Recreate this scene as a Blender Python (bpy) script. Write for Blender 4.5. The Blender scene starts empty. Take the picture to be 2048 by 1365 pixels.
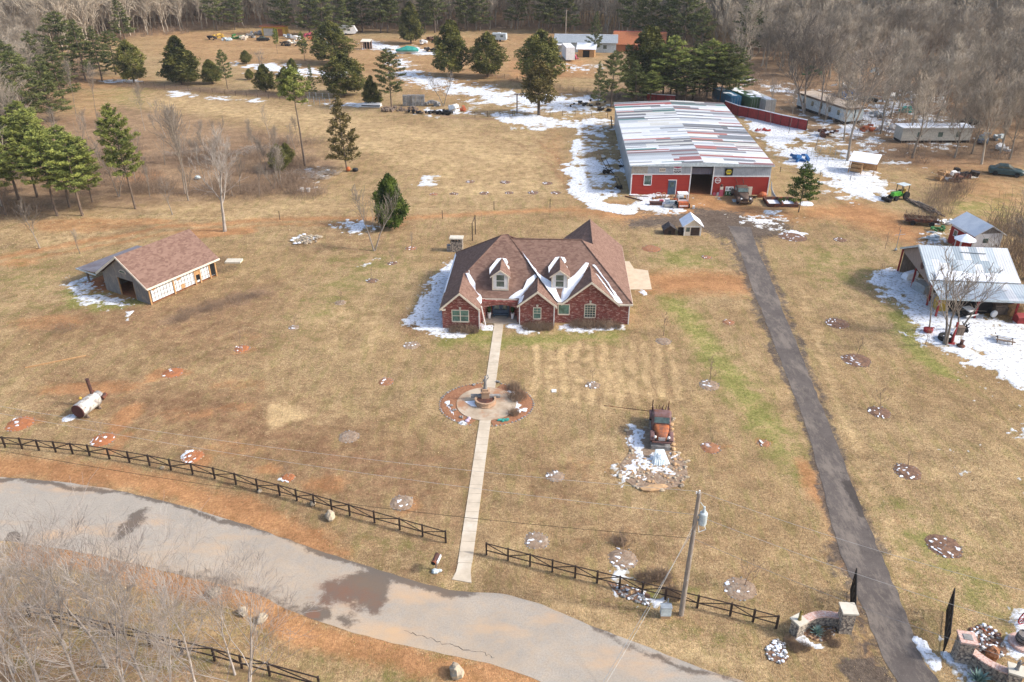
import bpy, math, random
import numpy as np
from mathutils import Vector, Matrix, noise as mnoise
sc=bpy.context.scene; COL=sc.collection
R=math.radians
# ---------------------------------------------------------------- camera, sky, sun, exposure
FPX=1586.; TH=R(28.7); CH=40.; S_,C_=math.sin(TH),math.cos(TH)
cd=bpy.data.cameras.new('camera'); cam=bpy.data.objects.new('camera',cd); COL.objects.link(cam)
cam.location=(0,0,CH); cam.rotation_euler=(R(90)-TH,0,0)
cd.sensor_width=36; cd.lens=FPX/2048*36; cd.clip_end=5000; cd.clip_start=.5
sc.camera=cam
SUN_EL=R(36); SUN_AZ=R(-9)      # direction to the sun in the XY plane measured from +X
w=bpy.data.worlds.new('World'); sc.world=w; w.use_nodes=True
nt=w.node_tree; bg=nt.nodes['Background']; sky=nt.nodes.new('ShaderNodeTexSky')
sky.sky_type='NISHITA'; sky.sun_disc=False; sky.sun_elevation=SUN_EL; sky.sun_rotation=R(90)-SUN_AZ
sky.air_density=1.0; sky.dust_density=3.0; sky.ozone_density=.8
nt.links.new(sky.outputs[0],bg.inputs[0]); bg.inputs[1].default_value=.15
sl=bpy.data.lights.new('sun','SUN'); so=bpy.data.objects.new('sun',sl); COL.objects.link(so)
sl.energy=2.15; sl.angle=R(5); sl.color=(1,.97,.91)
sd=Vector((math.cos(SUN_AZ)*math.cos(SUN_EL),math.sin(SUN_AZ)*math.cos(SUN_EL),math.sin(SUN_EL)))
so.rotation_euler=sd.to_track_quat('Z','Y').to_euler(); so.location=(60,-20,80)
sc.view_settings.view_transform='Standard'; sc.view_settings.look='None'; sc.view_settings.gamma=1
sc.view_settings.exposure=.88
# ---------------------------------------------------------------- pixel of the photograph -> place on the ground
def at(px,py,z=0.):
    v=(py-682.5)/FPX;u=(px-1024)/FPX;d=(CH-z)/(S_+v*C_)
    return Vector((u*d,d*(C_-v*S_),z))
def hgt(xb,yb,yt):
    p=at(xb,yb);v=(yt-682.5)/FPX;d=p.y/(C_-v*S_);return CH-d*(S_+v*C_)
def mpp(px,py): return (at(px+1,py)-at(px,py)).length      # metres per photo pixel there
def yaw(a,b): return math.atan2(b[1]-a[1],b[0]-a[0])
# ---------------------------------------------------------------- materials
MATS={}
def nodes_of(m): m.use_nodes=True; return m.node_tree,m.node_tree.nodes['Principled BSDF']
def mixc(nt,f,a,b,mode='MIX'):
    n=nt.nodes.new('ShaderNodeMix'); n.data_type='RGBA'; n.blend_type=mode; n.clamp_factor=True
    for s,v in ((0,f),(6,a),(7,b)):
        if hasattr(v,'is_linked') or isinstance(v,bpy.types.NodeSocket): nt.links.new(v,n.inputs[s])
        else: n.inputs[s].default_value=v if s==0 else tuple(v)[:3]+(1,)
    return n.outputs[2]
def tex(nt,scale,detail=4,rough=.6,stretch=None,src='Object',dist=0.,rot=None):
    tc=nt.nodes.new('ShaderNodeTexCoord'); mp=nt.nodes.new('ShaderNodeMapping')
    if stretch: mp.inputs[3].default_value=stretch
    if rot: mp.inputs[2].default_value=rot
    nt.links.new(tc.outputs[src],mp.inputs[0]); n=nt.nodes.new('ShaderNodeTexNoise')
    n.inputs['Scale'].default_value=scale;n.inputs['Detail'].default_value=detail;n.inputs['Roughness'].default_value=rough
    n.inputs['Distortion'].default_value=dist
    nt.links.new(mp.outputs[0],n.inputs[0]); return n.outputs[0]
def ramp(nt,v,a,b):
    n=nt.nodes.new('ShaderNodeMapRange'); n.inputs[1].default_value=a;n.inputs[2].default_value=b
    nt.links.new(v,n.inputs[0]); return n.outputs[0]
def mth(nt,op,a,b):
    n=nt.nodes.new('ShaderNodeMath'); n.operation=op; n.use_clamp=True
    for i,v in enumerate((a,b)):
        if isinstance(v,bpy.types.NodeSocket): nt.links.new(v,n.inputs[i])
        else: n.inputs[i].default_value=v
    return n.outputs[0]
def bump(nt,b,h,strength,dist):
    n=nt.nodes.new('ShaderNodeBump'); n.inputs[0].default_value=strength;n.inputs[1].default_value=dist
    nt.links.new(h,n.inputs['Height']); nt.links.new(n.outputs[0],b.inputs['Normal'])
def mat(name,c,rough=.8,c2=None,sc_=3.,lo=.4,hi=.62,stretch=None,metal=0.,c3=None,sc3=.6,bmp=0.,rnd=0.,spec=.3,alpha=1.):
    """plain procedural material: base colour broken up by noise, optional second stain colour and per-object variation"""
    if name in MATS: return MATS[name]
    m=bpy.data.materials.new(name); nt,b=nodes_of(m)
    if c2 is None: c2=tuple(x*.72 for x in c)
    f=ramp(nt,tex(nt,sc_,5,.65,stretch),lo,hi)
    col=mixc(nt,f,c,c2)
    if c3: col=mixc(nt,ramp(nt,tex(nt,sc3,6,.7),.52,.66),col,c3)
    if rnd:
        oi=nt.nodes.new('ShaderNodeObjectInfo'); hs=nt.nodes.new('ShaderNodeHueSaturation')
        nt.links.new(ramp(nt,oi.outputs['Random'],0,1),hs.inputs['Fac']) if False else None
        mr=nt.nodes.new('ShaderNodeMapRange'); mr.inputs[3].default_value=1-rnd; mr.inputs[4].default_value=1+rnd
        nt.links.new(oi.outputs['Random'],mr.inputs[0]); nt.links.new(mr.outputs[0],hs.inputs['Value'])
        nt.links.new(col,hs.inputs['Color']); col=hs.outputs[0]
    nt.links.new(col,b.inputs['Base Color']); b.inputs['Roughness'].default_value=rough;b.inputs['Metallic'].default_value=metal
    b.inputs['Specular IOR Level'].default_value=spec
    if bmp: bump(nt,b,tex(nt,sc_*2.5,4,.6,stretch),bmp,.03)
    MATS[name]=m; return m
def brickmat():
    m=bpy.data.materials.new('red_brick'); nt,b=nodes_of(m)
    tc=nt.nodes.new('ShaderNodeTexCoord');sp=nt.nodes.new('ShaderNodeSeparateXYZ');cb=nt.nodes.new('ShaderNodeCombineXYZ')
    nt.links.new(tc.outputs['Object'],sp.inputs[0]); ad=nt.nodes.new('ShaderNodeMath');ad.operation='ADD'
    nt.links.new(sp.outputs[0],ad.inputs[0]);nt.links.new(sp.outputs[1],ad.inputs[1])
    nt.links.new(ad.outputs[0],cb.inputs[0]);nt.links.new(sp.outputs[2],cb.inputs[1])
    br=nt.nodes.new('ShaderNodeTexBrick'); nt.links.new(cb.outputs[0],br.inputs[0])
    br.inputs['Scale'].default_value=1;br.inputs['Brick Width'].default_value=.22;br.inputs['Row Height'].default_value=.075
    br.inputs['Mortar Size'].default_value=.008; br.inputs[1].default_value=(.26,.036,.022,1);br.inputs[2].default_value=(.17,.026,.018,1);br.inputs[3].default_value=(.30,.17,.14,1)
    s=ramp(nt,tex(nt,1.6,5,.8,(1.4,1.4,5)),.545,.575)
    col=mixc(nt,s,br.outputs[0],(.52,.34,.28))
    col=mixc(nt,ramp(nt,tex(nt,2.2,3,.6),.4,.7),col,mixc(nt,.55,col,(.10,.012,.012)))
    nt.links.new(col,b.inputs['Base Color']); b.inputs['Roughness'].default_value=.9; bump(nt,b,br.outputs[1],.3,.01); return m
def shinglemat(name,c,c2):
    m=bpy.data.materials.new(name); nt,b=nodes_of(m)
    v=nt.nodes.new('ShaderNodeTexVoronoi'); tc=nt.nodes.new('ShaderNodeTexCoord');mp=nt.nodes.new('ShaderNodeMapping')
    mp.inputs[3].default_value=(3,5,7); nt.links.new(tc.outputs['Object'],mp.inputs[0]); nt.links.new(mp.outputs[0],v.inputs[0]);v.inputs['Scale'].default_value=1.
    bw=nt.nodes.new('ShaderNodeRGBToBW');nt.links.new(v.outputs['Color'],bw.inputs[0])
    col=mixc(nt,ramp(nt,bw.outputs[0],.25,.75),c,c2)
    col=mixc(nt,ramp(nt,tex(nt,.35,4,.6),.35,.7),col,mixc(nt,.10,col,(.30,.19,.15)))
    nt.links.new(col,b.inputs['Base Color']);b.inputs['Roughness'].default_value=.95;b.inputs['Specular IOR Level'].default_value=.15
    bump(nt,b,v.outputs[0],.35,.02); return m
def stonemat(name,a,bb,cc):
    m=bpy.data.materials.new(name); nt,b=nodes_of(m)
    v=nt.nodes.new('ShaderNodeTexVoronoi'); tc=nt.nodes.new('ShaderNodeTexCoord');nt.links.new(tc.outputs['Object'],v.inputs[0]);v.inputs['Scale'].default_value=6.5
    bw=nt.nodes.new('ShaderNodeRGBToBW');nt.links.new(v.outputs['Color'],bw.inputs[0])
    col=mixc(nt,ramp(nt,bw.outputs[0],.3,.7),a,bb); col=mixc(nt,ramp(nt,v.outputs[0],.5,.7),col,cc)
    nt.links.new(col,b.inputs['Base Color']);b.inputs['Roughness'].default_value=.9;bump(nt,b,v.outputs[0],.6,.04);return m
def attrmat(name,attr,rough=.5,metal=0.,stretch=None,amt=.25,wave=None):
    """colour from a painted-per-panel face colour, weathered by noise"""
    m=bpy.data.materials.new(name); nt,b=nodes_of(m); a=nt.nodes.new('ShaderNodeAttribute');a.attribute_name=attr
    col=mixc(nt,ramp(nt,tex(nt,1.2,5,.7,stretch),.4,.75),a.outputs[0],mixc(nt,amt,a.outputs[0],(.25,.24,.24)))
    nt.links.new(col,b.inputs['Base Color']);b.inputs['Roughness'].default_value=rough;b.inputs['Metallic'].default_value=metal
    if wave:
        wv=nt.nodes.new('ShaderNodeTexWave');wv.bands_direction=wave;tc=nt.nodes.new('ShaderNodeTexCoord');nt.links.new(tc.outputs['Object'],wv.inputs[0]);wv.inputs['Scale'].default_value=1.1
        bump(nt,b,wv.outputs[1],.5,.03)
    return m
def metalmat(name,c,c2,wave='X',scale=1.1,rough=.5,bs=.6):
    m=bpy.data.materials.new(name); nt,b=nodes_of(m)
    wv=nt.nodes.new('ShaderNodeTexWave');wv.bands_direction=wave;tc=nt.nodes.new('ShaderNodeTexCoord');nt.links.new(tc.outputs['Object'],wv.inputs[0]);wv.inputs['Scale'].default_value=scale
    col=mixc(nt,ramp(nt,tex(nt,.8,6,.7),.4,.65),c,c2); col=mixc(nt,mth(nt,'MULTIPLY',wv.outputs[1],.3),col,c2)
    nt.links.new(col,b.inputs['Base Color']);b.inputs['Roughness'].default_value=rough;b.inputs['Metallic'].default_value=.25
    bump(nt,b,wv.outputs[1],bs,.03);return m
M={}
M['brick']=brickmat(); M['shingle']=shinglemat('brown_shingle',(.15,.088,.068),(.225,.14,.108)); M['dshingle']=shinglemat('dark_shingle',(.05,.045,.045),(.09,.08,.08))
M['trim']=mat('cream_trim',(.72,.64,.52),.6,(.62,.54,.43)); M['white']=mat('white_paint',(.80,.79,.77),.5,(.66,.65,.63)); M['snow']=mat('snow_white',(.86,.88,.92),.7,(.74,.77,.83),2.5,bmp=.4)
M['glass']=mat('window_glass',(.05,.07,.06),.08,(.12,.17,.15),1.2,spec=.8); M['green_glass']=mat('curtained_glass',(.14,.26,.21),.12,(.07,.12,.10),2.,spec=.7)
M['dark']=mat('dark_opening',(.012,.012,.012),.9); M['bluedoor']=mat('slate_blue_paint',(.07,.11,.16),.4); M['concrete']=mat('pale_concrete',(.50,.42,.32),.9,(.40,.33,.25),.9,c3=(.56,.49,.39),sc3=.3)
M['red']=mat('barn_red',(.36,.035,.022),.75,(.27,.027,.02),1.5,stretch=(.2,1,9)); M['redpaint']=mat('red_paint',(.30,.03,.03),.6); M['galv']=metalmat('galvanised_sheet',(.46,.49,.52),(.30,.33,.36))
M['galvy']=metalmat('galvanised_side',(.42,.45,.48),(.24,.27,.30),'Y',.9); M['tan']=mat('tan_panel',(.42,.37,.30),.7)
M['rust']=mat('rusty_metal',(.11,.05,.035),.85,(.055,.03,.03),4.,c3=(.30,.085,.03),sc3=1.5,bmp=.3); M['orangerust']=mat('orange_rust',(.42,.13,.045),.8,(.18,.08,.055),2.2,bmp=.2)
M['purplerust']=mat('purple_brown_rust',(.20,.11,.10),.65,(.12,.07,.07),2.,c3=(.2,.07,.03),sc3=2.)
M['black']=mat('black_paint',(.014,.012,.012),.6); M['tyre']=mat('rubber',(.02,.02,.02),.9); M['fence']=mat('dark_fence_wood',(.035,.022,.018),.8,(.06,.04,.03),3.)
M['wood']=mat('weathered_wood',(.22,.16,.12),.9,(.12,.09,.07),3.,stretch=(4,4,.7)); M['greywood']=mat('grey_boards',(.25,.225,.205),.9,(.12,.11,.105),3.5,stretch=(5,5,.25),c3=(.30,.25,.20),sc3=1.2); M['newwood']=mat('fresh_lumber',(.48,.28,.13),.8,(.36,.2,.09))
M['pole']=mat('pole_wood',(.34,.29,.24),.9,(.22,.18,.15),3.,stretch=(5,5,.5)); M['stone']=stonemat('field_stone',(.26,.22,.18),(.44,.37,.29),(.12,.10,.09)); M['cap']=mat('limestone_cap',(.62,.57,.47),.8,(.52,.47,.38),1.5)
M['rock']=mat('pale_rock',(.46,.38,.27),.9,(.30,.24,.18),2.,bmp=.5); M['orock']=mat('tan_rock',(.52,.33,.17),.9,(.34,.22,.13),2.,bmp=.5); M['grock']=mat('grey_rock',(.30,.29,.28),.9,(.18,.17,.16),2.,bmp=.5)
M['mulch']=mat('brown_mulch',(.115,.065,.045),1.,(.20,.115,.075),6.,bmp=.6,c3=(.26,.15,.09),sc3=3.); M['clay']=mat('red_clay',(.40,.15,.06),1.,(.28,.11,.05),3.); M['ringsoil']=mat('ring_gravel',(.31,.22,.15),1.,(.19,.13,.09),5.,bmp=.5,c3=(.36,.29,.22),sc3=2.)
M['leafbed']=mat('orange_mulch',(.24,.105,.055),1.,(.34,.17,.09),6.,bmp=.6)
M['bark']=mat('bare_bark',(.27,.225,.18),.95,(.19,.16,.135),2.,rnd=.25); M['fbark']=mat('forest_bark',(.37,.315,.25),.95,(.26,.215,.165),.6,rnd=.30); M['wbark']=mat('pale_bark',(.42,.375,.335),.95,(.25,.21,.185),1.2,rnd=.12); M['pbark']=mat('pine_bark',(.16,.115,.085),.95,(.10,.075,.06),2.,rnd=.2); M['shrub']=mat('brown_twigs',(.21,.145,.105),1.,(.29,.21,.145),3.,rnd=.2)
M['greymetal']=mat('grey_metal',(.38,.41,.43),.45,metal=.2); M['bluewhite']=mat('pale_grey_paint',(.55,.62,.64),.4); M['blue']=metalmat('blue_container',(.03,.19,.34),(.025,.13,.22),'X',2.); M['greencont']=metalmat('green_container',(.08,.16,.06),(.05,.10,.045),'X',2.); M['whitecont']=metalmat('white_container',(.52,.52,.48),(.38,.38,.35),'X',2.)
M['yellow']=mat('yellow_paint',(.60,.38,.06),.6); M['orange']=mat('orange_paint',(.50,.13,.05),.6,c3=(.3,.12,.07),sc3=3.); M['greenpaint']=mat('green_paint',(.05,.17,.05),.4); M['teal']=mat('teal_cover',(.04,.30,.25),.5); M['pink']=mat('pink_paint',(.52,.10,.15),.5); M['lilac']=mat('lilac_cover',(.58,.46,.58),.6)
M['ochre']=mat('ochre_roof',(.40,.14,.06),.8); M['wrap']=mat('white_house_wrap',(.74,.74,.74),.6,(.62,.62,.64),1.); M['blueplastic']=mat('blue_tarp',(.03,.14,.36),.5); M['ice']=mat('ice_white',(.72,.78,.80),.25,(.50,.56,.58),3.,stretch=(6,6,1)); M['agave']=mat('agave_blue_green',(.24,.34,.30),.6,(.15,.23,.19),3.); M['beige']=mat('beige_siding',(.50,.47,.41),.7)
# foliage: tint attribute mixes two greens
def folmat(name,a,b_):
    m=bpy.data.materials.new(name); nt,b=nodes_of(m); at_=nt.nodes.new('ShaderNodeAttribute');at_.attribute_name='tint'
    oi=nt.nodes.new('ShaderNodeObjectInfo');hs=nt.nodes.new('ShaderNodeHueSaturation');mr=nt.nodes.new('ShaderNodeMapRange');mr.inputs[3].default_value=.78;mr.inputs[4].default_value=1.2
    nt.links.new(oi.outputs['Random'],mr.inputs[0]);nt.links.new(mr.outputs[0],hs.inputs['Value'])
    nt.links.new(mixc(nt,at_.outputs['Fac'],a,b_),hs.inputs['Color']);nt.links.new(hs.outputs[0],b.inputs['Base Color'])
    b.inputs['Roughness'].default_value=.8;b.inputs['Specular IOR Level'].default_value=.2;return m
M['pine']=folmat('pine_needles',(.045,.07,.018),(.32,.34,.085)); M['pinedark']=folmat('dark_needles',(.035,.052,.018),(.17,.18,.06)); M['cedar']=folmat('cedar_foliage',(.028,.04,.012),(.19,.18,.045)); M['olive']=folmat('olive_foliage',(.045,.042,.014),(.22,.17,.055)); M['cedargreen']=folmat('green_foliage',(.018,.040,.008),(.12,.16,.026))
# ---------------------------------------------------------------- mesh building
class MB:
    def __init__(s): s.v=[];s.f=[];s.c=None
    def add(s,vs,fs):
        o=len(s.v); s.v+=[tuple(p) for p in vs]; s.f+=[tuple(i+o for i in f) for f in fs]; return s
    def box(s,cx,cy,cz,sx,sy,sz,rz=0.,rx=0.,ry=0.,bot=True):
        mt=Matrix.Rotation(rz,3,'Z')@Matrix.Rotation(ry,3,'Y')@Matrix.Rotation(rx,3,'X') if (rz or rx or ry) else None
        vs=[]
        for z in (-.5,.5):
            for x,y in ((-.5,-.5),(.5,-.5),(.5,.5),(-.5,.5)):
                p=Vector((x*sx,y*sy,z*sz)); p=mt@p if mt else p; vs.append((p.x+cx,p.y+cy,p.z+cz))
        return s.add(vs,[(3,2,1,0),(4,5,6,7),(0,1,5,4),(1,2,6,5),(2,3,7,6),(3,0,4,7)])
    def bb(s,x0,x1,y0,y1,z0,z1): return s.box((x0+x1)/2,(y0+y1)/2,(z0+z1)/2,x1-x0,y1-y0,z1-z0)
    def poly(s,*ps): return s.add(ps,[tuple(range(len(ps)))])
    def prism(s,pts,d):   # polygon pts (3D) extruded by vector d
        n=len(pts); q=[tuple(a+b for a,b in zip(p,d)) for p in pts]
        return s.add(list(pts)+q,[tuple(range(n))[::-1],tuple(range(n,2*n))]+[(i,(i+1)%n,n+(i+1)%n,n+i) for i in range(n)])
    def tube(s,a,b,r0,r1=None,n=6,caps=True):
        r1=r0 if r1 is None else r1; a=Vector(a);b=Vector(b);d=(b-a)
        if d.length<1e-6: return s
        q=d.to_track_quat('Z','Y'); vs=[]
        for p,r in ((a,r0),(b,r1)):
            for i in range(n):
                t=2*math.pi*i/n; vs.append(p+q@Vector((r*math.cos(t),r*math.sin(t),0)))
        fs=[(i,(i+1)%n,n+(i+1)%n,n+i) for i in range(n)]
        if caps: fs+=[tuple(range(n))[::-1],tuple(range(n,2*n))]
        return s.add(vs,fs)
    def lathe(s,prof,cx=0,cy=0,n=16,axis='Z'):
        ring=len(prof)>3 and prof[0]==prof[-1]
        vs=[]
        for r,z in prof:
            for i in range(n):
                t=2*math.pi*i/n;x,y=r*math.cos(t),r*math.sin(t)
                vs.append((cx+x,cy+y,z) if axis=='Z' else (z,cx+x,cy+y) if axis=='X' else (cx+x,z,cy+y))
        fs=[(j*n+i,j*n+(i+1)%n,(j+1)*n+(i+1)%n,(j+1)*n+i) for j in range(len(prof)-1) for i in range(n)]
        if not ring: fs+=[tuple(range(n))[::-1],tuple(range((len(prof)-1)*n,len(prof)*n))]
        return s.add(vs,fs)
    def ell(s,c,r,n=10,m=7,jit=0.,rng=random,flat=None):
        vs=[(c[0],c[1],c[2]-r[2])]
        for j in range(1,m):
            ph=math.pi*j/m-math.pi/2
            for i in range(n):
                t=2*math.pi*i/n;k=1+jit*(rng.random()-.5)*2
                vs.append((c[0]+r[0]*k*math.cos(ph)*math.cos(t),c[1]+r[1]*k*math.cos(ph)*math.sin(t),c[2]+r[2]*k*math.sin(ph)))
        vs.append((c[0],c[1],c[2]+r[2]))
        L=len(vs)-1;fs=[(0,1+(i+1)%n,1+i) for i in range(n)]
        for j in range(m-2):
            for i in range(n): fs.append((1+j*n+i,1+j*n+(i+1)%n,1+(j+1)*n+(i+1)%n,1+(j+1)*n+i))
        fs+=[(1+(m-2)*n+i,1+(m-2)*n+(i+1)%n,L) for i in range(n)]
        return s.add(vs,fs)
    def loft(s,rings,caps=True):
        n=len(rings[0]);vs=[p for r in rings for p in r]
        fs=[(j*n+i,j*n+(i+1)%n,(j+1)*n+(i+1)%n,(j+1)*n+i) for j in range(len(rings)-1) for i in range(n)]
        if caps: fs+=[tuple(range(n))[::-1],tuple(range((len(rings)-1)*n,len(rings)*n))]
        return s.add(vs,fs)
    def xf(s,rz=0,dx=0,dy=0,dz=0):
        c,t=math.cos(rz),math.sin(rz); s.v=[(x*c-y*t+dx,x*t+y*c+dy,z+dz) for x,y,z in s.v]; return s
def obj(name,mb,m,parent=None,label=None,smooth=False):
    me=bpy.data.meshes.new(name); me.from_pydata(mb.v,[],mb.f); me.validate(); me.materials.append(m)
    if smooth:
        me.polygons.foreach_set('use_smooth',[True]*len(me.polygons))
    import bmesh
    bm=bmesh.new();bm.from_mesh(me);bmesh.ops.recalc_face_normals(bm,faces=bm.faces);bm.to_mesh(me);bm.free()
    o=bpy.data.objects.new(name,me); COL.objects.link(o)
    if parent: o.parent=parent
    if label: o['label']=label
    return o
def T(name,label,cat,loc=(0,0,0),rz=0.,group=None):
    o=bpy.data.objects.new(name,None); COL.objects.link(o); o.empty_display_size=.3
    o.location=loc;o.rotation_euler=(0,0,rz);o['label']=label;o['category']=cat
    if group:o['group']=group
    return o
def tag(o,label=None,cat=None,group=None,kind=None):
    for k,v in (('label',label),('category',cat),('group',group),('kind',kind)):
        if v:o[k]=v
    return o
def one(name,mb,m,label,cat,loc=(0,0,0),rz=0.,group=None,smooth=False):
    o=obj(name,mb,m,None,None,smooth);o.location=loc;o.rotation_euler=(0,0,rz);return tag(o,label,cat,group)
def dup(root,loc,rz=0.,label=None,group=None,scale=1.,cat=None):
    r=root.copy();COL.objects.link(r);r.location=loc;r.rotation_euler=(0,0,rz);r.scale=(scale,)*3 if not hasattr(scale,'__len__') else scale
    if label:r['label']=label
    if group:r['group']=group
    if cat:r['category']=cat
    for ch in list(root.children):
        c=ch.copy();COL.objects.link(c);c.parent=r
        for g in list(ch.children):
            d=g.copy();COL.objects.link(d);d.parent=c
    return r
def fastmesh(name,V,F,m,tint=None,smooth=False):
    """numpy: V (n,3), F (k,3|4)"""
    me=bpy.data.meshes.new(name);n=len(V);k,w_=F.shape
    me.vertices.add(n);me.vertices.foreach_set('co',np.asarray(V,np.float32).ravel())
    me.loops.add(k*w_);me.loops.foreach_set('vertex_index',F.astype(np.int32).ravel())
    me.polygons.add(k);me.polygons.foreach_set('loop_start',(np.arange(k)*w_).astype(np.int32));me.polygons.foreach_set('loop_total',np.full(k,w_,np.int32))
    me.materials.append(m);me.update(calc_edges=True)
    if tint is not None:
        a=me.attributes.new('tint','FLOAT','POINT');a.data.foreach_set('value',np.asarray(tint,np.float32))
    if smooth: me.polygons.foreach_set('use_smooth',[True]*k)
    return me
def link(name,me,parent=None):
    o=bpy.data.objects.new(name,me);COL.objects.link(o)
    if parent:o.parent=parent
    return o
# value noise
_rs=np.random.RandomState(5);_TB=_rs.rand(256,256)
def vn(x,y):
    xi=np.floor(x).astype(int);yi=np.floor(y).astype(int);fx=x-xi;fy=y-yi;fx=fx*fx*(3-2*fx);fy=fy*fy*(3-2*fy)
    g=lambda a,b:_TB[a&255,b&255]
    return (g(xi,yi)*(1-fx)+g(xi+1,yi)*fx)*(1-fy)+(g(xi,yi+1)*(1-fx)+g(xi+1,yi+1)*fx)*fy
def fbm(x,y,s,o=4,gain=.55):
    t=0;a=1;n=0
    for i in range(o): t=t+a*vn(x/s+i*17.3,y/s+i*9.1);n+=a;a*=gain;s/=2.07
    return t/n
def inside(P,x,y):
    c=np.zeros(x.shape,bool);n=len(P)
    for i in range(n):
        x0,y0=P[i][0],P[i][1];x1,y1=P[(i+1)%n][0],P[(i+1)%n][1]
        if y0==y1: continue
        k=((y0>y)!=(y1>y))&(x<(x1-x0)*(y-y0)/(y1-y0)+x0); c^=k
    return c
def dist(P,x,y,closed=True):
    d=np.full(x.shape,1e9);n=len(P)
    for i in range(n if closed else n-1):
        x0,y0=P[i][0],P[i][1];x1,y1=P[(i+1)%n][0],P[(i+1)%n][1];dx,dy=x1-x0,y1-y0;L=dx*dx+dy*dy+1e-9
        t=np.clip(((x-x0)*dx+(y-y0)*dy)/L,0,1);d=np.minimum(d,np.hypot(x-x0-t*dx,y-y0-t*dy))
    return d
def field(shapes,X,Y):
    """max of soft shapes. shape: ('p',[px..],amt,soft) polygon / ('e',px,py,rx_px,ry_px,amt) ellipse / ('l',[px..],halfwidth_m,amt,soft)"""
    out=np.zeros(X.shape);G=X.ndim==2
    for s in shapes:
        if s[0]=='e':
            c=at(s[1],s[2]);rx=s[3]*mpp(s[1],s[2]);ry=max(.15,abs(at(s[1],s[2]-s[4]).y-c.y)) ;b=(c.x-rx*2,c.x+rx*2,c.y-ry*2,c.y+ry*2)
        else:
            P=[at(*p) for p in s[1]];sf=s[3] if s[0]=='p' else s[2]+s[4]
            b=(min(p.x for p in P)-sf,max(p.x for p in P)+sf,min(p.y for p in P)-sf,max(p.y for p in P)+sf)
        if G:
            ix=np.where((X[0]>=b[0])&(X[0]<=b[1]))[0];iy=np.where((Y[:,0]>=b[2])&(Y[:,0]<=b[3]))[0]
            if len(ix)==0 or len(iy)==0: continue
            sl_=np.s_[iy[0]:iy[-1]+1,ix[0]:ix[-1]+1]
        else: sl_=np.where((X>=b[0])&(X<=b[1])&(Y>=b[2])&(Y<=b[3]))[0]
        if not G and len(sl_)==0: continue
        x=X[sl_];y=Y[sl_]
        wx=x+(fbm(x,y,3.)-.5)*1.6;wy=y+(fbm(x+50,y,3.)-.5)*1.6
        if s[0]=='e':
            d=np.hypot((wx-c.x)/rx,(wy-c.y)/ry);v=s[5]*np.clip((1.25-d)/.5,0,1)
        elif s[0]=='p':
            d=dist(P,wx,wy)*np.where(inside(P,wx,wy),1,-1);v=s[2]*np.clip(d/s[3]*.5+.5,0,1)
        else:
            d=dist(P,wx,wy,False);v=s[3]*np.clip((s[2]+s[4]*.5-d)/s[4],0,1)
        out[sl_]=np.maximum(out[sl_],v)
    return out
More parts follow.
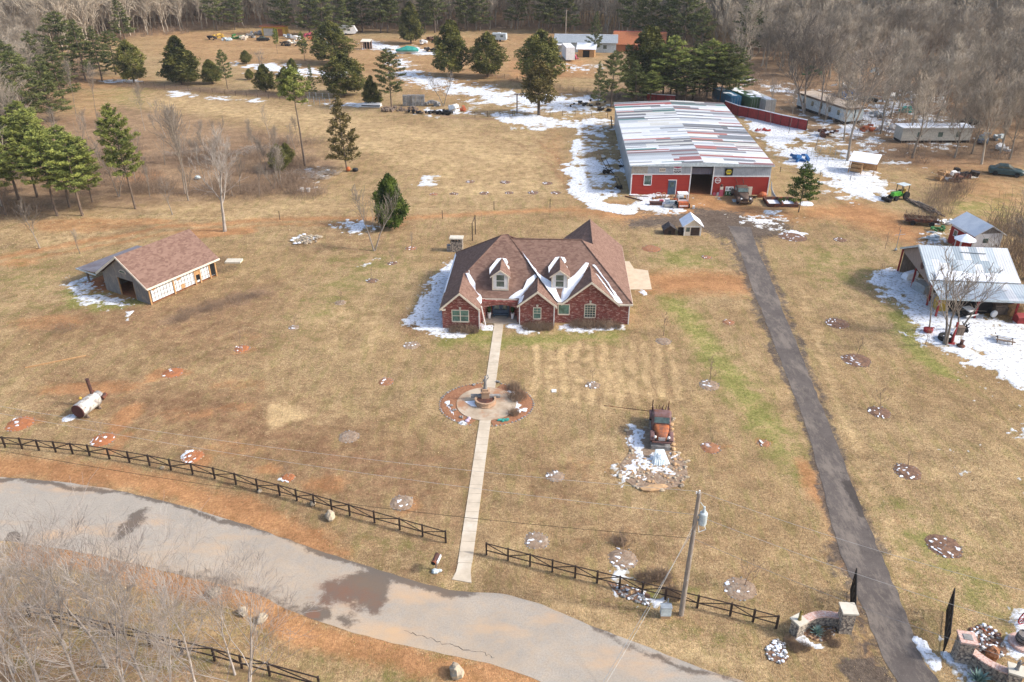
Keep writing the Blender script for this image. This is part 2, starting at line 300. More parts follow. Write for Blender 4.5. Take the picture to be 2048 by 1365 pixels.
# ================================================================ GROUND
def axis(a,b,step,lo,hi,g):
    c=list(np.arange(a,b,step)); s=step;v=b
    while v<hi: c.append(v); s*=g; v+=s
    c.append(hi); s=step;v=a;p=[]
    while v>lo: s*=g; v-=s; p.append(max(v,lo))
    return np.array(sorted(set(p+c)))
gx=axis(-90,120,.5,-2500,2500,1.12);gy=axis(8,330,.5,-600,4000,1.12)
X,Y=np.meshgrid(gx,gy)
clay=field([('l',[(-60,925),(0,932),(180,948),(330,975),(450,1010),(560,1048),(640,1085)],1.2,1.,1.5),('l',[(-60,942),(0,948),(200,966),(350,992),(480,1030),(600,1072),(700,1105)],.45,.9,1.2),
 ('l',[(40,1108),(150,1112),(250,1140),(400,1178),(520,1206),(600,1258),(680,1290),(780,1312),(900,1336),(1010,1354),(1100,1380)],1.0,1.05,1.3),
 ('e',635,1075,18,26,1.),('e',620,1088,22,12,1.),('e',250,838,22,30,.8),('e',655,968,45,22,.7),('e',545,940,28,10,.75),('e',250,880,16,18,.7),('e',405,828,22,12,.5),('e',170,778,90,12,.7),('e',240,770,50,10,.65),('e',345,746,34,10,.85),('e',310,748,18,14,.8),
 ('e',490,700,24,7,.7),('e',500,672,20,9,.3),('e',475,770,60,10,.35),('e',460,900,60,14,.35),('e',230,905,16,12,.8),('e',400,925,24,14,.9),('e',815,1010,22,12,.8),('e',60,845,30,10,.7),('e',470,815,40,10,.4),('e',350,830,50,12,.35),
 ('l',[(1640,930),(1655,1000),(1668,1060),(1690,1130)],.6,.75,1.),('e',1622,965,22,45,.9),('l',[(1700,1200),(1735,1290),(1760,1365)],.35,.6,.8),('e',1430,895,26,6,.6),('e',1530,886,18,9,.8),
 ('p',[(1290,548),(1400,543),(1500,550),(1505,592),(1400,585),(1295,588)],1.,2.2),('l',[(0,515),(150,488),(330,455),(560,438),(800,438),(1000,425),(1150,418),(1260,432)],.7,.95,1.8),('l',[(0,530),(160,500),(340,467),(560,450),(800,450)],.4,.8,1.4),
 ('e',170,450,120,14,.6),('e',290,445,60,7,.7),('e',420,465,60,10,.85),('e',480,463,30,8,.8),('e',100,645,70,16,.55),('e',40,525,40,10,.6),('p',[(1235,405),(1300,425),(1390,388),(1430,392),(1500,410),(1600,425),(1600,445),(1480,450),(1250,445),(1160,430)],.9,3.),
 ('p',[(1720,405),(1800,430),(1860,470),(1850,500),(1790,480),(1680,440),(1600,435),(1600,415)],.9,3.),('p',[(1660,355),(1720,370),(1700,410),(1640,395)],.3,3.),
 ('p',[(1100,255),(1130,270),(1145,380),(1230,430),(1190,430),(1120,370),(1080,300)],.35,2.),('p',[(1000,120),(1180,120),(1200,155),(1010,160)],.6,3.),('p',[(300,62),(560,62),(700,80),(1180,60),(1190,110),(900,200),(600,150),(300,110)],.38,8.),('e',1180,935,60,20,.2),
 ('e',280,355,40,14,.6),('e',210,165,90,12,.4),('p',[(130,185),(260,180),(200,250),(140,240)],.3,4.),('p',[(1385,375),(1425,375),(1430,395),(1385,400)],.9,.8),('e',205,575,50,12,.9),('e',235,595,40,8,.9),
 ('p',[(1750,300),(2048,330),(2100,420),(1980,420),(1850,360)],.4,6.)],X,Y)
green=field([('p',[(1305,585),(1370,590),(1450,690),(1530,790),(1612,930),(1600,985),(1540,905),(1455,800),(1380,690)],.78,2.6),('p',[(1775,590),(1830,640),(1850,700),(1910,740),(1930,770),(1840,740),(1780,660)],.85,2.),
 ('p',[(1560,490),(1700,480),(1800,540),(1780,600),(1640,590),(1570,550)],.4,4.),('p',[(870,664),(1255,658),(1260,690),(860,705)],.65,2.2),('p',[(640,500),(820,480),(860,520),(760,600),(640,700),(500,760),(520,680)],.42,6.),('p',[(-60,480),(180,500),(160,590),(60,620),(-60,600)],.35,5.),
 ('p',[(1280,485),(1450,490),(1460,545),(1300,545)],.5,3.),('p',[(1840,395),(2048,380),(2100,470),(1960,440),(1880,430)],.5,5.),('p',[(700,1050),(890,1100),(880,1130),(740,1090)],.5,1.5),('p',[(1470,1150),(1600,1180),(1570,1270),(1450,1200)],.3,2.5),('p',[(1180,1160),(1400,1230),(1540,1290),(1500,1330),(1200,1240)],.4,2.),
 ('p',[(1750,960),(1900,1020),(2048,1180),(2048,1290),(1850,1220),(1760,1080)],.5,4.),('p',[(140,570),(215,560),(300,605),(190,625),(130,600)],.9,1.8),('p',[(1120,430),(1000,440),(880,440),(830,480),(960,465),(1120,470)],.2,4.),('p',[(0,580),(230,600),(150,640),(0,640)],.4,4.),('p',[(560,590),(700,560),(640,640),(540,700)],.4,4.),
 ('p',[(940,1200),(700,1290),(600,1300),(400,1220),(100,1190),(-200,1200),(-200,1400),(700,1500),(1100,1450)],.35,3.),('p',[(840,60),(1000,70),(900,100),(830,90)],.3,5.),('p',[(150,180),(320,170),(330,230),(180,240)],.4,5.),('e',1350,1200,70,30,.4),('p',[(700,750),(1000,820),(960,900),(800,800)],.15,4.),('e',950,665,60,12,.7)],X,Y)
brown=field([('l',[(1085,690),(1083,779)],.18,.5,.6),('l',[(1112,690),(1112,786)],.18,.5,.6),('l',[(1139,690),(1141,793)],.18,.5,.6),('l',[(1166,690),(1170,799)],.18,.5,.6),('l',[(1193,690),(1200,806)],.18,.5,.6),('l',[(1220,690),(1229,813)],.18,.5,.6),('l',[(1247,690),(1258,811)],.18,.5,.6),('l',[(1274,690),(1288,804)],.18,.5,.6),('l',[(1301,690),(1317,798)],.18,.5,.6),('l',[(1328,690),(1347,791)],.18,.5,.6),('p',[(-100,900),(300,930),(600,1000),(900,1100),(1400,1220),(1560,1270),(1500,1330),(1100,1210),(700,1110),(300,1000),(-100,950)],.42,3.),('p',[(930,1000),(1300,1000),(1620,1120),(1560,1240),(1250,1180),(960,1090)],.42,6.),('p',[(1280,850),(1500,850),(1600,960),(1600,1050),(1400,1000)],.3,5.),('p',[(-300,1180),(500,1280),(900,1380),(700,1600),(-300,1600)],.45,4.),('l',[(960,265),(1040,290),(1100,330),(1150,395)],.35,.8,.9),('l',[(1060,270),(1110,310),(1160,400)],.3,.8,.9),('l',[(1010,330),(1060,300)],.2,.7,.8),('l',[(500,575),(700,520),(830,470)],.4,.4,1.5),('l',[(0,600),(200,640),(420,700)],.4,.4,1.5),('p',[(120,740),(500,760),(700,840),(930,900),(930,1080),(700,1030),(400,920),(150,860),(60,800)],.72,7.),('p',[(1040,850),(1260,900),(1260,1080),(1060,1060),(1000,960)],.5,6.),('p',[(40,600),(400,560),(620,560),(560,760),(300,740),(20,700)],.55,8.),
 ('p',[(1300,1000),(1600,1050),(1620,1180),(1340,1160)],.3,6.),('p',[(1740,650),(1780,900),(1900,1000),(1780,960),(1640,640)],.3,5.),('p',[(560,430),(900,420),(880,470),(700,560),(560,500)],.4,6.),('p',[(870,640),(800,600),(790,660),(830,690)],.6,1.5),('p',[(640,230),(860,240),(1100,320),(1080,360),(800,320),(660,280)],.25,6.)],X,Y)
pale=field([('p',[(250,180),(560,205),(800,240),(1000,260),(1120,300),(1130,400),(900,410),(760,330),(640,280),(420,240),(250,220)],.5,6.),('p',[(560,600),(860,560),(860,640),(820,720),(600,720),(520,660)],.4,6.),('p',[(1650,560),(1780,620),(1800,760),(1700,700)],.5,4.),('p',[(1100,870),(1500,1000),(1640,1160),(1500,1150),(1200,960)],.35,5.),('l',[(1072,688),(1069,781)],.30,.95,.7),('l',[(1099,688),(1098,788)],.30,.95,.7),('l',[(1126,688),(1126,794)],.30,.95,.7),('l',[(1153,688),(1156,801)],.30,.95,.7),('l',[(1180,688),(1185,808)],.30,.95,.7),('l',[(1207,688),(1215,815)],.30,.95,.7),('l',[(1234,688),(1244,819)],.30,.95,.7),('l',[(1261,688),(1274,813)],.30,.95,.7),('l',[(1288,688),(1303,806)],.30,.95,.7),('l',[(1315,688),(1333,799)],.30,.95,.7),('l',[(1342,688),(1362,792)],.30,.95,.7),('p',[(540,810),(600,808),(625,830),(570,848),(535,865)],1.,.8),('p',[(1060,690),(1320,690),(1340,830),(1060,800)],.45,5.),('p',[(560,240),(1130,250),(1150,400),(1000,410),(760,340),(640,290)],.4,8.),('p',[(880,430),(1180,430),(1000,440),(900,520)],.4,4.),('l',[(1250,590),(1320,700),(1420,820),(1500,960)],.8,.4,2.),
 ('l',[(1745,700),(1790,850),(1850,1010)],.8,.3,2.),('p',[(1120,1190),(1350,1250),(1540,1330),(1530,1365),(1300,1320),(1060,1215)],.65,1.2),('p',[(0,440),(300,400),(600,390),(1000,400),(1180,420),(600,450),(0,520)],.4,4.),('p',[(100,400),(500,430),(480,440),(0,480)],.4,3.),('l',[(1590,560),(1660,760),(1760,1000),(1830,1180)],.7,.55,1.6),('l',[(1480,560),(1570,800),(1660,1040)],.5,.35,1.4),
 ('p',[(1830,1310),(1880,1380),(1960,1420),(1850,1300)],.7,1.),('l',[(-60,960),(0,958),(200,976),(350,1003),(480,1042),(600,1082)],.35,.5,1.)],X,Y)
gravel=field([('p',[(1260,440),(1400,425),(1480,435),(1560,440),(1580,460),(1520,478),(1440,475),(1380,450),(1260,455)],1.05,2.5),('p',[(1380,415),(1480,425),(1500,445),(1400,440)],1.,2.),('l',[(1455,452),(1468,482),(1481,510),(1492,545),(1507,585),(1525,630),(1548,690),(1575,760),(1603,830),(1625,900),(1645,975),(1663,1050),(1683,1115)],.55,.75,.7),('l',[(1505,455),(1524,508),(1556,585),(1598,690),(1653,830),(1710,975),(1763,1105)],.55,.6,.7),('l',[(1440,455),(1470,500),(1500,560),(1560,690)],1.8,.4,1.4),('l',[(1700,1110),(1745,1240),(1800,1365)],2.3,.5,1.5),('e',1735,1350,50,40,.9),('l',[(1180,1262),(1400,1345),(1560,1400)],.4,.7,1.),('e',1270,420,60,14,.4),('p',[(-200,1180),(160,1200),(120,1260),(-200,1240)],.5,3.)],X,Y)
litter=field([('p',[(200,200),(420,235),(640,280),(660,345),(560,392),(300,415),(120,430),(120,300)],.7,4.),('p',[(-300,240),(90,230),(180,230),(300,255),(420,250),(600,270),(640,340),(640,388),(420,400),(200,400),(100,440),(-300,450)],.85,4.),('p',[(-1500,110),(150,110),(200,160),(130,180),(110,240),(-300,260),(-1500,400)],.9,6.),('p',[(-3500,60),(250,80),(480,45),(700,62),(1120,58),(1300,75),(1460,110),(1600,130),(1480,200),(1440,190),(1220,190),(1230,80),(1100,-60),(4000,-60),(4000,-120),(-3500,-120)],.92,10.),
 ('p',[(1440,80),(2300,60),(3500,60),(3500,330),(2200,335),(1840,335),(1750,325),(1640,270),(1560,240),(1500,225),(1440,190)],.92,5.),('p',[(1200,180),(1450,190),(1440,205),(1220,205)],.8,3.),('l',[(350,640),(450,610),(520,585)],1.4,.8,2.),('e',590,340,90,30,.8),('p',[(-200,1180),(100,1180),(200,1240),(400,1290),(500,1330),(600,1420),(-200,1500)],.6,3.),('l',[(240,170),(400,180),(620,200),(800,215),(900,235),(1010,240)],.9,.8,1.2),('l',[(980,150),(1060,170),(1120,185),(1230,200)],.9,.6,1.4)],X,Y)
# ravine and brushy hollow: the land dips a little there; everything else is level
Z=np.zeros(X.shape)
V=np.stack([X.ravel(),Y.ravel(),Z.ravel()],1);ny,nx=X.shape
ii=(np.arange(ny-1)[:,None]*nx+np.arange(nx-1)[None,:]).ravel();F=np.stack([ii,ii+1,ii+nx+1,ii+nx],1)
gm=bpy.data.materials.new('dormant_grass');nt,b=nodes_of(gm)
me=fastmesh('ground',V,F,gm)
for nm,chs in (('m1',(clay,green,brown,pale)),('m2',(gravel,litter,litter,litter))):
    a=me.color_attributes.new(nm,'FLOAT_COLOR','POINT');a.data.foreach_set('color',np.stack([np.clip(c,0,1).ravel() for c in chs],1).astype(np.float32).ravel())
g=link('ground',me);tag(g,kind='structure')
n1=tex(nt,2.6,7,.82);n2=tex(nt,.35,5,.65);n3=tex(nt,.07,4,.6);nf=tex(nt,9.,3,.7,(1.6,.8,1));nst=tex(nt,.8,5,.7,(1.6,.35,1),rot=(0,0,-.5))
col=mixc(nt,ramp(nt,n1,.39,.61),(.53,.405,.24),(.28,.19,.115))
col=mixc(nt,mth(nt,'MULTIPLY',ramp(nt,n2,.36,.64),.6),col,(.53,.385,.215)); col=mixc(nt,mth(nt,'MULTIPLY',ramp(nt,n3,.42,.62),.30),col,(.27,.165,.08))
col=mixc(nt,mth(nt,'MULTIPLY',ramp(nt,nf,.46,.60),.7),col,(.17,.115,.065)); col=mixc(nt,mth(nt,'MULTIPLY',ramp(nt,nst,.50,.60),.35),col,(.19,.19,.06))
def chan(nm):
    a=nt.nodes.new('ShaderNodeAttribute');a.attribute_name=nm;s=nt.nodes.new('ShaderNodeSeparateColor');nt.links.new(a.outputs['Color'],s.inputs[0]);return s.outputs[0],s.outputs[1],s.outputs[2],a.outputs['Alpha']
A1=chan('m1');A2=chan('m2')
def cover(ch,n,lo=.12,w_=.3):   # noise-broken coverage
    q=nt.nodes.new('ShaderNodeMath');q.operation='SUBTRACT';k=nt.nodes.new('ShaderNodeMath');k.operation='MULTIPLY_ADD'
    nt.links.new(n,k.inputs[0]);k.inputs[1].default_value=1.5;k.inputs[2].default_value=-.28;nt.links.new(ch,q.inputs[0]);nt.links.new(k.outputs[0],q.inputs[1])
    return ramp(nt,q.outputs[0],-w_*.5,w_*.5)
na=tex(nt,.9,6,.7);nb=tex(nt,1.1,6,.7,dist=1.);nc=tex(nt,3.,5,.7);nd=tex(nt,.5,6,.75)
col=mixc(nt,mth(nt,'MULTIPLY',cover(A1[2],na,w_=.5),.9),col,mixc(nt,ramp(nt,nc,.35,.65),(.28,.165,.10),(.18,.105,.065)))
col=mixc(nt,mth(nt,'MULTIPLY',cover(A1[3],na),.75),col,mixc(nt,ramp(nt,nc,.3,.7),(.62,.47,.28),(.46,.33,.18)))
col=mixc(nt,mth(nt,'MULTIPLY',cover(A1[1],nd),.85),col,mixc(nt,ramp(nt,nc,.35,.62),(.155,.20,.045),(.34,.32,.12)))
col=mixc(nt,mth(nt,'MULTIPLY',cover(A2[1],na,w_=.6),.9),col,mixc(nt,ramp(nt,nc,.3,.7),(.36,.25,.165),(.21,.14,.095)))
col=mixc(nt,mth(nt,'MULTIPLY',cover(A1[0],nb,w_=.75),.8),col,mixc(nt,ramp(nt,nc,.3,.7),(.50,.265,.13),(.34,.165,.08)))
col=mixc(nt,mth(nt,'MULTIPLY',cover(A2[0],nb),.95),col,mixc(nt,ramp(nt,nc,.3,.7),(.19,.155,.13),(.08,.066,.06)))
gr_=ramp(nt,tex(nt,5.5,8,.85,(1,.8,1)),.42,.58);col=mixc(nt,.8,col,mixc(nt,gr_,(.66,.64,.62),(1.22,1.2,1.15)),'MULTIPLY')
col=mixc(nt,.85,col,mixc(nt,ramp(nt,tex(nt,.5,6,.75),.40,.60),(.76,.73,.70),(1.16,1.14,1.10)),'MULTIPLY')
col=mixc(nt,.7,col,mixc(nt,ramp(nt,tex(nt,.11,5,.7),.42,.58),(.86,.83,.80),(1.12,1.12,1.08)),'MULTIPLY')
nt.links.new(col,b.inputs['Base Color']);b.inputs['Roughness'].default_value=1.;b.inputs['Specular IOR Level'].default_value=.05
bump(nt,b,nf,.8,.08)
# ---------------------------------------------------------------- sheets laid on the ground
def strip(name,L,Rr,z,m,n=6,th=.0,sub=8):
    """ground sheet between two pixel polylines, resampled so its edges curve; edges a little ragged"""
    def res(P):
        P=[at(*p) for p in P];out=[];n_=len(P)
        for i in range(n_-1):
            p0,p1,p2,p3=P[max(i-1,0)],P[i],P[i+1],P[min(i+2,n_-1)]
            for k in range(sub):
                t=k/sub;out.append(.5*((2*p1)+(p2-p0)*t+(2*p0-5*p1+4*p2-p3)*t*t+(3*p1-p0-3*p2+p3)*t**3))
        return out+[P[-1]]
    A=res(L);B=res(Rr);mb=MB();N=len(A)
    for i in range(N):
        for k in range(n+1):
            p=A[i].lerp(B[i],k/n); 
            if th and k in (0,n):
                q=(A[i]-B[i]).normalized()*(mnoise.noise(p*.9)*th)*(1); p=p+q
            mb.v.append((p.x,p.y,z))
    for i in range(N-1):
        for k in range(n): a=i*(n+1)+k; mb.f.append((a,a+1,a+n+2,a+n+1))
    return obj(name,mb,m)
# public road
rm=bpy.data.materials.new('worn_asphalt');nt,b=nodes_of(rm)
col=mixc(nt,ramp(nt,tex(nt,.25,5,.65),.35,.65),(.34,.305,.26),(.415,.365,.305)); col=mixc(nt,mth(nt,'MULTIPLY',ramp(nt,tex(nt,9,6,.85),.44,.62),.6),col,(.235,.205,.175))
col=mixc(nt,mth(nt,'MULTIPLY',ramp(nt,tex(nt,.16,4,.6,(1,2.2,1)),.52,.68),.65),col,(.52,.34,.20))
def spot(nt,px,py,rx,ry,soft=.35,ns=.8,amp=2.6,rot=0):
    c=at(px,py);tc=nt.nodes.new('ShaderNodeTexCoord');mp=nt.nodes.new('ShaderNodeMapping');mp.vector_type='TEXTURE';mp.inputs[1].default_value=c;mp.inputs[3].default_value=(rx,ry,1);mp.inputs[2].default_value=(0,0,rot)
    nt.links.new(tc.outputs['Object'],mp.inputs[0]);ln=nt.nodes.new('ShaderNodeVectorMath');ln.operation='LENGTH';nt.links.new(mp.outputs[0],ln.inputs[0])
    k=nt.nodes.new('ShaderNodeMath');k.operation='MULTIPLY_ADD';nt.links.new(tex(nt,ns,6,.7),k.inputs[0]);k.inputs[1].default_value=amp;k.inputs[2].default_value=-amp/2
    s=nt.nodes.new('ShaderNodeMath');s.operation='ADD';nt.links.new(ln.outputs['Value'],s.inputs[0]);nt.links.new(k.outputs[0],s.inputs[1])
    return ramp(nt,s.outputs[0],1.+soft/2,1.-soft/2)
ra=nt.nodes.new('ShaderNodeAttribute');ra.attribute_name='rmask';rsp=nt.nodes.new('ShaderNodeSeparateColor');nt.links.new(ra.outputs['Color'],rsp.inputs[0])
rn=tex(nt,1.3,7,.75)
def rcov(ch,w_=.25):
    q=nt.nodes.new('ShaderNodeMath');q.operation='SUBTRACT';k=nt.nodes.new('ShaderNodeMath');k.operation='MULTIPLY_ADD';nt.links.new(rn,k.inputs[0]);k.inputs[1].default_value=1.4;k.inputs[2].default_value=-.22;nt.links.new(ch,q.inputs[0]);nt.links.new(k.outputs[0],q.inputs[1]);return ramp(nt,q.outputs[0],-w_/2,w_/2)
col=mixc(nt,mth(nt,'MULTIPLY',rcov(rsp.outputs[1],.9),.55),col,(.54,.36,.20))
col=mixc(nt,mth(nt,'MULTIPLY',rcov(rsp.outputs[0]),.82),col,(.105,.082,.067))
col=mixc(nt,mth(nt,'MULTIPLY',rcov(rsp.outputs[2],.6),.5),col,(.24,.10,.055))
nt.links.new(col,b.inputs['Base Color']);b.inputs['Roughness'].default_value=.95;b.inputs['Specular IOR Level'].default_value=.12;bump(nt,b,tex(nt,25,2,.7),.5,.015)
RT=[(-500,960),(-250,950),(0,955),(180,972),(330,1003),(480,1047),(600,1088),(700,1122),(800,1153),(900,1180),(1012,1190),(1100,1217),(1180,1251),(1290,1292),(1400,1336),(1500,1368),(1640,1420),(1800,1480)]
RB=[(-500,1075),(-250,1070),(0,1082),(130,1100),(240,1122),(350,1148),(440,1170),(520,1192),(590,1226),(676,1256),(764,1281),(860,1303),(950,1321),(1020,1341),(1100,1372),(1200,1420),(1320,1490),(1450,1570)]
road=strip('road',RT,RB,.012,rm,48,.12,sub=26);tag(road,kind='structure')
rv=np.array([v.co[:] for v in road.data.vertices]);rx,ry=rv[:,0],rv[:,1]
wetf=field([('p',[(645,1178),(690,1165),(735,1145),(735,1125),(758,1122),(778,1150),(768,1170),(768,1195),(750,1215),(720,1215),(690,1200),(650,1200)],1.15,1.0),('p',[(596,1218),(620,1205),(655,1212),(650,1232),(615,1236)],1.1,.7),('p',[(665,1228),(700,1225),(718,1245),(690,1250)],.85,.7),('l',[(470,1040),(560,1066),(640,1100),(720,1122),(780,1145),(840,1166),(900,1184)],.35,1.05,1.2),('l',[(860,1172),(890,1190),(930,1186)],.5,.95,.9),('l',[(0,958),(150,972),(320,1003),(470,1045)],.28,.85,.7),('p',[(225,1062),(250,1040),(262,1025),(292,1020),(288,1042),(262,1070),(240,1080)],1.,.9),('e',18,1085,22,22,.9),('l',[(1180,1255),(1290,1297),(1400,1340),(1500,1375)],.25,.75,.8),('l',[(330,1142),(430,1160),(520,1185),(590,1212)],.7,.6,1.6)],rx,ry)
dust=field([('l',[(200,1118),(400,1165),(560,1215),(700,1265),(860,1305),(1000,1340)],1.0,.8,3.),('p',[(400,1080),(640,1120),(700,1160),(600,1210),(400,1160)],.5,4.),('p',[(780,1180),(1000,1230),(1250,1340),(1000,1310),(760,1260)],.42,4.),('l',[(600,1085),(640,1098)],.7,.9,1.),('e',780,1262,18,8,.9)],rx,ry)
redd=field([('p',[(638,1180),(675,1168),(720,1180),(760,1205),(700,1205),(645,1202)],.8,1.2),('e',622,1221,14,8,.8)],rx,ry)
ca=road.data.color_attributes.new('rmask','FLOAT_COLOR','POINT');ca.data.foreach_set('color',np.stack([wetf.clip(0,1.2),dust.clip(0,1),redd.clip(0,1),redd*0+1],1).astype(np.float32).ravel())
# cracks in the road: thin dark seams on the sheet
def seam(name,P,w_,z,m):
    mb=MB();rg=random.Random(3);pts=[]
    for i in range(len(P)-1):
        a,b_=at(*P[i]),at(*P[i+1])
        for k in range(8): q=a.lerp(b_,k/8);pts.append(Vector((q.x+rg.uniform(-.12,.12),q.y+rg.uniform(-.12,.12),z)))
    for a,b_ in zip(pts,pts[1:]):
        d=(b_-a).normalized();n_=Vector((-d.y,d.x,0))*w_*rg.uniform(.4,1.4);mb.poly(a-n_,b_-n_,b_+n_,a+n_)
    o=obj(name,mb,m);return tag(o,kind='structure')
seam('road_crack',[(810,1262),(860,1278),(910,1295),(960,1306),(990,1318)],.014,.017,M['black']);seam('road_crack',[(1240,1010),(1242,1012)],.01,.017,M['black'])
bpy.data.objects.remove(bpy.data.objects['road_crack.001'])
# driveway
dm=bpy.data.materials.new('dark_drive');nt,b=nodes_of(dm)
col=mixc(nt,ramp(nt,tex(nt,.7,6,.7),.35,.65),(.070,.056,.049),(.115,.094,.082)); col=mixc(nt,mth(nt,'MULTIPLY',ramp(nt,tex(nt,.6,7,.8,(1.,.35,1)),.48,.60),.65),col,(.22,.18,.145)); col=mixc(nt,mth(nt,'MULTIPLY',ramp(nt,tex(nt,14,3,.8),.6,.75),.6),col,(.36,.32,.28))
for x_,y_,a_,b_ in ((1715,1000,.6,2.6),(1740,960,.4,1.2)): col=mixc(nt,mth(nt,'MULTIPLY',spot(nt,x_,y_,a_,b_,.3),.8),col,(.035,.026,.022))
nt.links.new(col,b.inputs['Base Color']);b.inputs['Roughness'].default_value=.9;bump(nt,b,tex(nt,12,3,.7),.5,.02)
DL=[(1456,452),(1469,480),(1482,508),(1494,545),(1508,585),(1526,630),(1549,690),(1576,760),(1604,830),(1626,900),(1646,975),(1664,1050),(1684,1115),(1704,1160),(1726,1215),(1745,1262),(1766,1315),(1796,1365),(1834,1430)]
DR=[(1501,455),(1509,480),(1519,508),(1536,545),(1553,585),(1569,630),(1595,690),(1622,760),(1650,830),(1679,900),(1707,975),(1737,1050),(1760,1105),(1783,1160),(1807,1215),(1824,1262),(1845,1315),(1877,1365),(1925,1430)]
tag(strip('driveway',DL,DR,.016,dm,6,.16),kind='structure')
# front walk with joints, porch path, plaza
wk=MB();HO=at(885,660);HA=-R(2.88)
def HW(x,y,z=0.): c,s=math.cos(HA),math.sin(HA);return Vector((HO.x+x*c-y*s,HO.y+x*s+y*c,z))
c0,c1=at(998,648),at(930,1127);n_=34;ws=[.62]*35
for i in range(n_):
    t0,t1=i/n_+.0003,(i+1)/n_-.0003;p=c0.lerp(c1,t0);q=c0.lerp(c1,t1);d=(q-p).normalized();s=Vector((-d.y,d.x,0))*.50
    wk.prism([(p+s)[:2]+(.0,),(p-s)[:2]+(.0,),(q-s)[:2]+(.0,),(q+s)[:2]+(.0,)],(0,0,.05))
def gp(P,z0,h): return [tuple(at(*p))[:2]+(z0,) for p in P],(0,0,h)
wk.prism(*gp([(916.5,1127),(943.5,1127.5),(941.5,1145),(943,1167),(904,1160),(912,1145)],0,.05))
tag(obj('walkway',wk,mat('walk_concrete',(.56,.475,.365),.9,(.47,.395,.30),.9,c3=(.60,.53,.43),sc3=.3)),kind='structure')
pz=MB();pc=at(973,808);pz.lathe([(2.75,0),(2.75,.075)],pc.x,pc.y,40);tag(obj('plaza',pz,mat('plaza_concrete',(.48,.39,.29),.9,(.36,.28,.2),.8,c3=(.38,.20,.11),sc3=.5)),kind='structure')
sl_=MB();sl_.prism([tuple(HW(*p)) for p in ((20.1,11.2),(23.6,11.4),(23.7,17.0),(22.0,17.5),(21.6,19.8),(20.1,19.8))],(0,0,.06));tag(obj('parking_slab',sl_,mat('slab',(.62,.50,.36),.9,(.52,.42,.3),1.)),kind='structure')
# grass tufts standing over the near lawns: one mass, coloured by what grows there
def tuftgrass():
    rs=np.random.RandomState(77);N=760000;u=rs.rand(N);y=26*(112/26.)**u;x=(rs.rand(N)*2-1)*(y*.68+8)
    k=rs.rand(N)<np.clip((y/26.)**-.0*.30,0,1);x=x[k];y=y[k]
    bad=np.zeros(x.shape,bool)
    def cut(P):
        nonlocal bad
        bad|=inside([at(*p) for p in P],x,y)
    cut(RT+RB[::-1]);cut(DL+DR[::-1]);cut([(985,640),(1012,640),(948,1170),(900,1165)])
    bad|=np.hypot((x-pc.x)/4.4,(y-pc.y)/4.0)<1
    h=[HW(-.3,0),HW(20.5,1.2),HW(20.5,19),HW(-.3,15.5)];bad|=inside(h,x,y);bad|=inside([HW(20,11),HW(23.8,11),HW(23.8,17.6),HW(20,20)],x,y)
    bad|=inside([at(*p) for p in [(1250,860),(1300,835),(1350,835),(1376,925),(1376,975),(1240,975)]],x,y)
    x=x[~bad];y=y[~bad];n=len(x)
    ix=np.clip(np.searchsorted(gx,x),1,len(gx)-1);iy=np.clip(np.searchsorted(gy,y),1,len(gy)-1);C=lambda F:F[iy,ix]
    cl,gr,br,pa,gv=C(clay),C(green),C(brown),C(pale),C(gravel)
    keep=rs.rand(n)>np.clip(cl*.9+gv,0,.97);x=x[keep];y=y[keep];gr=gr[keep];br=br[keep];pa=pa[keep];n=len(x);r=rs.rand(n)
    base=np.array([[.46,.335,.19]]);col=np.repeat(base,n,0);col[r<.35]=(.30,.205,.11);col[r>.85]=(.58,.46,.28)
    q=(rs.rand(n)<br*.85)[:,None];col=np.where(q,np.where((rs.rand(n)<.6)[:,None],[[.235,.14,.085]],[[.35,.24,.15]]),col)
    q=(rs.rand(n)<pa*.85)[:,None];col=np.where(q,[[.58,.45,.27]],col);q=(rs.rand(n)<gr*.75+.05)[:,None];col=np.where(q,np.where((rs.rand(n)<.5)[:,None],[[.13,.19,.035]],[[.24,.27,.07]]),col)
    col=col*rs.uniform(.75,1.35,(n,1));a=rs.rand(n)*6.283;w_=rs.uniform(.012,.03,n)*(y/40.)**.6;hh=rs.uniform(.03,.075,n)*(y/40.)**.4;lx=rs.normal(0,.05,n);ly=rs.normal(0,.05,n)
    V=np.stack([np.stack([x-w_*np.cos(a),y-w_*np.sin(a),x*0-.005],1),np.stack([x+w_*np.cos(a),y+w_*np.sin(a),x*0-.005],1),np.stack([x+lx,y+ly,hh],1)],1).reshape(-1,3);F=np.arange(len(V)).reshape(-1,3)
    gmt=bpy.data.materials.new('grass_blades');nt,b=nodes_of(gmt);at_=nt.nodes.new('ShaderNodeAttribute');at_.attribute_name='gcol';nt.links.new(at_.outputs['Color'],b.inputs['Base Color']);b.inputs['Roughness'].default_value=1.;b.inputs['Specular IOR Level'].default_value=.05
    me=fastmesh('grass',V,F,gmt);ca=me.color_attributes.new('gcol','FLOAT_COLOR','POINT');ca.data.foreach_set('color',np.repeat(np.concatenate([col,np.ones((n,1))],1),3,0).astype(np.float32).ravel());o=link('grass',me);tag(o,'short dormant grass of the lawns',None,None,'stuff');print('tufts',n)
tuftgrass()
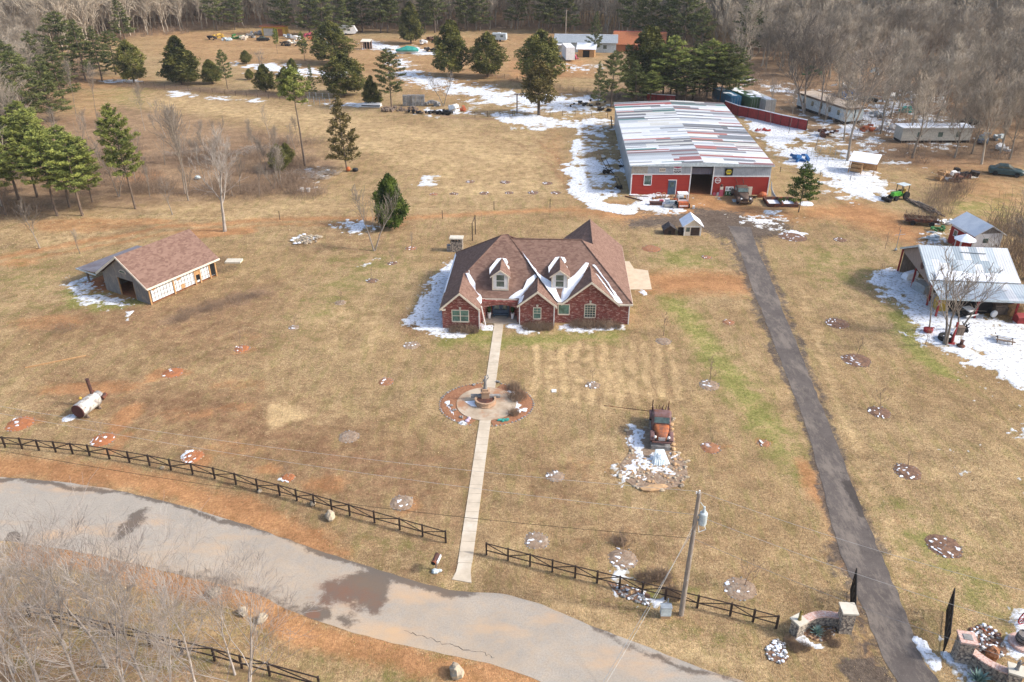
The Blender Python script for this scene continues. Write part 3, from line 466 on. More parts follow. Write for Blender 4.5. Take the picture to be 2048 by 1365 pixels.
# ================================================================ SNOW: real thin drifts whose rims dip into the ground
SN=[('p',[(905,508),(888,530),(862,560),(845,588),(826,616),(812,648),(830,662),(885,680),(906,670),(900,600),(912,560),(915,520)],1.05,1.2),('p',[(962,649),(986,650),(985,664),(965,663)],1.1,.5),('p',[(1006,649),(1040,648),(1062,655),(1072,662),(1040,664),(1010,657)],1.,.6),('p',[(1108,648),(1130,643),(1160,652),(1245,650),(1245,660),(1180,662),(1110,662)],.95,.8),('p',[(884,664),(935,666),(930,676),(895,680)],.95,.8),
 ('p',[(1150,250),(1232,240),(1240,300),(1255,360),(1262,395),(1200,400),(1165,380),(1145,350),(1130,330),(1145,290)],.62,2.5),('l',[(1150,340),(1165,385),(1200,412),(1250,420)],2.,.95,2.),('l',[(1160,260),(1150,300),(1148,340)],.7,.8,1.5),('l',[(1195,250),(1190,300),(1195,360)],.6,.78,1.5),('l',[(1236,250),(1243,300),(1250,350)],.5,.9,1.5),
 ('p',[(955,222),(1050,228),(1150,240),(1228,234),(1226,250),(1160,264),(1120,256),(1060,266),(1000,244)],.82,3.),('p',[(795,130),(860,150),(920,165),(1010,180),(1080,190),(1200,200),(1225,215),(1200,232),(1080,226),(1000,212),(950,215),(925,190),(880,178),(810,170),(790,148)],.88,5.),
 ('p',[(1445,212),(1520,235),(1612,252),(1606,268),(1575,300),(1540,292),(1500,255)],1.,2.),('p',[(1540,290),(1620,300),(1700,322),(1745,345),(1790,380),(1775,404),(1700,390),(1650,352),(1600,338),(1560,330)],.95,3.),('p',[(1560,255),(1640,262),(1700,280),(1760,300),(1740,330),(1640,310),(1560,290)],.6,4.),
 ('p',[(1480,165),(1600,175),(1760,190),(1900,210),(1960,290),(1900,300),(1750,308),(1640,290),(1600,262),(1600,235),(1560,200)],.55,8.),('p',[(1250,385),(1340,387),(1385,398),(1380,415),(1340,427),(1300,427),(1255,412)],.8,2.),('p',[(1425,392),(1520,395),(1515,403),(1430,406)],.68,1.5),('p',[(1478,418),(1560,418),(1585,440),(1540,457),(1490,445)],.66,3.),('l',[(1560,448),(1480,440),(1420,415),(1395,405)],.8,.55,2.),
 ('p',[(1736,548),(1760,538),(1800,545),(1850,560),(1880,600),(1960,625),(2080,640),(2110,790),(2040,780),(1990,745),(1940,735),(1880,707),(1832,680),(1832,655),(1790,612),(1745,580)],.98,1.8),('p',[(1990,740),(2080,760),(2110,960),(2048,950),(2000,860)],.5,5.),('p',[(1920,850),(2080,880),(2080,980),(1940,920)],.36,5.),
 ('p',[(1262,858),(1297,856),(1300,905),(1345,905),(1352,930),(1345,948),(1300,950),(1248,966),(1237,950),(1252,925),(1258,895)],1.,1.2),('p',[(993,770),(1018,774),(1040,795),(1046,825),(1030,838),(1022,800),(1000,782)],.9,.6),('l',[(893,805),(900,825),(912,842)],.12,.95,.3),('e',934,843,10,5,.9),('p',[(1596,1266),(1640,1290),(1662,1302),(1650,1314),(1600,1284)],1.2,.4),('l',[(1838,1285),(1860,1310),(1880,1335)],.35,1.1,.4),('p',[(2005,1208),(2060,1205),(2080,1300),(2035,1315),(2015,1260)],1.05,.8),('p',[(1875,1280),(1895,1300),(1960,1340),(2000,1370),(1960,1400),(1900,1340)],.72,.8),
 ('p',[(1212,1108),(1232,1130),(1262,1160),(1300,1178),(1345,1205),(1335,1225),(1290,1205),(1250,1190),(1215,1140)],.7,1.),('p',[(1535,1295),(1560,1280),(1572,1300),(1570,1328),(1545,1320)],.7,.8),('p',[(125,568),(155,556),(205,575),(262,604),(255,613),(170,610),(130,592)],.78,1.8),('p',[(250,628),(262,625),(265,645),(252,648)],.9,.5),('e',142,836,14,9,1.),
 ('p',[(662,455),(690,438),(738,443),(758,460),(720,472),(680,466)],.85,1.8),('p',[(822,352),(850,345),(880,368),(850,378),(818,374)],.55,2.),('p',[(702,540),(750,516),(746,530),(704,546)],.55,1.2),('p',[(468,126),(560,130),(700,145),(690,158),(560,150),(480,142)],.78,5.),('p',[(330,178),(460,196),(640,206),(780,212),(770,224),(560,208),(330,192)],.6,3.),('l',[(700,208),(758,212)],.9,1.,1.5),('p',[(740,84),(860,95),(874,110),(785,108),(740,96)],.95,6.),('p',[(590,335),(620,330),(680,352),(650,370),(600,380)],.55,3.),('p',[(785,105),(830,118),(810,150),(780,140)],.6,5.),
 ('p',[(830,210),(960,215),(960,235),(850,232)],.45,3.),('p',[(1170,190),(1225,195),(1225,225),(1160,220)],.6,3.),('p',[(1120,125),(1210,125),(1215,150),(1130,148)],.5,4.),('e',240,163,50,4,.5),('e',610,478,24,8,.8),('e',1585,470,24,8,.85),('e',1240,620,0.1,.1,0.),('e',1284,586,8,8,.8),('p',[(1750,320),(1800,325),(1990,345),(1980,360),(1800,340)],.4,4.),('p',[(1900,455),(1880,490),(1840,500),(1830,480),(1860,465)],.75,1.5),('e',1855,440,20,8,.9),('e',1668,380,30,25,.4),('p',[(1790,235),(1900,250),(1890,290),(1780,280)],.7,4.),('e',1610,408,14,5,.8),('l',[(370,905),(360,912),(362,922)],.22,1.1,.4),('l',[(188,876),(182,885),(186,892)],.2,1.1,.4),('l',[(22,842),(10,850)],.15,1.,.4),('p',[(1325,1175),(1350,1195),(1340,1225),(1322,1222)],.6,.5),('e',568,957,6,5,1.)]
sm=bpy.data.materials.new('old_snow');nt,b=nodes_of(sm)
col=mixc(nt,ramp(nt,tex(nt,.9,6,.7),.35,.6),(.80,.82,.86),(.62,.64,.68)); col=mixc(nt,mth(nt,'MULTIPLY',ramp(nt,tex(nt,2.6,6,.8),.53,.58),.85),col,(.25,.22,.17))
ta=nt.nodes.new('ShaderNodeAttribute');ta.attribute_name='tint';iv=mth(nt,'SUBTRACT',1.,ta.outputs['Fac']);k=mth(nt,'ADD',mth(nt,'MULTIPLY',iv,.75),mth(nt,'MULTIPLY',ramp(nt,tex(nt,4.5,6,.8),.35,.7),.5))
col=mixc(nt,ramp(nt,k,.55,.85),col,(.40,.36,.29))
nt.links.new(col,b.inputs['Base Color']);b.inputs['Roughness'].default_value=.75;bump(nt,b,tex(nt,5,5,.7),.6,.06)
def snow(x0,x1,y0,y1,st,fs,tilt=1.):
    xs=np.arange(x0,x1,st);ys=np.arange(y0,y1,st);X,Y=np.meshgrid(xs,ys);cov=field(SN,X,Y)*.93
    keep=cov>.03
    nz=np.zeros(X.shape);nz[:]=0.5
    nzv=fbm(X,Y,fs,4,.75)*.66+fbm(X+400,Y,fs*4.5,3)*.34
    nzv=np.clip((nzv-.5)*2.1+.5,0.02,1)
    h=np.clip((cov-nzv)*.22,-.05,.055)+np.where(cov>nzv,fbm(X,Y+99,.8,2)*.03,0); h=np.where(keep,h,-.06)
    ok=(h[:-1,:-1]>.002)|(h[1:,:-1]>.002)|(h[:-1,1:]>.002)|(h[1:,1:]>.002)
    jx=(vn(X*7.3,Y*7.1)-.5)*st*.7;jy=(vn(X*6.1+40,Y*8.3)-.5)*st*.7
    n_=X.shape[1];r,c=np.where(ok);i=r*n_+c;F=np.stack([i,i+1,i+n_+1,i+n_],1);u,inv=np.unique(F,return_inverse=True)
    V=np.stack([(X+jx).ravel(),(Y+jy).ravel(),(h-.004).ravel()],1)[u];tt=np.clip((cov-nzv)*4.5,0,1).ravel()[u];me=fastmesh('snow',V,inv.reshape(F.shape),sm,tint=tt,smooth=True);o=link('snow',me);tag(o,kind='stuff');o['label']='patchy melting snow lying on the ground'
snow(-72,90,24,112,.16,.75);snow(-110,150,112,300,.34,1.6)
# ================================================================ TREES
def tubes(segs,n=3):
    s=np.array(segs,float);a=s[:,0:3];b=s[:,3:6];r0=s[:,6];r1=s[:,7];d=b-a;d/=np.linalg.norm(d,axis=1)[:,None]+1e-9
    up=np.where(np.abs(d[:,2:3])<.9,[[0,0,1.]],[[1.,0,0]]);u=np.cross(d,up);u/=np.linalg.norm(u,axis=1)[:,None];w_=np.cross(d,u)
    N=len(s);V=np.zeros((N,2*n,3))
    for i in range(n):
        t=2*math.pi*i/n;o=u*math.cos(t)+w_*math.sin(t);V[:,i]=a+o*r0[:,None];V[:,n+i]=b+o*r1[:,None]
    F=[]
    for i in range(n): j=(i+1)%n;F.append(np.stack([np.arange(N)*2*n+k for k in (i,j,n+j,n+i)],1))
    return V.reshape(-1,3),np.concatenate(F)
def limb(rg,segs,p,d,L,r,lev,maxlev,nsub,up,wob,taper=.55,cn=5):
    pts=[p];rs=[r];dd=d.copy()
    for k in range(cn):
        dd=dd+rg.normal(0,wob,3)+np.array([0,0,up]);dd/=np.linalg.norm(dd);q=pts[-1]+dd*L/cn;pts.append(q);rs.append(r*(1-(k+1)/cn*(1-taper*.45)))
        segs[lev].append((*pts[-2],*q,rs[-2],rs[-1]))
    if lev<maxlev:
        for k in range(nsub[lev]):
            t=rg.uniform(.25,1.) if k else 1.;i=min(cn-1,int(t*cn));f=t*cn-i;q=pts[i]*(1-f)+pts[i+1]*f
            ax=pts[i+1]-pts[i];ax/=np.linalg.norm(ax)+1e-9;rv=rg.normal(0,1,3);rv-=ax*rv.dot(ax);rv/=np.linalg.norm(rv)+1e-9
            ang=rg.uniform(.35,.85);nd=ax*math.cos(ang)+rv*math.sin(ang)
            limb(rg,segs,q,nd,L*rg.uniform(.38,.62),rs[i]*.55,lev+1,maxlev,nsub,up,wob,cn=max(2,cn-1))
def bare(seed,h=12.,bole=.35,nl=9,spread=.55,r=.16,nsub=(0,7,6,4),up=.10,tw=.010,lv=4,twmin=.011,fork=1,lean=0.):
    rg=np.random.RandomState(seed);segs=[[] for _ in range(6)];tr=[]
    for f in range(fork):
        p=np.array([rg.normal(0,.12)*(fork>1),rg.normal(0,.12)*(fork>1),0.]);d=np.array([rg.normal(lean,.04+.16*(fork>1)),rg.normal(0,.04+.16*(fork>1)),1.]);pts=[p];K=9
        for k in range(K):
            d=d+rg.normal(0,.06,3);d[2]=abs(d[2]);d/=np.linalg.norm(d);pts.append(pts[-1]+d*h*.92/K)
            tr.append((*pts[-2],*pts[-1],r*(1.15 if k==0 else 1-.88*k/K),r*(1-.88*(k+1)/K)))
        for i in range(nl):
            t=bole+(1-bole)*((i+.5)/nl)**.9;k=min(K-1,int(t*K));q=pts[k]+(pts[k+1]-pts[k])*(t*K-k);a=i*2.4+rg.uniform(-.5,.5);e=spread*rg.uniform(.7,1.25)*(1.15-.55*t)
            dv=np.array([math.cos(a)*e,math.sin(a)*e,1.]);dv/=np.linalg.norm(dv);L=h*(.50-.30*t)*rg.uniform(.8,1.2)
            limb(rg,segs,q,dv,L,r*(1-.85*t)*.55,1,lv-1,(0,)+nsub[1:]+(0,),up,.13)
    cr=[s for l in segs for s in l];cr=[s[:6]+(max(s[6],twmin),max(s[7],twmin*.7)) for s in cr]
    return tr,cr
def tufts(P,K,L,wd,rg,droop=0.,tintbase=None):
    N=len(P);d=rg.normal(0,1,(N,K,3));d[:,:,2]=np.abs(d[:,:,2])*.7-droop;d/=np.linalg.norm(d,axis=2)[:,:,None]
    s=np.cross(d,rg.normal(0,1,(N,K,3)));s/=np.linalg.norm(s,axis=2)[:,:,None]+1e-9;l=L*rg.uniform(.6,1.3,(N,K,1));b=P[:,None,:]+rg.normal(0,L*.3,(N,K,3))
    v=np.stack([b-s*wd*.4,b+s*wd*.4,b+d*l+s*wd*.5,b+d*l-s*wd*.35],2).reshape(-1,3);F=np.arange(len(v)).reshape(-1,4)
    t=(tintbase if tintbase is not None else rg.rand(N))[:,None]+rg.normal(0,.13,(N,K));t=np.repeat(np.clip(t,0,1).reshape(-1),4)
    return v,F,t
def pine(seed,h=14.,w_=4.,cb=.4,nw=11,sparse=1.,shape='round',fl=.45,K=7,bend=0.):
    rg=np.random.RandomState(seed);p=np.zeros(3);tr=[];pts=[p];d=np.array([bend,0,1.]);K0=10
    for k in range(K0):
        d=d+rg.normal(0,.025,3);d/=np.linalg.norm(d);q=pts[-1]+d*h/K0;rr=h*.0125;tr.append((*pts[-1],*q,rr*(1-.85*k/K0),rr*(1-.85*(k+1)/K0)));pts.append(q)
    br=[];TP=[];TT=[]
    for i in range(nw*6):
        t=cb+(1-cb)*(i+.5)/(nw*6);k=min(K0-1,int(t*K0));q=pts[k]+(pts[k+1]-pts[k])*(t*K0-k);u=(t-cb)/(1-cb)
        if rg.rand()>sparse: continue
        prof={'round':math.sin(math.pi*min(1,.22+u*.78))**.7*(1.02-.25*u),'cone':(1-u)**.8*.96+.06,'egg':math.sin(math.pi*(.16+.84*u)**.8)**.8,'col':(1-u**2.2)*.9+.1}[shape]
        L=w_*prof*rg.uniform(.72,1.12);a=i*2.399+rg.uniform(-.3,.3);e=rg.uniform(-.05,.35)+u*.35
        dv=np.array([math.cos(a),math.sin(a),e]);dv/=np.linalg.norm(dv);mid=q+dv*L*.55;end=q+dv*L+np.array([0,0,L*.10])
        br+=[(*q,*mid,.045,.03),(*mid,*end,.03,.012)]
        nt_=max(3,int(L/fl*2.6));s=rg.uniform(.3,1.05,nt_)**.7;P=q+(end-q)*s[:,None];side=np.array([-dv[1],dv[0],0]);P=P+side*(rg.uniform(-1,1,(nt_,1))*L*.28*(1.1-s[:,None]*.6))+rg.normal(0,.10,(nt_,3))*np.array([1,1,.9])
        TP.append(P);lb=rg.uniform(.15,.75);TT.append(np.clip(lb+(s-.6)*.5+rg.normal(0,.08,nt_),0,1))
    P=np.concatenate(TP);t=np.concatenate(TT);v,F,tt=tufts(P,K,fl,fl*.34,rg,0.,t)
    return tr,br,v,F,tt
def cedar(seed,h=7.,w_=2.4,base=.4,n=2600,fl=.28,K=5,lump=.25,shape=1.,gap=0.,stem=True):
    """dense crown: tufts through an uneven egg-shaped shell"""
    rg=np.random.RandomState(seed);u=rg.rand(n);a=rg.rand(n)*2*math.pi
    prof=(np.sin(math.pi*np.clip(.10+.90*u,0,1)**shape)**.75)
    lum=1+lump*np.sin(a*3+u*9+seed)+lump*.8*np.sin(a*5-u*15+seed*2)+lump*.6*(rg.rand(n)-.5)
    r=w_*prof*lum*np.sqrt(rg.uniform(.35,1.,n));z=base+(h-base)*u
    P=np.stack([r*np.cos(a),r*np.sin(a),z+rg.normal(0,.08,n)],1)
    nzz=np.array([mnoise.noise(Vector((p[0]*.8+seed,p[1]*.8,p[2]*.8))) for p in P])
    if gap: k=nzz>-.5+gap;P=P[k];nzz=nzz[k];lum=lum[k];
    t=np.clip(.42+nzz*.9+(lum-1)*.5+rg.normal(0,.08,len(P)),0,1);v,F,tt=tufts(P,K,fl,fl*.5,rg,.1,t)
    tr=[(0,0,0,rg.normal(0,.05),0,h*.5,h*.02+.04,h*.012+.02),(0,0,h*.5,0,0,h*.92,h*.012+.02,.02)];br=[]
    for i in range(26): t_=rg.uniform(.12,.9);a_=rg.rand()*6.28;L=w_*math.sin(math.pi*min(1,.1+.9*t_))*.7;br.append((0,0,h*t_*.9,math.cos(a_)*L,math.sin(a_)*L,h*t_*.9+L*.3,.03,.012))
    return tr,br,v,F,tt
class Kind:
    def __init__(s,name,cat,tr,cr,tm,cm,fol=None,nt_=6,nc=3):
        s.name=name;s.cat=cat;V,F=tubes(tr,nt_);s.tm=fastmesh('trunk',V,F,tm,smooth=True)
        if fol is None: V,F=tubes(cr,nc);s.cm=fastmesh('crown',V,F,cm)
        else:
            V,F=tubes(cr,3);v,f,t=fol;V2=np.concatenate([v,V]);F2=np.concatenate([f,F+len(v)]);tt=np.concatenate([t,np.full(len(V),.0)]);s.cm=fastmesh('crown',V2,F2,cm,tint=tt)
        s.h=max(v.co.z for v in s.cm.vertices) if fol is None else float(V2[:,2].max())
    def put(s,loc,label,h=None,rz=None,group=None,wide=1.):
        k=(h/s.h) if h else 1.;e=T(s.name,label,s.cat,loc,RG.uniform(0,6.28) if rz is None else rz,group);e.scale=(k*wide,k*wide,k)
        link('trunk',s.tm,e);link('crown',s.cm,e);return e
RG=random.Random(11)
ORD=['first','second','third','fourth','fifth','sixth','seventh','eighth','ninth','tenth','eleventh','twelfth','thirteenth','fourteenth','fifteenth','sixteenth','seventeenth','eighteenth','nineteenth','twentieth','twenty-first','twenty-second','twenty-third','twenty-fourth','twenty-fifth']
def ranked(L): s=sorted(range(len(L)),key=lambda i:(L[i][0],L[i][1]));return [ORD[s.index(i)] for i in range(len(L))]
def kp(name,cat,mat_,*a,cm='pinedark',nt_=6,f=pine,**k): tr,br,v,F,t=f(*a,**k);return Kind(name,cat,tr,br,M['pbark'],M[cm],(v,F,t),nt_)
PINES=[kp('pine_tree','pine tree',0,s,h=14,w_=3.3,cb=c,nw=13,cm='pine',shape=sh,fl=.26,K=9,sparse=.88) for s,c,sh in ((1,.32,'egg'),(2,.24,'egg'),(3,.38,'round'))]
PDARK=[kp('pine_tree','pine tree',0,s,h=15,w_=3.6,cb=c,nw=11,cm='pinedark',shape=sh,fl=.32,K=7,sparse=.88) for s,c,sh in ((4,.18,'cone'),(5,.24,'egg'),(6,.12,'cone'))]
FPINE=[kp('pine_tree','pine tree',0,s,h=18,w_=4.,cb=c,nw=11,cm='pinedark',shape=sh,fl=.5,K=6,sparse=.85) for s,c,sh in ((7,.18,'egg'),(8,.12,'cone'),(9,.25,'egg'))]
CED=[kp('cedar_tree','cedar tree',0,s,h=8,w_=w_,base=.9,n=4200,fl=.24,K=5,cm='cedar',f=cedar,shape=sp,gap=gp_) for s,w_,sp,gp_ in ((21,2.3,.62,.2),(22,2.7,.8,.28),(23,1.9,.5,.15))]
OLIVE=kp('cedar_tree','cedar tree',0,25,h=9,w_=2.5,base=2.2,n=2100,fl=.32,K=4,cm='olive',f=cedar,shape=.7,gap=.33)
GREENC=kp('cedar_tree','cedar tree',0,26,h=6.5,w_=2.3,base=.5,n=4600,fl=.22,K=5,cm='cedargreen',f=cedar,shape=.7,lump=.24,gap=.1)
SPARSE=kp('cedar_tree','cedar tree',0,27,h=11,w_=3.2,cb=.08,nw=11,cm='olive',shape='cone',fl=.34,K=6,f=pine,sparse=.8)
SHOPC=kp('cedar_tree','cedar tree',0,28,h=8,w_=3.0,cb=.24,nw=11,cm='cedargreen',shape='cone',fl=.30,K=5,f=pine,sparse=.95)
TALLP=kp('pine_tree','pine tree',0,29,h=16,w_=3.,cb=.66,nw=6,cm='pine',shape='round',fl=.36,bend=-.02)
M['lonebark']=mat('silvery_bark',(.44,.39,.34),.95,(.27,.235,.21),1.5,rnd=.1)
def kb(name,mat_,seed,**k): tr,cr=bare(seed,**k);return Kind(name,'bare tree',tr,cr,M[mat_],M[mat_])
FB=[kb('bare_tree','fbark',s,h=15,bole=b*.6,nl=15,spread=sp*1.1,r=.22,nsub=(0,8,6,0),twmin=.03,lv=4) for s,b,sp in ((31,.35,.5),(32,.28,.65),(33,.42,.42),(34,.32,.55))]
NB=[kb('bare_tree','bark',s,h=11,bole=b,nl=13,spread=sp,r=.14,nsub=(0,9,7,3),twmin=.018,fork=fk) for s,b,sp,fk in ((41,.28,.5,1),(42,.34,.42,1),(43,.2,.5,2))]
WB=[kb('bare_tree','wbark',s,h=13,bole=.2,nl=12,spread=sp,r=.09,nsub=(0,8,7,3),twmin=.0075,up=.14) for s,sp in ((51,.65),(52,.55),(53,.75))]
YB=[kb('bare_tree','bark',s,h=5,bole=.25,nl=9,spread=.6,r=.07,nsub=(0,9,0,0),twmin=.014,fork=fk,lv=3) for s,fk in ((61,1),(62,2),(63,1))]
SAP=[kb('sapling','shrub',s,h=1.9,bole=.15,nl=7,spread=.7,r=.025,nsub=(0,5,3,0),twmin=.009,lv=3) for s in (71,72,73)]
THIN=[kb('bare_tree','bark',s,h=11,bole=.45,nl=14,spread=.4,r=.09,nsub=(0,12,0,0),twmin=.02,lv=3) for s in (81,82)]
def place(K,bx,by,ty,label,wide=1.,group=None,rz=None): return K.put(at(bx,by),label,h=max(.6,hgt(bx,by,ty)),wide=wide,group=group,rz=rz)
LONE=kb('bare_tree','lonebark',44,h=11,bole=.3,nl=12,spread=.75,r=.20,nsub=(0,8,6,2),twmin=.016)
# --- single trees one can point at
place(GREENC,783,456,345,'dense green egg-shaped cedar behind the brick house, left of its ridge',.76)
place(SPARSE,694,343,186,'tall thin-crowned olive cedar beside a brush pile with an orange ball at its foot',.9)
place(TALLP,610,332,132,'tall pine with a long bare trunk and a small crown, left of the olive cedar',1.)
place(PINES[0],271,418,203,'lone yellow-green pine with a clear trunk at the edge of the hollow',.85)
place(SHOPC,1597,425,322,'small open cedar standing right of the red metal workshop',1.05)
place(OLIVE,1078,230,118,'yellow-brown cedar with a clear trunk by the wooden gate frame',1.05)
place(CED[1],1080,172,57,'broad dark cedar dusted with snow behind the yellow-brown cedar',1.2)
place(CED[0],903,152,38,'tall dark egg-shaped cedar above the snowy pasture',1.05)
place(CED[1],975,155,62,'rounded cedar just right of the tall egg-shaped cedar',1.15)
place(CED[0],822,88,2,'evergreen with snow at its foot beyond the green covered boat',.95)
place(CED[2],366,170,70,'dark pointed cedar on the pasture fence, left of the camper',1.5)
place(CED[0],425,168,118,'low dark cedar in the fence row beside the pointed cedar',1.3)
place(PDARK[1],455,178,98,'bushy pine at the fence row right of the pointed cedar',.9)
place(CED[1],268,166,78,'ragged green cedar where the fence row meets the left woods',1.0)
place(CED[1],493,128,100,'little round cedar standing alone in the upper pasture',1.2);place(CED[1],500,160,137,'little round cedar just behind the fence row',1.2);place(CED[1],586,150,116,'little pointed cedar near the upper snow strip',1.)
place(CED[1],665,128,40,'wide olive cedar in front of the white camper',1.45)
place(PINES[1],610,122,62,'slim young pine left of the wide olive cedar',.8);place(PINES[2],555,108,55,'thin young pine by the yellow shed',.6)
place(CED[1],690,192,103,'broad dark cedar above the wire pen',1.5);place(PDARK[2],625,195,128,'dark young pine in the fence row, left of the wire pen',.8)
place(CED[1],575,190,132,'green cedar behind the tall bare-trunked pine',1.1);place(CED[0],532,185,128,'dark cedar wrapped by bare branches in the fence row',1.2)
place(PDARK[1],783,218,94,'grey-green tangled evergreen above the block pile',1.1);place(CED[2],745,212,150,'small dark cedar beside the upturned boat',1.2)
place(PDARK[0],1195,222,122,'thin olive pine behind the far left corner of the workshop',.8);place(PDARK[1],1222,215,100,'tangled evergreen behind the far left corner of the workshop',1.2)
place(CED[0],1290,195,48,'tall brown-green cedar right of the orange house roof',1.1);place(PDARK[0],1188,112,22,'dark pine beside the far power pole',1.)
LL=[(1325,200,80),(1352,205,70),(1385,200,82),(1412,205,75),(1440,208,85),(1300,212,140),(1475,190,95),(1340,195,95),(1398,192,90),(1430,198,105),(1368,212,120),(1455,205,110),(1270,212,120)];rk=ranked(LL)
for i,(x,yb,yt) in enumerate(LL):
    place((PINES if i%2 else PDARK)[i%3],x,yb,yt,'%s from the left of the pines behind the patchwork metal roof'%rk[i],1.65,'pines behind the workshop')
LL=[(60,330,200),(95,352,215),(115,432,258),(165,432,262),(140,415,250),(12,430,262),(38,400,225),(-20,380,225),(-60,420,240),(75,395,225),(185,405,300)];rk=ranked(LL)
for i,(x,yb,yt) in enumerate(LL):
    place(PINES[i%3],x,yb,yt,'%s from the left of the yellow-green pines massed at the left edge'%rk[i],1.35,'pines at the left edge')
LL=[(5,250,95),(55,262,100),(108,245,108),(-45,250,90),(140,155,22),(172,162,38),(205,163,52),(232,150,60),(128,205,70),(-90,280,110),(30,215,70),(85,190,60)];rk=ranked(LL)
for i,(x,yb,yt) in enumerate(LL):
    place(PDARK[i%3],x,yb,yt,'%s from the left of the dark pines in the upper left woods'%rk[i],1.45,'dark pines of the upper left woods')
LL=[(563,70,0),(620,72,-8),(648,72,0),(690,62,-5),(725,64,-5),(762,66,-12),(775,66,-5),(850,66,-6),(870,66,-8),(935,62,0),(960,62,-5),(1085,66,0),(1105,66,5),(1140,66,8),(1265,85,0),(1300,90,5),(1335,95,8),(1368,100,0),(1030,60,-5),(690,70,20),(1400,108,40),(1500,120,25),(250,80,20),(435,62,8),(470,60,12)];rk=ranked(LL)
for i,(x,yb,yt) in enumerate(LL):
    place(FPINE[i%3],x,yb,yt-28,'%s from the left of the dark pines along the wood at the top'%rk[i],1.45,'dark pines along the far wood')
# bare trees one can tell apart
place(LONE,450,463,236,'pale bare tree with spreading limbs standing by the red clay patch',1.,rz=1.)
place(THIN[0],370,388,190,'tall slender bare tree in the hollow, first of a close pair',1.2);place(THIN[1],377,402,195,'tall slender bare tree in the hollow, second of a close pair',1.1)
place(YB[0],345,430,352,'small bare tree below the slender pair',1.2);place(YB[0],80,497,395,'pale forked bare tree near the left edge above the barn',1.1)
place(YB[2],160,508,452,'little pinkish bare tree left of the barn roof',1.1);place(YB[1],748,502,368,'brown bushy bare tree left of the dense green cedar',1.0)
place(YB[1],888,212,140,'twisted twin-trunked bare tree by the block pile',1.2);place(THIN[1],290,262,160,'thin white bare tree in the pasture corner');place(THIN[0],195,240,120,'thin bare tree by the left pines, nearer one',.8);place(THIN[0],152,228,110,'thin bare tree by the left pines, farther one',.8)
place(YB[2],823,499,462,'bare bush on a red mulch ring behind the house corner',.9);place(YB[2],533,172,92,'grey spreading bare tree in the pasture fence row',1.3);place(YB[2],630,108,68,'small bare orchard tree below the camper',1.3)
place(NB[1],1695,322,60,'big leaning bare tree with a forked trunk before the mobile home',1.2,rz=2.);place(NB[2],1610,228,20,'massive forked bare tree right of the white container',1.2);place(NB[0],1638,232,30,'thick bare tree just right of the massive forked one',1.1)
place(FB[0],1472,178,-5,'huge pale bare tree left of the white car',.95);place(THIN[0],1577,268,165,'thin bare trunk in front of the red fence',.8)
place(THIN[1],1630,300,170,'thin bare sapling tree right of the red fence',.9);place(THIN[0],1540,250,150,'thin bare tree by the white container door',.7)
place(YB[0],1857,664,535,'bare tree growing from the red planter by the carport',1.1,rz=.4);place(YB[1],1890,690,520,'bare tree growing from the black tyre planter',1.2,rz=2.);place(YB[1],1921,662,528,'bare tree beside the red post, right of the tyre planter',1.1,rz=4.)
place(NB[1],2058,640,430,'grey bare tree at the right edge beside the carport',1.3);place(NB[2],2050,560,370,'brushy bare tree at the right edge behind the grey shed',1.3);place(NB[0],2075,520,360,'bare tree cut by the right edge above the grey shed',1.4)
for i,(x,yb,yt) in enumerate([(30,1345,1010),(92,1410,1000),(185,1450,1015),(215,1335,1010),(300,1400,1030),(405,1400,1062),(-30,1410,980),(-25,1270,1005),(290,1500,1050),(505,1450,1085),(380,1520,1120),(100,1520,1120),(130,1290,1040),(470,1350,1100)]):
    place(WB[i%3],x,yb,yt,'one of the pale-twigged bare trees in the near left corner below the road',1.25,'pale bare trees in the near left corner')
for i,(x,yb,yt) in enumerate([(215,330,235),(240,300,225),(330,330,262),(420,330,262),(480,375,300),(520,395,322),(300,395,330),(170,300,222),(440,290,235),(590,300,240)]): place((THIN+YB)[i%5],x,yb,yt,'one of the thin grey bare trees scattered through the hollow',1.,'thin bare trees in the hollow')
# hollow brush: low thickets
def brush(seed,n=150,R0=1.6,h=1.3,r=.008):
    rg=np.random.RandomState(seed);s=[]
    for i in range(n):
        a=rg.rand()*6.28;q=R0*math.sqrt(rg.rand());p=np.array([q*math.cos(a),q*math.sin(a),0]);d=rg.normal(0,.35,3);d[2]=1
        for k in range(3): e=p+d*h/3*rg.uniform(.5,1.1);s.append((*p,*e,r*(1.3-.3*k),r));p=e;d=d+rg.normal(0,.4,3)
    return tubes(s,3)
BR=[fastmesh('bush',*brush(s),M['shrub']) for s in (1,2)];BR2=[fastmesh('bush',*brush(s,420,1.1,.9,.010),M['shrub']) for s in (3,4)]
def bush(px,py,s,label,group=None,ms=BR,name='bush',sz=None):
    o=link(name,ms[RG.randrange(len(ms))]);o.location=at(px,py);o.rotation_euler=(0,0,RG.uniform(0,6));o.scale=(s,s,(sz or s)*(.62 if sz is None and ms is BR else 1));return tag(o,label,'bush',group)
rg=random.Random(4)
for i in range(34):
    x=rg.uniform(90,600);y=rg.uniform(265,398)
    (THIN+YB+NB[1:2])[i%6].put(at(x,y),'one of the thin grey bare trees scattered through the hollow',h=rg.uniform(4.,8.5),group='thin bare trees in the hollow')
for i in range(90):
    x=rg.uniform(120,630);y=rg.uniform(272,392)
    if y<300 and x<230: continue
    bush(x,y,rg.uniform(.9,2.),'one of the brown thickets filling the hollow below the pasture','thickets in the hollow')
for i in range(16): bush(350+i*11+rg.uniform(-12,12),642-i*3.8+rg.uniform(-7,7),rg.uniform(.3,.75),'one of the low dry thickets in the ditch beside the barn','ditch thickets')
for i,(x,y) in enumerate([(440,525),(455,540),(130,660),(425,545)]): bush(x,y,.8,'one of the low thickets by the right end of the barn','barn end thickets')
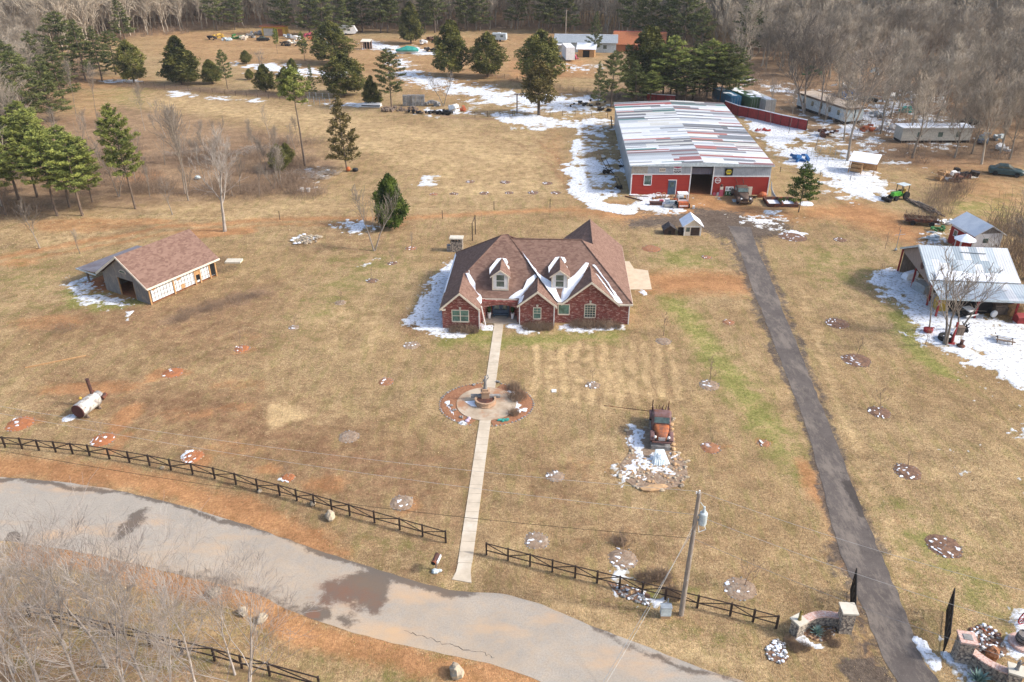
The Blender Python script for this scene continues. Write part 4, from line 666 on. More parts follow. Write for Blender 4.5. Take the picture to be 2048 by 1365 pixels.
for i,(x,y) in enumerate([(560,345),(548,378),(575,330)]): o=place(CED[1] if i!=1 else YB[1],x,y,y-[58,50,45][i],['shaggy olive evergreen at the right side of the hollow','bare brown tree at the right side of the hollow','small evergreen behind the shaggy one in the hollow'][i])
for x,y in ((1885,405),(1870,425),(1900,390),(1912,380)): bush(x,y,1.5,'one of the brown bushes over the timber stack by the tractor','bushes by the tractor',sz=2.0)
for x,y in ((2030,455),(2045,500),(2060,470),(2025,520),(2040,545),(2070,600)): bush(x,y,2.2,'one of the tall grey thickets behind the grey shed at the right edge','thickets at the right edge',sz=2.6)
for i in range(22): x=245+i*17.;bush(x,172+(x-245)*.075,rg.uniform(1.,1.5),'one of the dry bushes along the pasture fence row','fence row bushes')
for i in range(10): bush(980+i*26,152+i*5,rg.uniform(1.,1.4),'one of the dry bushes along the far snowy fence row','far fence row bushes')
# --- the far wood: individuals that show largest, then the mass behind
rg=random.Random(8);cand=[]
def okp(x,y): return True
def region(poly_px,step,jit=.45):
    P=[at(*p) for p in poly_px];x0=min(p.x for p in P);x1=max(p.x for p in P);y0=min(p.y for p in P);y1=max(p.y for p in P);out=[]
    x=x0
    xs=np.arange(x0,x1,step);ys=np.arange(y0,y1,step);XX,YY=np.meshgrid(xs,ys);XX=XX+(_rs.rand(*XX.shape)-.5)*2*jit*step;YY=YY+(_rs.rand(*XX.shape)-.5)*2*jit*step
    k=inside(P,XX,YY);return list(zip(XX[k],YY[k]))
cand+=region([(-500,120),(-200,110),(110,112),(230,78),(330,66),(470,55),(700,60),(1120,60),(1300,78),(1440,100),(1440,40),(1300,20),(700,10),(0,40),(-500,60)],5.2)
cand+=region([(1440,105),(1560,150),(1600,170),(1700,150),(1800,130),(2100,140),(2500,120),(2500,20),(1440,30)],5.2)
cand+=region([(1760,175),(1860,170),(2100,170),(2500,170),(2500,345),(2100,335),(1990,325),(1880,318),(1830,300),(1800,260),(1765,230)],6.8)
cand+=region([(-600,130),(110,130),(100,230),(-60,260),(-600,330)],6.5)
cand+=region([(-300,270),(60,262),(50,330),(20,440),(-300,450)],7.)
cand+=region([(1620,150),(1760,160),(1830,300),(1750,310),(1650,270)],11.)+region([(1750,300),(2048,335),(2200,360),(1990,350),(1850,335)],7.)
cand=[c for c in cand if abs(c[0])<c[1]*.66+14]
cand.sort(key=lambda c:c[1]);print('forest candidates',len(cand))
for i,(x,y) in enumerate(cand[:300]):
    right=x>60;FB[rg.randrange(4)].put(Vector((x,y,0)),'one of the grey leafless trees crowding the woods around the property',h=rg.uniform(12.,17.) if right else rg.uniform(11,16),group='leafless trees of the surrounding woods',wide=rg.uniform(.9,1.25))
rest=cand[300:]
far=region([(-1500,55),(-400,66),(0,45),(300,48),(700,12),(1300,22),(1900,24),(3500,30),(3500,-95),(-1500,-95)],7.)
far=[c for c in far if abs(c[0])<c[1]*.68+10 and c[1]<640]
rest=rest+far;print('rest',len(rest))
lo=[bare(90+i,h=16,bole=.12,nl=15,spread=.6,r=.22,nsub=(0,11,0,0),twmin=.085,lv=3) for i in range(3)];lo=[tubes(t+c,3) for t,c in lo]
VV=[];FF=[];o_=0
for x,y in rest:
    V,F=lo[rg.randrange(3)];a=rg.uniform(0,6.28);k=rg.uniform(.85,1.2);c,s=math.cos(a)*k,math.sin(a)*k
    VV.append(np.stack([V[:,0]*c-V[:,1]*s+x,V[:,0]*s+V[:,1]*c+y,V[:,2]*k],1));FF.append(F+o_);o_+=len(V)
o=link('woodland',fastmesh('woodland',np.concatenate(VV),np.concatenate(FF),M['fbark']));tag(o,'leafless woodland massed behind the far tree line',None,None,'stuff');
VV=[];FF=[];o_=0;ub=[brush(s,34,1.9,1.7,.03) for s in (11,12,13)]
for x,y in region([(1440,105),(1560,150),(1750,165),(2300,170),(2500,345),(2100,338),(1990,328),(1850,330),(1770,310),(1700,290),(1640,200),(1500,180)],5.)+region([(-600,70),(230,82),(100,230),(70,300),(60,440),(-300,450)],4.5)+region([(230,80),(480,58),(1120,60),(1440,100),(1440,60),(700,35),(200,50)],4.2)+region([(1210,185),(1440,190),(1450,215),(1215,205)],3.):
    if abs(x)>y*.68+8: continue
    V,F=ub[rg.randrange(3)];k=rg.uniform(.5,1.15);VV.append(V*[k,k,k*rg.uniform(.6,1.2)]+[x,y,0]);FF.append(F+o_);o_+=len(V)
o=link('undergrowth',fastmesh('undergrowth',np.concatenate(VV),np.concatenate(FF),M['shrub']));tag(o,'brown leafless undergrowth covering the floor of the woods',None,None,'stuff')
# ================================================================ BRICK HOUSE
HOUSE=T('brick_house','red brick house with brown hip roof, two white dormers and snow in its valleys','house',HO,HA)
def P(name,mb,m,par,label=None,smooth=False): return obj(name,mb,m,par,label,smooth)
W=MB();E=2.58
def gab(mb,x0,x1,y0,y1,ze,xa,za): mb.prism([(x0,y0,0),(x1,y0,0),(x1,y0,ze),(xa,y0,za),(x0,y0,ze)],(0,y1-y0,0))
gab(W,0,3.98,.3,6,E-.05,1.93,4.3);W.bb(.01,4.0,5.9,15.,0,E)
gab(W,8.22,12.0,1.5,3.5,E-.05,10.15,4.12);gab(W,12.85,18.9,2.3,5.,E-.1,15.86,4.95)
W.bb(12.01,20.1,2.303,15.,0,E);W.bb(4.1,12.02,3.5,15.1,0,E);W.prism([(12.3,8,0),(20.1,8,0),(20.1,8,E),(16.25,8,5.7),(12.3,8,E)],(0,10.5,0))
# porch front with its arch
arch=[(3.99,2.,0),(4.45,2.,0),(4.45,2.,1.80)]+[(4.45+3.5*k/12,2.,1.80+.36*math.sin(math.pi*k/12)) for k in range(1,12)]+[(7.95,2.,1.80),(7.95,2.,0),(8.21,2.,0),(8.21,2.,E),(3.99,2.,E)]
W.prism(arch,(0,.3,0));W.bb(3.99,4.45,2.29,3.5,0,E);W.bb(7.95,8.21,2.29,3.5,0,E)
P('wall',W,M['brick'],HOUSE)
PF=MB();PF.bb(4.2,8.1,1.75,3.5,0,.14);PF.bb(5.4,6.9,1.55,1.76,0,.08);P('porch_floor',PF,M['concrete'],HOUSE)
r=MB();PL=(5.9,8.9,7.5);PR=(6.6,9.1,7.55)
def slab(mb,*ps): mb.prism(ps,(0,0,-.10))
slab(r,(-.18,2.6,2.62),PL,(-.18,15.3,2.62));slab(r,(-.18,2.6,2.63),(12.4,2.6,2.63),PR,PL);slab(r,PR,(12.4,2.6,2.63),(12.4,1.95,2.63),(7.04,8.8,7.15));slab(r,(-.18,15.3,2.62),PL,PR,(12.4,15.3,2.62))
slab(r,(7.04,8.8,7.15),(14.9,8.8,7.15),(20.37,1.93,2.63),(18.7,1.93,2.63),(18.7,2.6,3.07),(13.0,2.6,3.07),(13.0,1.93,2.63),(12.35,1.93,2.63));slab(r,(14.9,8.8,7.15),(16.25,10.5,6.05),(16.25,18.75,6.05),(20.4,18.75,2.63),(20.37,1.93,2.63));slab(r,(16.25,10.4,6.05),(16.25,18.75,6.05),(12.0,18.75,2.6),(12.0,13,2.6),(14.2,9,5.1));slab(r,(7,8.8,7.15),(14.9,8.8,7.15),(16.3,15.4,2.7),(7,15.3,2.7))
def gr(x0,x1,xa,y0,y1,ze,za,yv0=None,yv1=None):
    slab(r,(x0,y0,ze),(xa,y0,za),(xa,y1,za),(x0,yv0 or y1,ze));slab(r,(xa,y0,za),(x1,y0,ze),(x1,yv1 or y1,ze),(xa,y1,za))
gr(-.2,4.12,1.95,-.08,4.9,2.58,4.5,2.6,2.7);gr(7.98,12.3,10.15,1.12,4.7,2.56,4.32,2.7,2.2);gr(12.75,19.0,15.87,1.9,6.0,2.58,5.2,2.3,2.3)
P('roof',r,M['shingle'],HOUSE)
# ridge caps
rc=MB()
for a,b in (((-.15,2.6,2.66),PL),(PL,PR),(PR,(12.35,2.6,2.66)),((7.1,8.8,7.19),(14.9,8.8,7.19)),((14.9,8.8,7.19),(20.33,1.97,2.67)),((16.25,10.5,6.09),(16.25,18.7,6.09)),((1.95,-.05,4.53),(1.95,4.8,4.53)),((10.15,1.15,4.35),(10.15,4.6,4.35)),((15.87,1.93,5.23),(15.87,5.9,5.23)),((-.15,15.3,2.66),PL)): rc.tube(a,b,.07,n=5)
P('ridge_cap',rc,M['shingle'],HOUSE)
f=MB()
def rake(x0,x1,xa,y,ze,za):
    for a,b in (((x0,ze),(xa,za)),((xa,za),(x1,ze))):
        f.prism([(a[0],y,a[1]-.04),(b[0],y,b[1]-.04),(b[0],y,b[1]-.30),(a[0],y,a[1]-.30)],(0,-.05,0))
rake(-.2,4.12,1.95,-.08,2.58,4.5);rake(7.98,12.3,10.15,1.12,2.56,4.32);rake(12.75,19.,15.87,1.9,2.58,5.2)
f.bb(4.1,8.0,2.5,2.6,2.42,2.60);f.bb(12.3,12.8,1.84,1.93,2.40,2.60);f.bb(18.9,20.38,1.83,1.93,2.42,2.60);f.bb(20.3,20.42,1.95,18.75,2.42,2.60);f.bb(-.26,-.16,2.5,15.3,2.42,2.60);f.bb(-.24,-.14,-.08,2.55,2.36,2.56)
f.bb(.0,.4,-.05,.3,2.3,2.40)
P('fascia',f,M['trim'],HOUSE)
ds=MB()
for x,y in ((3.98,.22),(8.24,1.42),(11.98,1.42),(20.08,2.22),(12.75,2.2)): 
    if x!=12.75: ds.bb(x-.05,x+.05,y-.04,y+.05,0.05,2.4)
ds.tube((4.15,.9,2.5),(4.55,1.2,.1),.07,n=6)
P('downspout',ds,M['white'],HOUSE)
def window(par,x0,x1,y,z0,z1,mull='cross',arch_=0.,glass='green_glass',key=True,fr='trim'):
    F=MB();w_=.085;yf=y-.05
    F.bb(x0-w_,x0,yf,y+.02,z0-w_,z1+w_);F.bb(x1,x1+w_,yf,y+.02,z0-w_,z1+w_);F.bb(x0,x1,yf,y+.02,z0-w_-.05,z0);F.bb(x0,x1,yf,y+.02,z1,z1+w_)
    if mull=='double': F.bb((x0+x1)/2-.05,(x0+x1)/2+.05,yf+.01,y+.02,z0,z1)
    if mull in('double','hung'): F.bb(x0,x1,yf+.015,y+.02,(z0+z1)/2-.03,(z0+z1)/2+.03)
    if mull=='grid':
        for k in range(1,4): F.bb(x0+(x1-x0)*k/4-.018,x0+(x1-x0)*k/4+.018,yf+.015,y+.02,z0,z1)
        for k in range(1,5): F.bb(x0,x1,yf+.018,y+.02,z0+(z1-z0)*k/5-.018,z0+(z1-z0)*k/5+.018)
    if mull=='hunggrid':
        F.bb(x0,x1,yf+.015,y+.02,(z0+z1)/2-.03,(z0+z1)/2+.03);F.bb((x0+x1)/2-.015,(x0+x1)/2+.015,yf+.015,y+.02,(z0+z1)/2,z1);F.bb(x0,x1,yf+.018,y+.02,(z0*.25+z1*.75)-.015,(z0*.25+z1*.75)+.015)
    if arch_:
        n=8;F.prism([(x0-w_,yf,z1+.0),(x1+w_,yf,z1+.0)]+[(x1+w_-(x1-x0+2*w_)*k/n,yf,z1+w_+arch_*math.sin(math.pi*k/n)) for k in range(n+1)],(0,.05,0))
    wn=P('window',F,M[fr],par)
    if key: K=MB();xm=(x0+x1)/2;t=z1+w_+arch_;K.prism([(xm-.07,yf-.03,t-.02),(xm+.07,yf-.03,t-.02),(xm+.13,yf-.03,t+.32),(xm-.13,yf-.03,t+.32)],(0,.08,0));P('keystone',K,M['cap'],wn)
    G=MB();G.bb(x0,x1,y-.015,y+.01,z0,z1);P('pane',G,M[glass],wn);return wn
window(HOUSE,1.10,2.80,.3,.95,2.22,'double');window(HOUSE,9.78,10.52,1.5,.9,2.12,'hunggrid');window(HOUSE,12.46,13.58,2.3,1.1,2.18,'none',key=False,glass='green_glass');window(HOUSE,15.32,16.42,2.3,.8,2.22,'grid',.13,glass='glass')
# entrance
d=MB();d.bb(5.15,7.05,3.44,3.5,.14,2.1);dr=P('entrance_frame',d,M['bluedoor'],HOUSE)
for x in (5.62,6.58):
    d=MB();d.bb(x-.40,x+.40,3.38,3.44,.16,2.0);dd=P('door',d,M['bluedoor'],HOUSE);g=MB();g.bb(x-.24,x+.24,3.36,3.385,.75,1.8);P('pane',g,M['glass'],dd);g=MB();g.tube((x+(.3 if x<6 else -.3),3.34,1.0),(x+(.3 if x<6 else -.3),3.34,1.2),.02);P('handle',g,M['greymetal'],dd)
bn=MB();bn.bb(5.3,6.9,2.95,3.3,.50,.56);bn.bb(5.3,6.9,3.24,3.3,.56,.95)
for x in (5.38,6.82): bn.bb(x-.04,x+.04,2.98,3.26,.141,.5)
o=one('bench',bn,M['bluedoor'],'slate blue bench in front of the double entrance doors','bench',HO,HA)
for x,l in ((4.85,'left'),(7.42,'right')):
    t=T('planter','tall white tapered planter with a dark topiary, %s of the entrance doors'%l,'planter',HW(x,2.75,.141),HA);m=MB();m.lathe([(.13,0),(.21,.62),(.23,.66),(.20,.67),(.17,.60)],n=12);P('pot',m,M['white'],t);m=MB();m.tube((0,0,.55),(0,0,.8),.03);m.ell((0,0,1.15),(.22,.22,.42),10,8,.15);P('topiary',m,M['cedargreen'],t)
# dormers
def dormer(xc,yf,z0,ze,za,yb):
    m=MB();m.prism([(xc-.86,yf,z0-.1),(xc+.86,yf,z0-.1),(xc+.86,yf,ze),(xc,yf,za-.18),(xc-.86,yf,ze)],(0,yb-yf,0));t=P('dormer',m,M['white'],HOUSE)
    m=MB();k=(za-ze+.18)/1.08
    m.prism([(xc-1.1,yf-.2,ze-.10),(xc,yf-.2,za),(xc,yb,za),(xc-1.1,yb-2.0,ze-.10)],(0,0,-.09));m.prism([(xc,yf-.2,za),(xc+1.1,yf-.2,ze-.10),(xc+1.1,yb-2.0,ze-.10),(xc,yb,za)],(0,0,-.09));m.tube((xc,yf-.18,za+.02),(xc,yb-.1,za+.02),.05,n=5);P('dormer_roof',m,M['shingle'],t)
    m=MB()
    for a,b in (((xc-1.1,ze-.1),(xc,za)),((xc,za),(xc+1.1,ze-.1))): m.prism([(a[0],yf-.2,a[1]-.02),(b[0],yf-.2,b[1]-.02),(b[0],yf-.2,b[1]-.17),(a[0],yf-.2,a[1]-.17)],(0,-.04,0))
    m.bb(xc-.9,xc+.9,yf-.05,yf-.001,z0-.1,z0+.08);m.bb(xc-.90,xc-.78,yf-.04,yf-.001,z0+.08,ze);m.bb(xc+.78,xc+.90,yf-.04,yf-.001,z0+.08,ze);P('dormer_trim',m,M['trim'],t)
    # window (sub-part): frame with pane geometry in one part each
    F=MB();x0,x1,zz0,zz1=xc-.42,xc+.42,z0+.32,ze+.05;F.bb(x0-.1,x0,yf-.06,yf-.001,zz0-.1,zz1+.1);F.bb(x1,x1+.1,yf-.06,yf-.001,zz0-.1,zz1+.1);F.bb(x0,x1,yf-.06,yf-.001,zz0-.1,zz0);F.bb(x0,x1,yf-.06,yf-.001,zz1,zz1+.1);F.bb(x0,x1,yf-.05,yf-.001,(zz0+zz1)/2-.03,(zz0+zz1)/2+.03);P('window_frame',F,M['white'],t)
    G=MB();G.bb(x0,x1,yf-.02,yf-.001,zz0,zz1);P('pane',G,M['glass'],t)
dormer(6.07,3.35,3.38,5.05,5.78,6.4);dormer(12.5,3.42,3.5,5.15,5.86,6.9)
# roof snow: wedges lying on the slopes
def onz(kind,x,y):
    return {'lf':2.63+.845*(y-2.6),'mf':2.63+.657*(y-1.95),'rs':2.63+.843*(12.4-x),'lg':4.5-.885*(x-1.95),'md':4.32-.82*(10.15-x),'mg':4.32-.82*(x-10.15),'rg':5.2-.84*(15.87-x),'rgr':5.2-.84*(x-15.87),'rsp':7.15-.826*(x-14.9)}[kind]
def snowpatch(pts,kind,th=.10):
    rg=random.Random(int(pts[0][0]*100));n=len(pts);q=[]
    for i in range(n):
        a,b=pts[i],pts[(i+1)%n];L=math.hypot(b[0]-a[0],b[1]-a[1]);k=max(1,int(L/.35))
        for j in range(k):
            t=j/k;x=a[0]+(b[0]-a[0])*t+(rg.uniform(-.05,.05) if j else 0);y=a[1]+(b[1]-a[1])*t+(rg.uniform(-.05,.05) if j else 0);q.append((x,y))
    cx=sum(p[0] for p in q)/len(q);cy=sum(p[1] for p in q)/len(q);m=MB();vs=[(x,y,onz(kind,x,y)+.015) for x,y in q]+[(cx+(x-cx)*.86,cy+(y-cy)*.86,onz(kind,cx+(x-cx)*.86,cy+(y-cy)*.86)+th) for x,y in q];L=len(q)
    return m.add(vs,[(i,(i+1)%L,L+(i+1)%L,L+i) for i in range(L)]+[tuple(range(L,2*L))])
def vy(x): return 1.95+(.843/.657)*(12.4-x)
rs=MB()
for a in (snowpatch([(12.35,1.97),(11.2,vy(11.2)),(9.8,vy(9.8)),(7.9,vy(7.9)-.02),(8.3,vy(8.3)+.02),(10.2,vy(10.2)+.1),(11.3,vy(11.3)+.85),(12.0,vy(12)+1.25),(12.6,2.3),(12.9,1.97)],'mf',.12),
 snowpatch([(12.35,2.),(11.2,vy(11.2)),(9.8,vy(9.8)),(8.2,vy(8.2)),(9.6,vy(9.6)-.35),(11.0,vy(11)-.5),(12.2,1.97)],'rs',.12),
 snowpatch([(12.7,1.97),(13.4,2.0),(14.3,3.35),(15.7,6.25),(15.35,6.3),(14.1,4.9),(13.2,4.2),(12.75,3.0)],'mf',.12),snowpatch([(12.8,1.98),(13.3,2.0),(15.85,6.1),(15.6,5.9),(13.3,2.7)],'rg',.09),
 snowpatch([(18.9,1.98),(19.3,2.0),(16.3,6.1),(16.05,6.05),(17.6,4.2)],'mf',.12),snowpatch([(18.4,1.96),(18.9,2.0),(16.5,5.2),(16.4,5.0)],'rgr',.10),
 snowpatch([(7.0,2.62),(8.3,2.62),(10.0,4.65),(9.8,4.9),(9.0,4.4),(8.5,3.4),(7.6,3.0)],'lf',.14),snowpatch([(8.1,1.2),(8.5,1.25),(8.7,2.6),(8.15,2.6)],'md',.1),
 snowpatch([(2.1,4.85),(2.5,4.9),(3.3,3.9),(3.4,3.1),(4.1,2.63),(3.6,2.63),(2.9,3.5)],'lf',.16),snowpatch([(3.6,1.6),(4.1,1.2),(4.1,2.6),(3.8,2.6)],'lg',.08)):
    rs.add(a.v,a.f)
for xc,yb,k,za,slope in ((6.07,6.4,'lf',5.78,.75),(12.5,6.9,'mf',5.86,.72)):
    for sx in (-1,1):
        y0=yb-(1.7 if sx<0 else .9);m=MB();m.prism([(xc+sx*.06,yb-.15,za+.02),(xc+sx*(1.08 if sx<0 else .5),yb-2.1 if sx<0 else yb-.9,za-(.8 if sx<0 else .38)),(xc+sx*(1.2 if sx<0 else .55),yb-2.6 if sx<0 else yb-.8,za-(.9 if sx<0 else .40)),(xc+sx*(1.25 if sx<0 else .7),yb-1.7 if sx<0 else yb-.6,za-(.55 if sx<0 else .3)),(xc+sx*.5,yb-.2,za-.05)],(0,0,.07));rs.add(m.v,m.f)
m=MB();m.prism([(-.22,3.5,2.66),(-.05,3.6,2.79),(-.02,9,2.80),(.0,14.,2.82),(-.22,15.,2.66)],(0,0,.06));rs.add(m.v,m.f)
P('roof_snow',rs,M['snow'],HOUSE)
m=MB();m.tube((2.6,4.2,4.7),(2.6,4.2,5.2),.05);P('vent_pipe',m,M['white'],HOUSE)
# outdoor fireplace behind the house, a pair of posts, utility box, front shrubs
t=T('outdoor_fireplace','small stone outdoor fireplace at the back left corner of the brick house','fireplace',at(914,502),HA);m=MB();m.bb(-.8,.8,-.5,.5,0,1.4);P('body',m,M['stone'],t);m=MB();m.bb(-.9,.9,-.6,.6,1.8,1.95);P('cap',m,M['cap'],t);m=MB()
for x in (-.65,-.22,.22,.65): m.bb(x-.1,x+.1,-.4,.4,1.4,1.8)
P('pillar',m,M['stone'],t);m=MB();m.bb(-1.3,-.81,-.4,.4,0,.8);P('side_shelf',m,M['grock'],t)
t=T('clothesline_post','two tall thin wooden posts with crossbars behind the house','post frame',at(948,482),0);m=MB();m.tube((-.2,0,0),(-.2,0,2.6),.06);P('post',m,M['fence'],t);m=MB();m.tube((.1,2.4,0),(.1,2.4,2.8),.06);P('post',m,M['fence'],t);m=MB();m.tube((-.2,0,2.5),(.1,2.4,2.6),.05);P('crossbar',m,M['fence'],t)
m=MB();m.bb(-.3,.3,-.2,.2,0,.7);m.bb(-.34,.34,-.24,.24,.7,.76);one('heat_pump_unit',m,M['bluedoor'],'dark air-conditioning unit on the snow left of the house','air conditioner',HW(-.5,4.6),HA)
for i,(x,y,s) in enumerate([(1.3,-.25,.62),(2.5,-.3,.75),(3.4,-.3,.55),(9.2,.75,.6),(10.3,.8,.72),(11.3,.9,.62),(14.3,1.5,.62),(15.6,1.45,.75),(16.7,1.5,.65),(17.8,1.5,.7),(18.8,1.5,.5)]):
    o=link('bush',BR2[i%2]);o.location=HW(x,y);o.rotation_euler=(0,0,i);o.scale=(s,s,s*1.15);tag(o,'one of the clipped brown shrubs along the front wall of the brick house','bush','foundation shrubs')
# ================================================================ BIG WORKSHOP
SO=at(1260,389.);SA=-R(.63);SHX=2.0/44.3
SHOP=T('metal_workshop','huge red and silver workshop with a patchwork metal roof and an open central bay','workshop',SO,SA)
def shear(mb): mb.v=[(x+y*SHX,y,z) for x,y,z in mb.v];return mb
LX,LY=21.75,44.3
def ft(x): return 4.72 if True else 0
m=MB();m.bb(0,.12,0.05,LY,0,4.7);P('side_wall',shear(m),M['galvy'],SHOP);m=MB();m.bb(LX-.12,LX,0.05,LY,0,4.6);m.bb(.12,LX-.12,LY-.12,LY,0,4.6);P('rear_wall',shear(m),M['galv'],SHOP)
m=MB();m.bb(2.5,9.3,0,.12,3.25,4.72);m.bb(12.75,LX,0,.12,3.0,4.66);P('upper_wall',m,M['galv'],SHOP)
m=MB();m.bb(0,2.5,0,.125,3.3,4.74);P('pale_panel',m,M['tan'],SHOP)
m=MB();m.bb(.1,9.2,-.02,.1,0,3.22);m.bb(12.95,21.65,-.02,.1,0,2.95);P('red_wall',m,M['red'],SHOP)
m=MB();m.bb(-.02,.14,-.06,.0,0,3.3);m.bb(.14,9.2,-.06,0,3.2,3.36);m.bb(9.2,9.36,-.06,.12,0,4.7);m.bb(12.74,12.9,-.06,.12,0,4.7);m.bb(12.9,21.6,-.06,0,2.9,3.05);m.bb(21.6,21.76,-.06,.0,0,3.05);P('white_trim',m,M['white'],SHOP)
m=MB();m.bb(9.36,12.74,.6,.7,3.1,4.6);P('bay_curtain',m,mat('grey_strips',(.22,.21,.25),.8,(.08,.07,.09),5.,stretch=(5,1,.1)),SHOP)
m=MB();m.bb(.2,LX-.2,.15,LY-.2,.004,.03);P('earth_floor',shear(m),M['clay'],SHOP)
window(SHOP,2.08,3.16,-.02,1.6,3.05,'none',key=False,glass='glass',fr='white')
m=MB();m.bb(5.9,7.1,-.05,0,0,2.3);dd=P('door',m,M['bluedoor'],SHOP);m=MB();m.bb(6.2,6.8,-.08,-.05,1.2,2.0);P('pane',m,M['glass'],dd);m=MB();m.bb(7.1,7.2,-.06,0,0,2.4);m.bb(5.85,7.2,-.07,0,2.3,2.4);P('door_frame',m,M['white'],dd)
for y in (8,16,24,32,40):
    for x in (7,14.5): m=MB();m.bb(x-.1,x+.1,y-.1,y+.1,0,4.7);P('roof_post',m,M['wood'],SHOP)
# patchwork roof: rows of short sheets, many colours plus painted row shadows, shallow ridge
def cmesh(name,quads,cols,m,par,rough=.5):
    me=bpy.data.meshes.new(name);v=[p for q in quads for p in q];me.from_pydata(v,[],[tuple(range(i*4,i*4+4)) for i in range(len(quads))]);me.materials.append(m)
    a=me.color_attributes.new('panel','FLOAT_COLOR','CORNER');a.data.foreach_set('color',np.repeat(np.array([c+(1,) for c in cols],np.float32),4,axis=0).ravel());o=bpy.data.objects.new(name,me);COL.objects.link(o);o.parent=par;return o
pal=[(.74,.74,.74)]*13+[(.62,.60,.54)]*5+[(.50,.52,.54)]*5+[(.34,.35,.36)]*3+[(.19,.19,.20)]*3+[(.36,.10,.08)]*2+[(.45,.14,.10)],[(.05,.20,.17)],[(.24,.13,.12)],[(.16,.15,.15)]
pal=pal[0]*2+pal[1]*4+pal[2]*4+pal[3]*5
rg=random.Random(23);Q=[];Cc=[];rows=60;ov=.35
def zr(x,y): return 4.78+.5*(1-abs(x-11.)/11.)
hs_=[rg.choice((.35,.6,1.,1.,1.5)) for _ in range(rows)];cum=[sum(hs_[:k])/sum(hs_) for k in range(rows+1)]
for i in range(rows):
    y0=-ov+(LY+ov+.3)*cum[i];y1=-ov+(LY+ov+.3)*cum[i+1];jz=.012*(i%3)
    for x0,x1 in ((-.35,11.),(11.,LX+.35)):
        x=x0
        while x<x1-.01:
            L=rg.choice((3.5,5.,5.5,7.,8.,11.));xe=min(x1,x+L); 
            if x1-xe<1.2: xe=x1
            c=rg.choice(pal if hs_[i]>.7 else pal[34:]);t=rows-1-i  # thin rows lean darker, painting in the shadow between sheet rows
            if t in(4,5) and x0<0 and x<8: c=(.40,.10,.08)
            if t in(0,1) and 3<x<10: c=(.26,.24,.23)
            if i==6 and 11.5<x<16: c=(.03,.10,.30)
            if i in(18,19) and x>10.9 and x<13: c=(.04,.21,.17)
            nn=2
            Q.append([(x,y0,zr(x,y0)+jz),(xe,y0,zr(xe,y0)+jz),(xe,y1+.05,zr(xe,y1)+jz),(x,y1+.05,zr(x,y1)+jz)]);k=rg.uniform(.9,1.08);Cc.append(tuple(min(.86,a*k) for a in c));x=xe
Q=[[(x+y*SHX,y,z) for x,y,z in q] for q in Q]
pm=attrmat('patchwork_sheet','panel',.42,.15,None,.22,'X')
ro=cmesh('roof',Q,Cc,pm,SHOP)
m=MB();m.prism([(-.35,-.36,4.60),(-.35,-.36,4.76),(11,-.36,5.26),(LX+.35,-.36,4.76),(LX+.35,-.36,4.60)],(0,.05,0));P('fascia',m,M['bluewhite'],SHOP);m=MB();m.bb(-.37,-.30,-.3,LY,4.55,4.76);m.bb(LX+.3,LX+.37,-.3,LY,4.55,4.76);P('eave_trim',shear(m),M['bluewhite'],SHOP)
m=MB();m.bb(9.36,12.74,.13,.3,4.3,4.72);P('lintel',m,M['dark'],SHOP)
# writing
def text(par,s,x,y,z,h,m,bold=.0,sx=1.,name='lettering',align='CENTER',rot=(R(90),0,0),th=.006):
    c=bpy.data.curves.new(name,'FONT');c.body=s;c.size=h;c.align_x=align;c.align_y='CENTER';c.extrude=th;c.offset=bold
    t=bpy.data.objects.new('tmp',c);COL.objects.link(t);dg=bpy.context.evaluated_depsgraph_get();dg.update();me=bpy.data.meshes.new_from_object(t.evaluated_get(dg));COL.objects.unlink(t);bpy.data.objects.remove(t)
    me.name=name;me.materials.clear();me.materials.append(m);o=bpy.data.objects.new(name,me);COL.objects.link(o);o.location=(x,y,z);o.rotation_euler=rot;o.scale=(sx,1,1);o.parent=par;return o
def sign(name,label,x,z,w_,h,m,shape='rect',y=-.06):
    t=T(name,label,'sign',Vector((0,0,0)),0);c,s=math.cos(SA),math.sin(SA);t.location=(SO.x+x*c-y*s,SO.y+x*s+y*c,z);t.rotation_euler=(0,0,SA);b=MB()
    if shape=='rect': b.bb(-w_/2,w_/2,-.02,.02,-h/2,h/2)
    else:
        n=24 if shape=='round' else 8;b.prism([(w_/2*math.cos(2*math.pi*(i+.5)/n),-.02,w_/2*math.sin(2*math.pi*(i+.5)/n)) for i in range(n)],(0,.04,0))
    P('board',b,m,t);return t
t=sign('parts_sign','black square sign with a yellow hexagon reading NAPA on the silver wall',15.15,3.68,1.25,1.15,M['black']);b=MB();b.prism([(.5*math.cos(i*math.pi/3)*1.0,-.035,.42*math.sin(i*math.pi/3)) for i in range(6)],(0,.02,0));P('hexagon',b,mat('sign_yellow',(.75,.60,.03),.5),t);text(t,'NAPA',0,-.04,0,.34,M['bluedoor'],.012,.95)
t=sign('stop_sign','round red and white stop sign on the red wall right of the open bay',13.6,2.32,.95,.95,M['redpaint'],'round',-.07);b=MB();b.lathe([(.47,-.025),(.47,-.045),(.38,-.045),(.38,-.025),(.47,-.025)],axis='Y',n=24);P('rim',b,M['white'],t);b=MB();b.bb(-.38,.38,-.05,-.03,-.12,.12);text(t,'STOP',0,-.04,0,.32,M['white'],.014)
t=sign('billboard_sign','tall pink, white and black sign reading Marlboro on the silver wall above the door',7.1,4.08,1.25,1.3,M['white']);b=MB();b.prism([(-.6,-.03,.62),(.6,-.03,.62),(.6,-.03,.3),(0,-.03,.16),(-.6,-.03,.3)],(0,.01,0));P('pink_top',b,M['pink'],t);text(t,'Marlboro',0,-.04,-.02,.27,M['black'],.004);b=MB();b.bb(-.55,.55,-.03,-.015,-.56,-.22);P('black_band',b,M['black'],t);text(t,'CAFE',0,-.04,-.39,.26,M['redpaint'],.01)
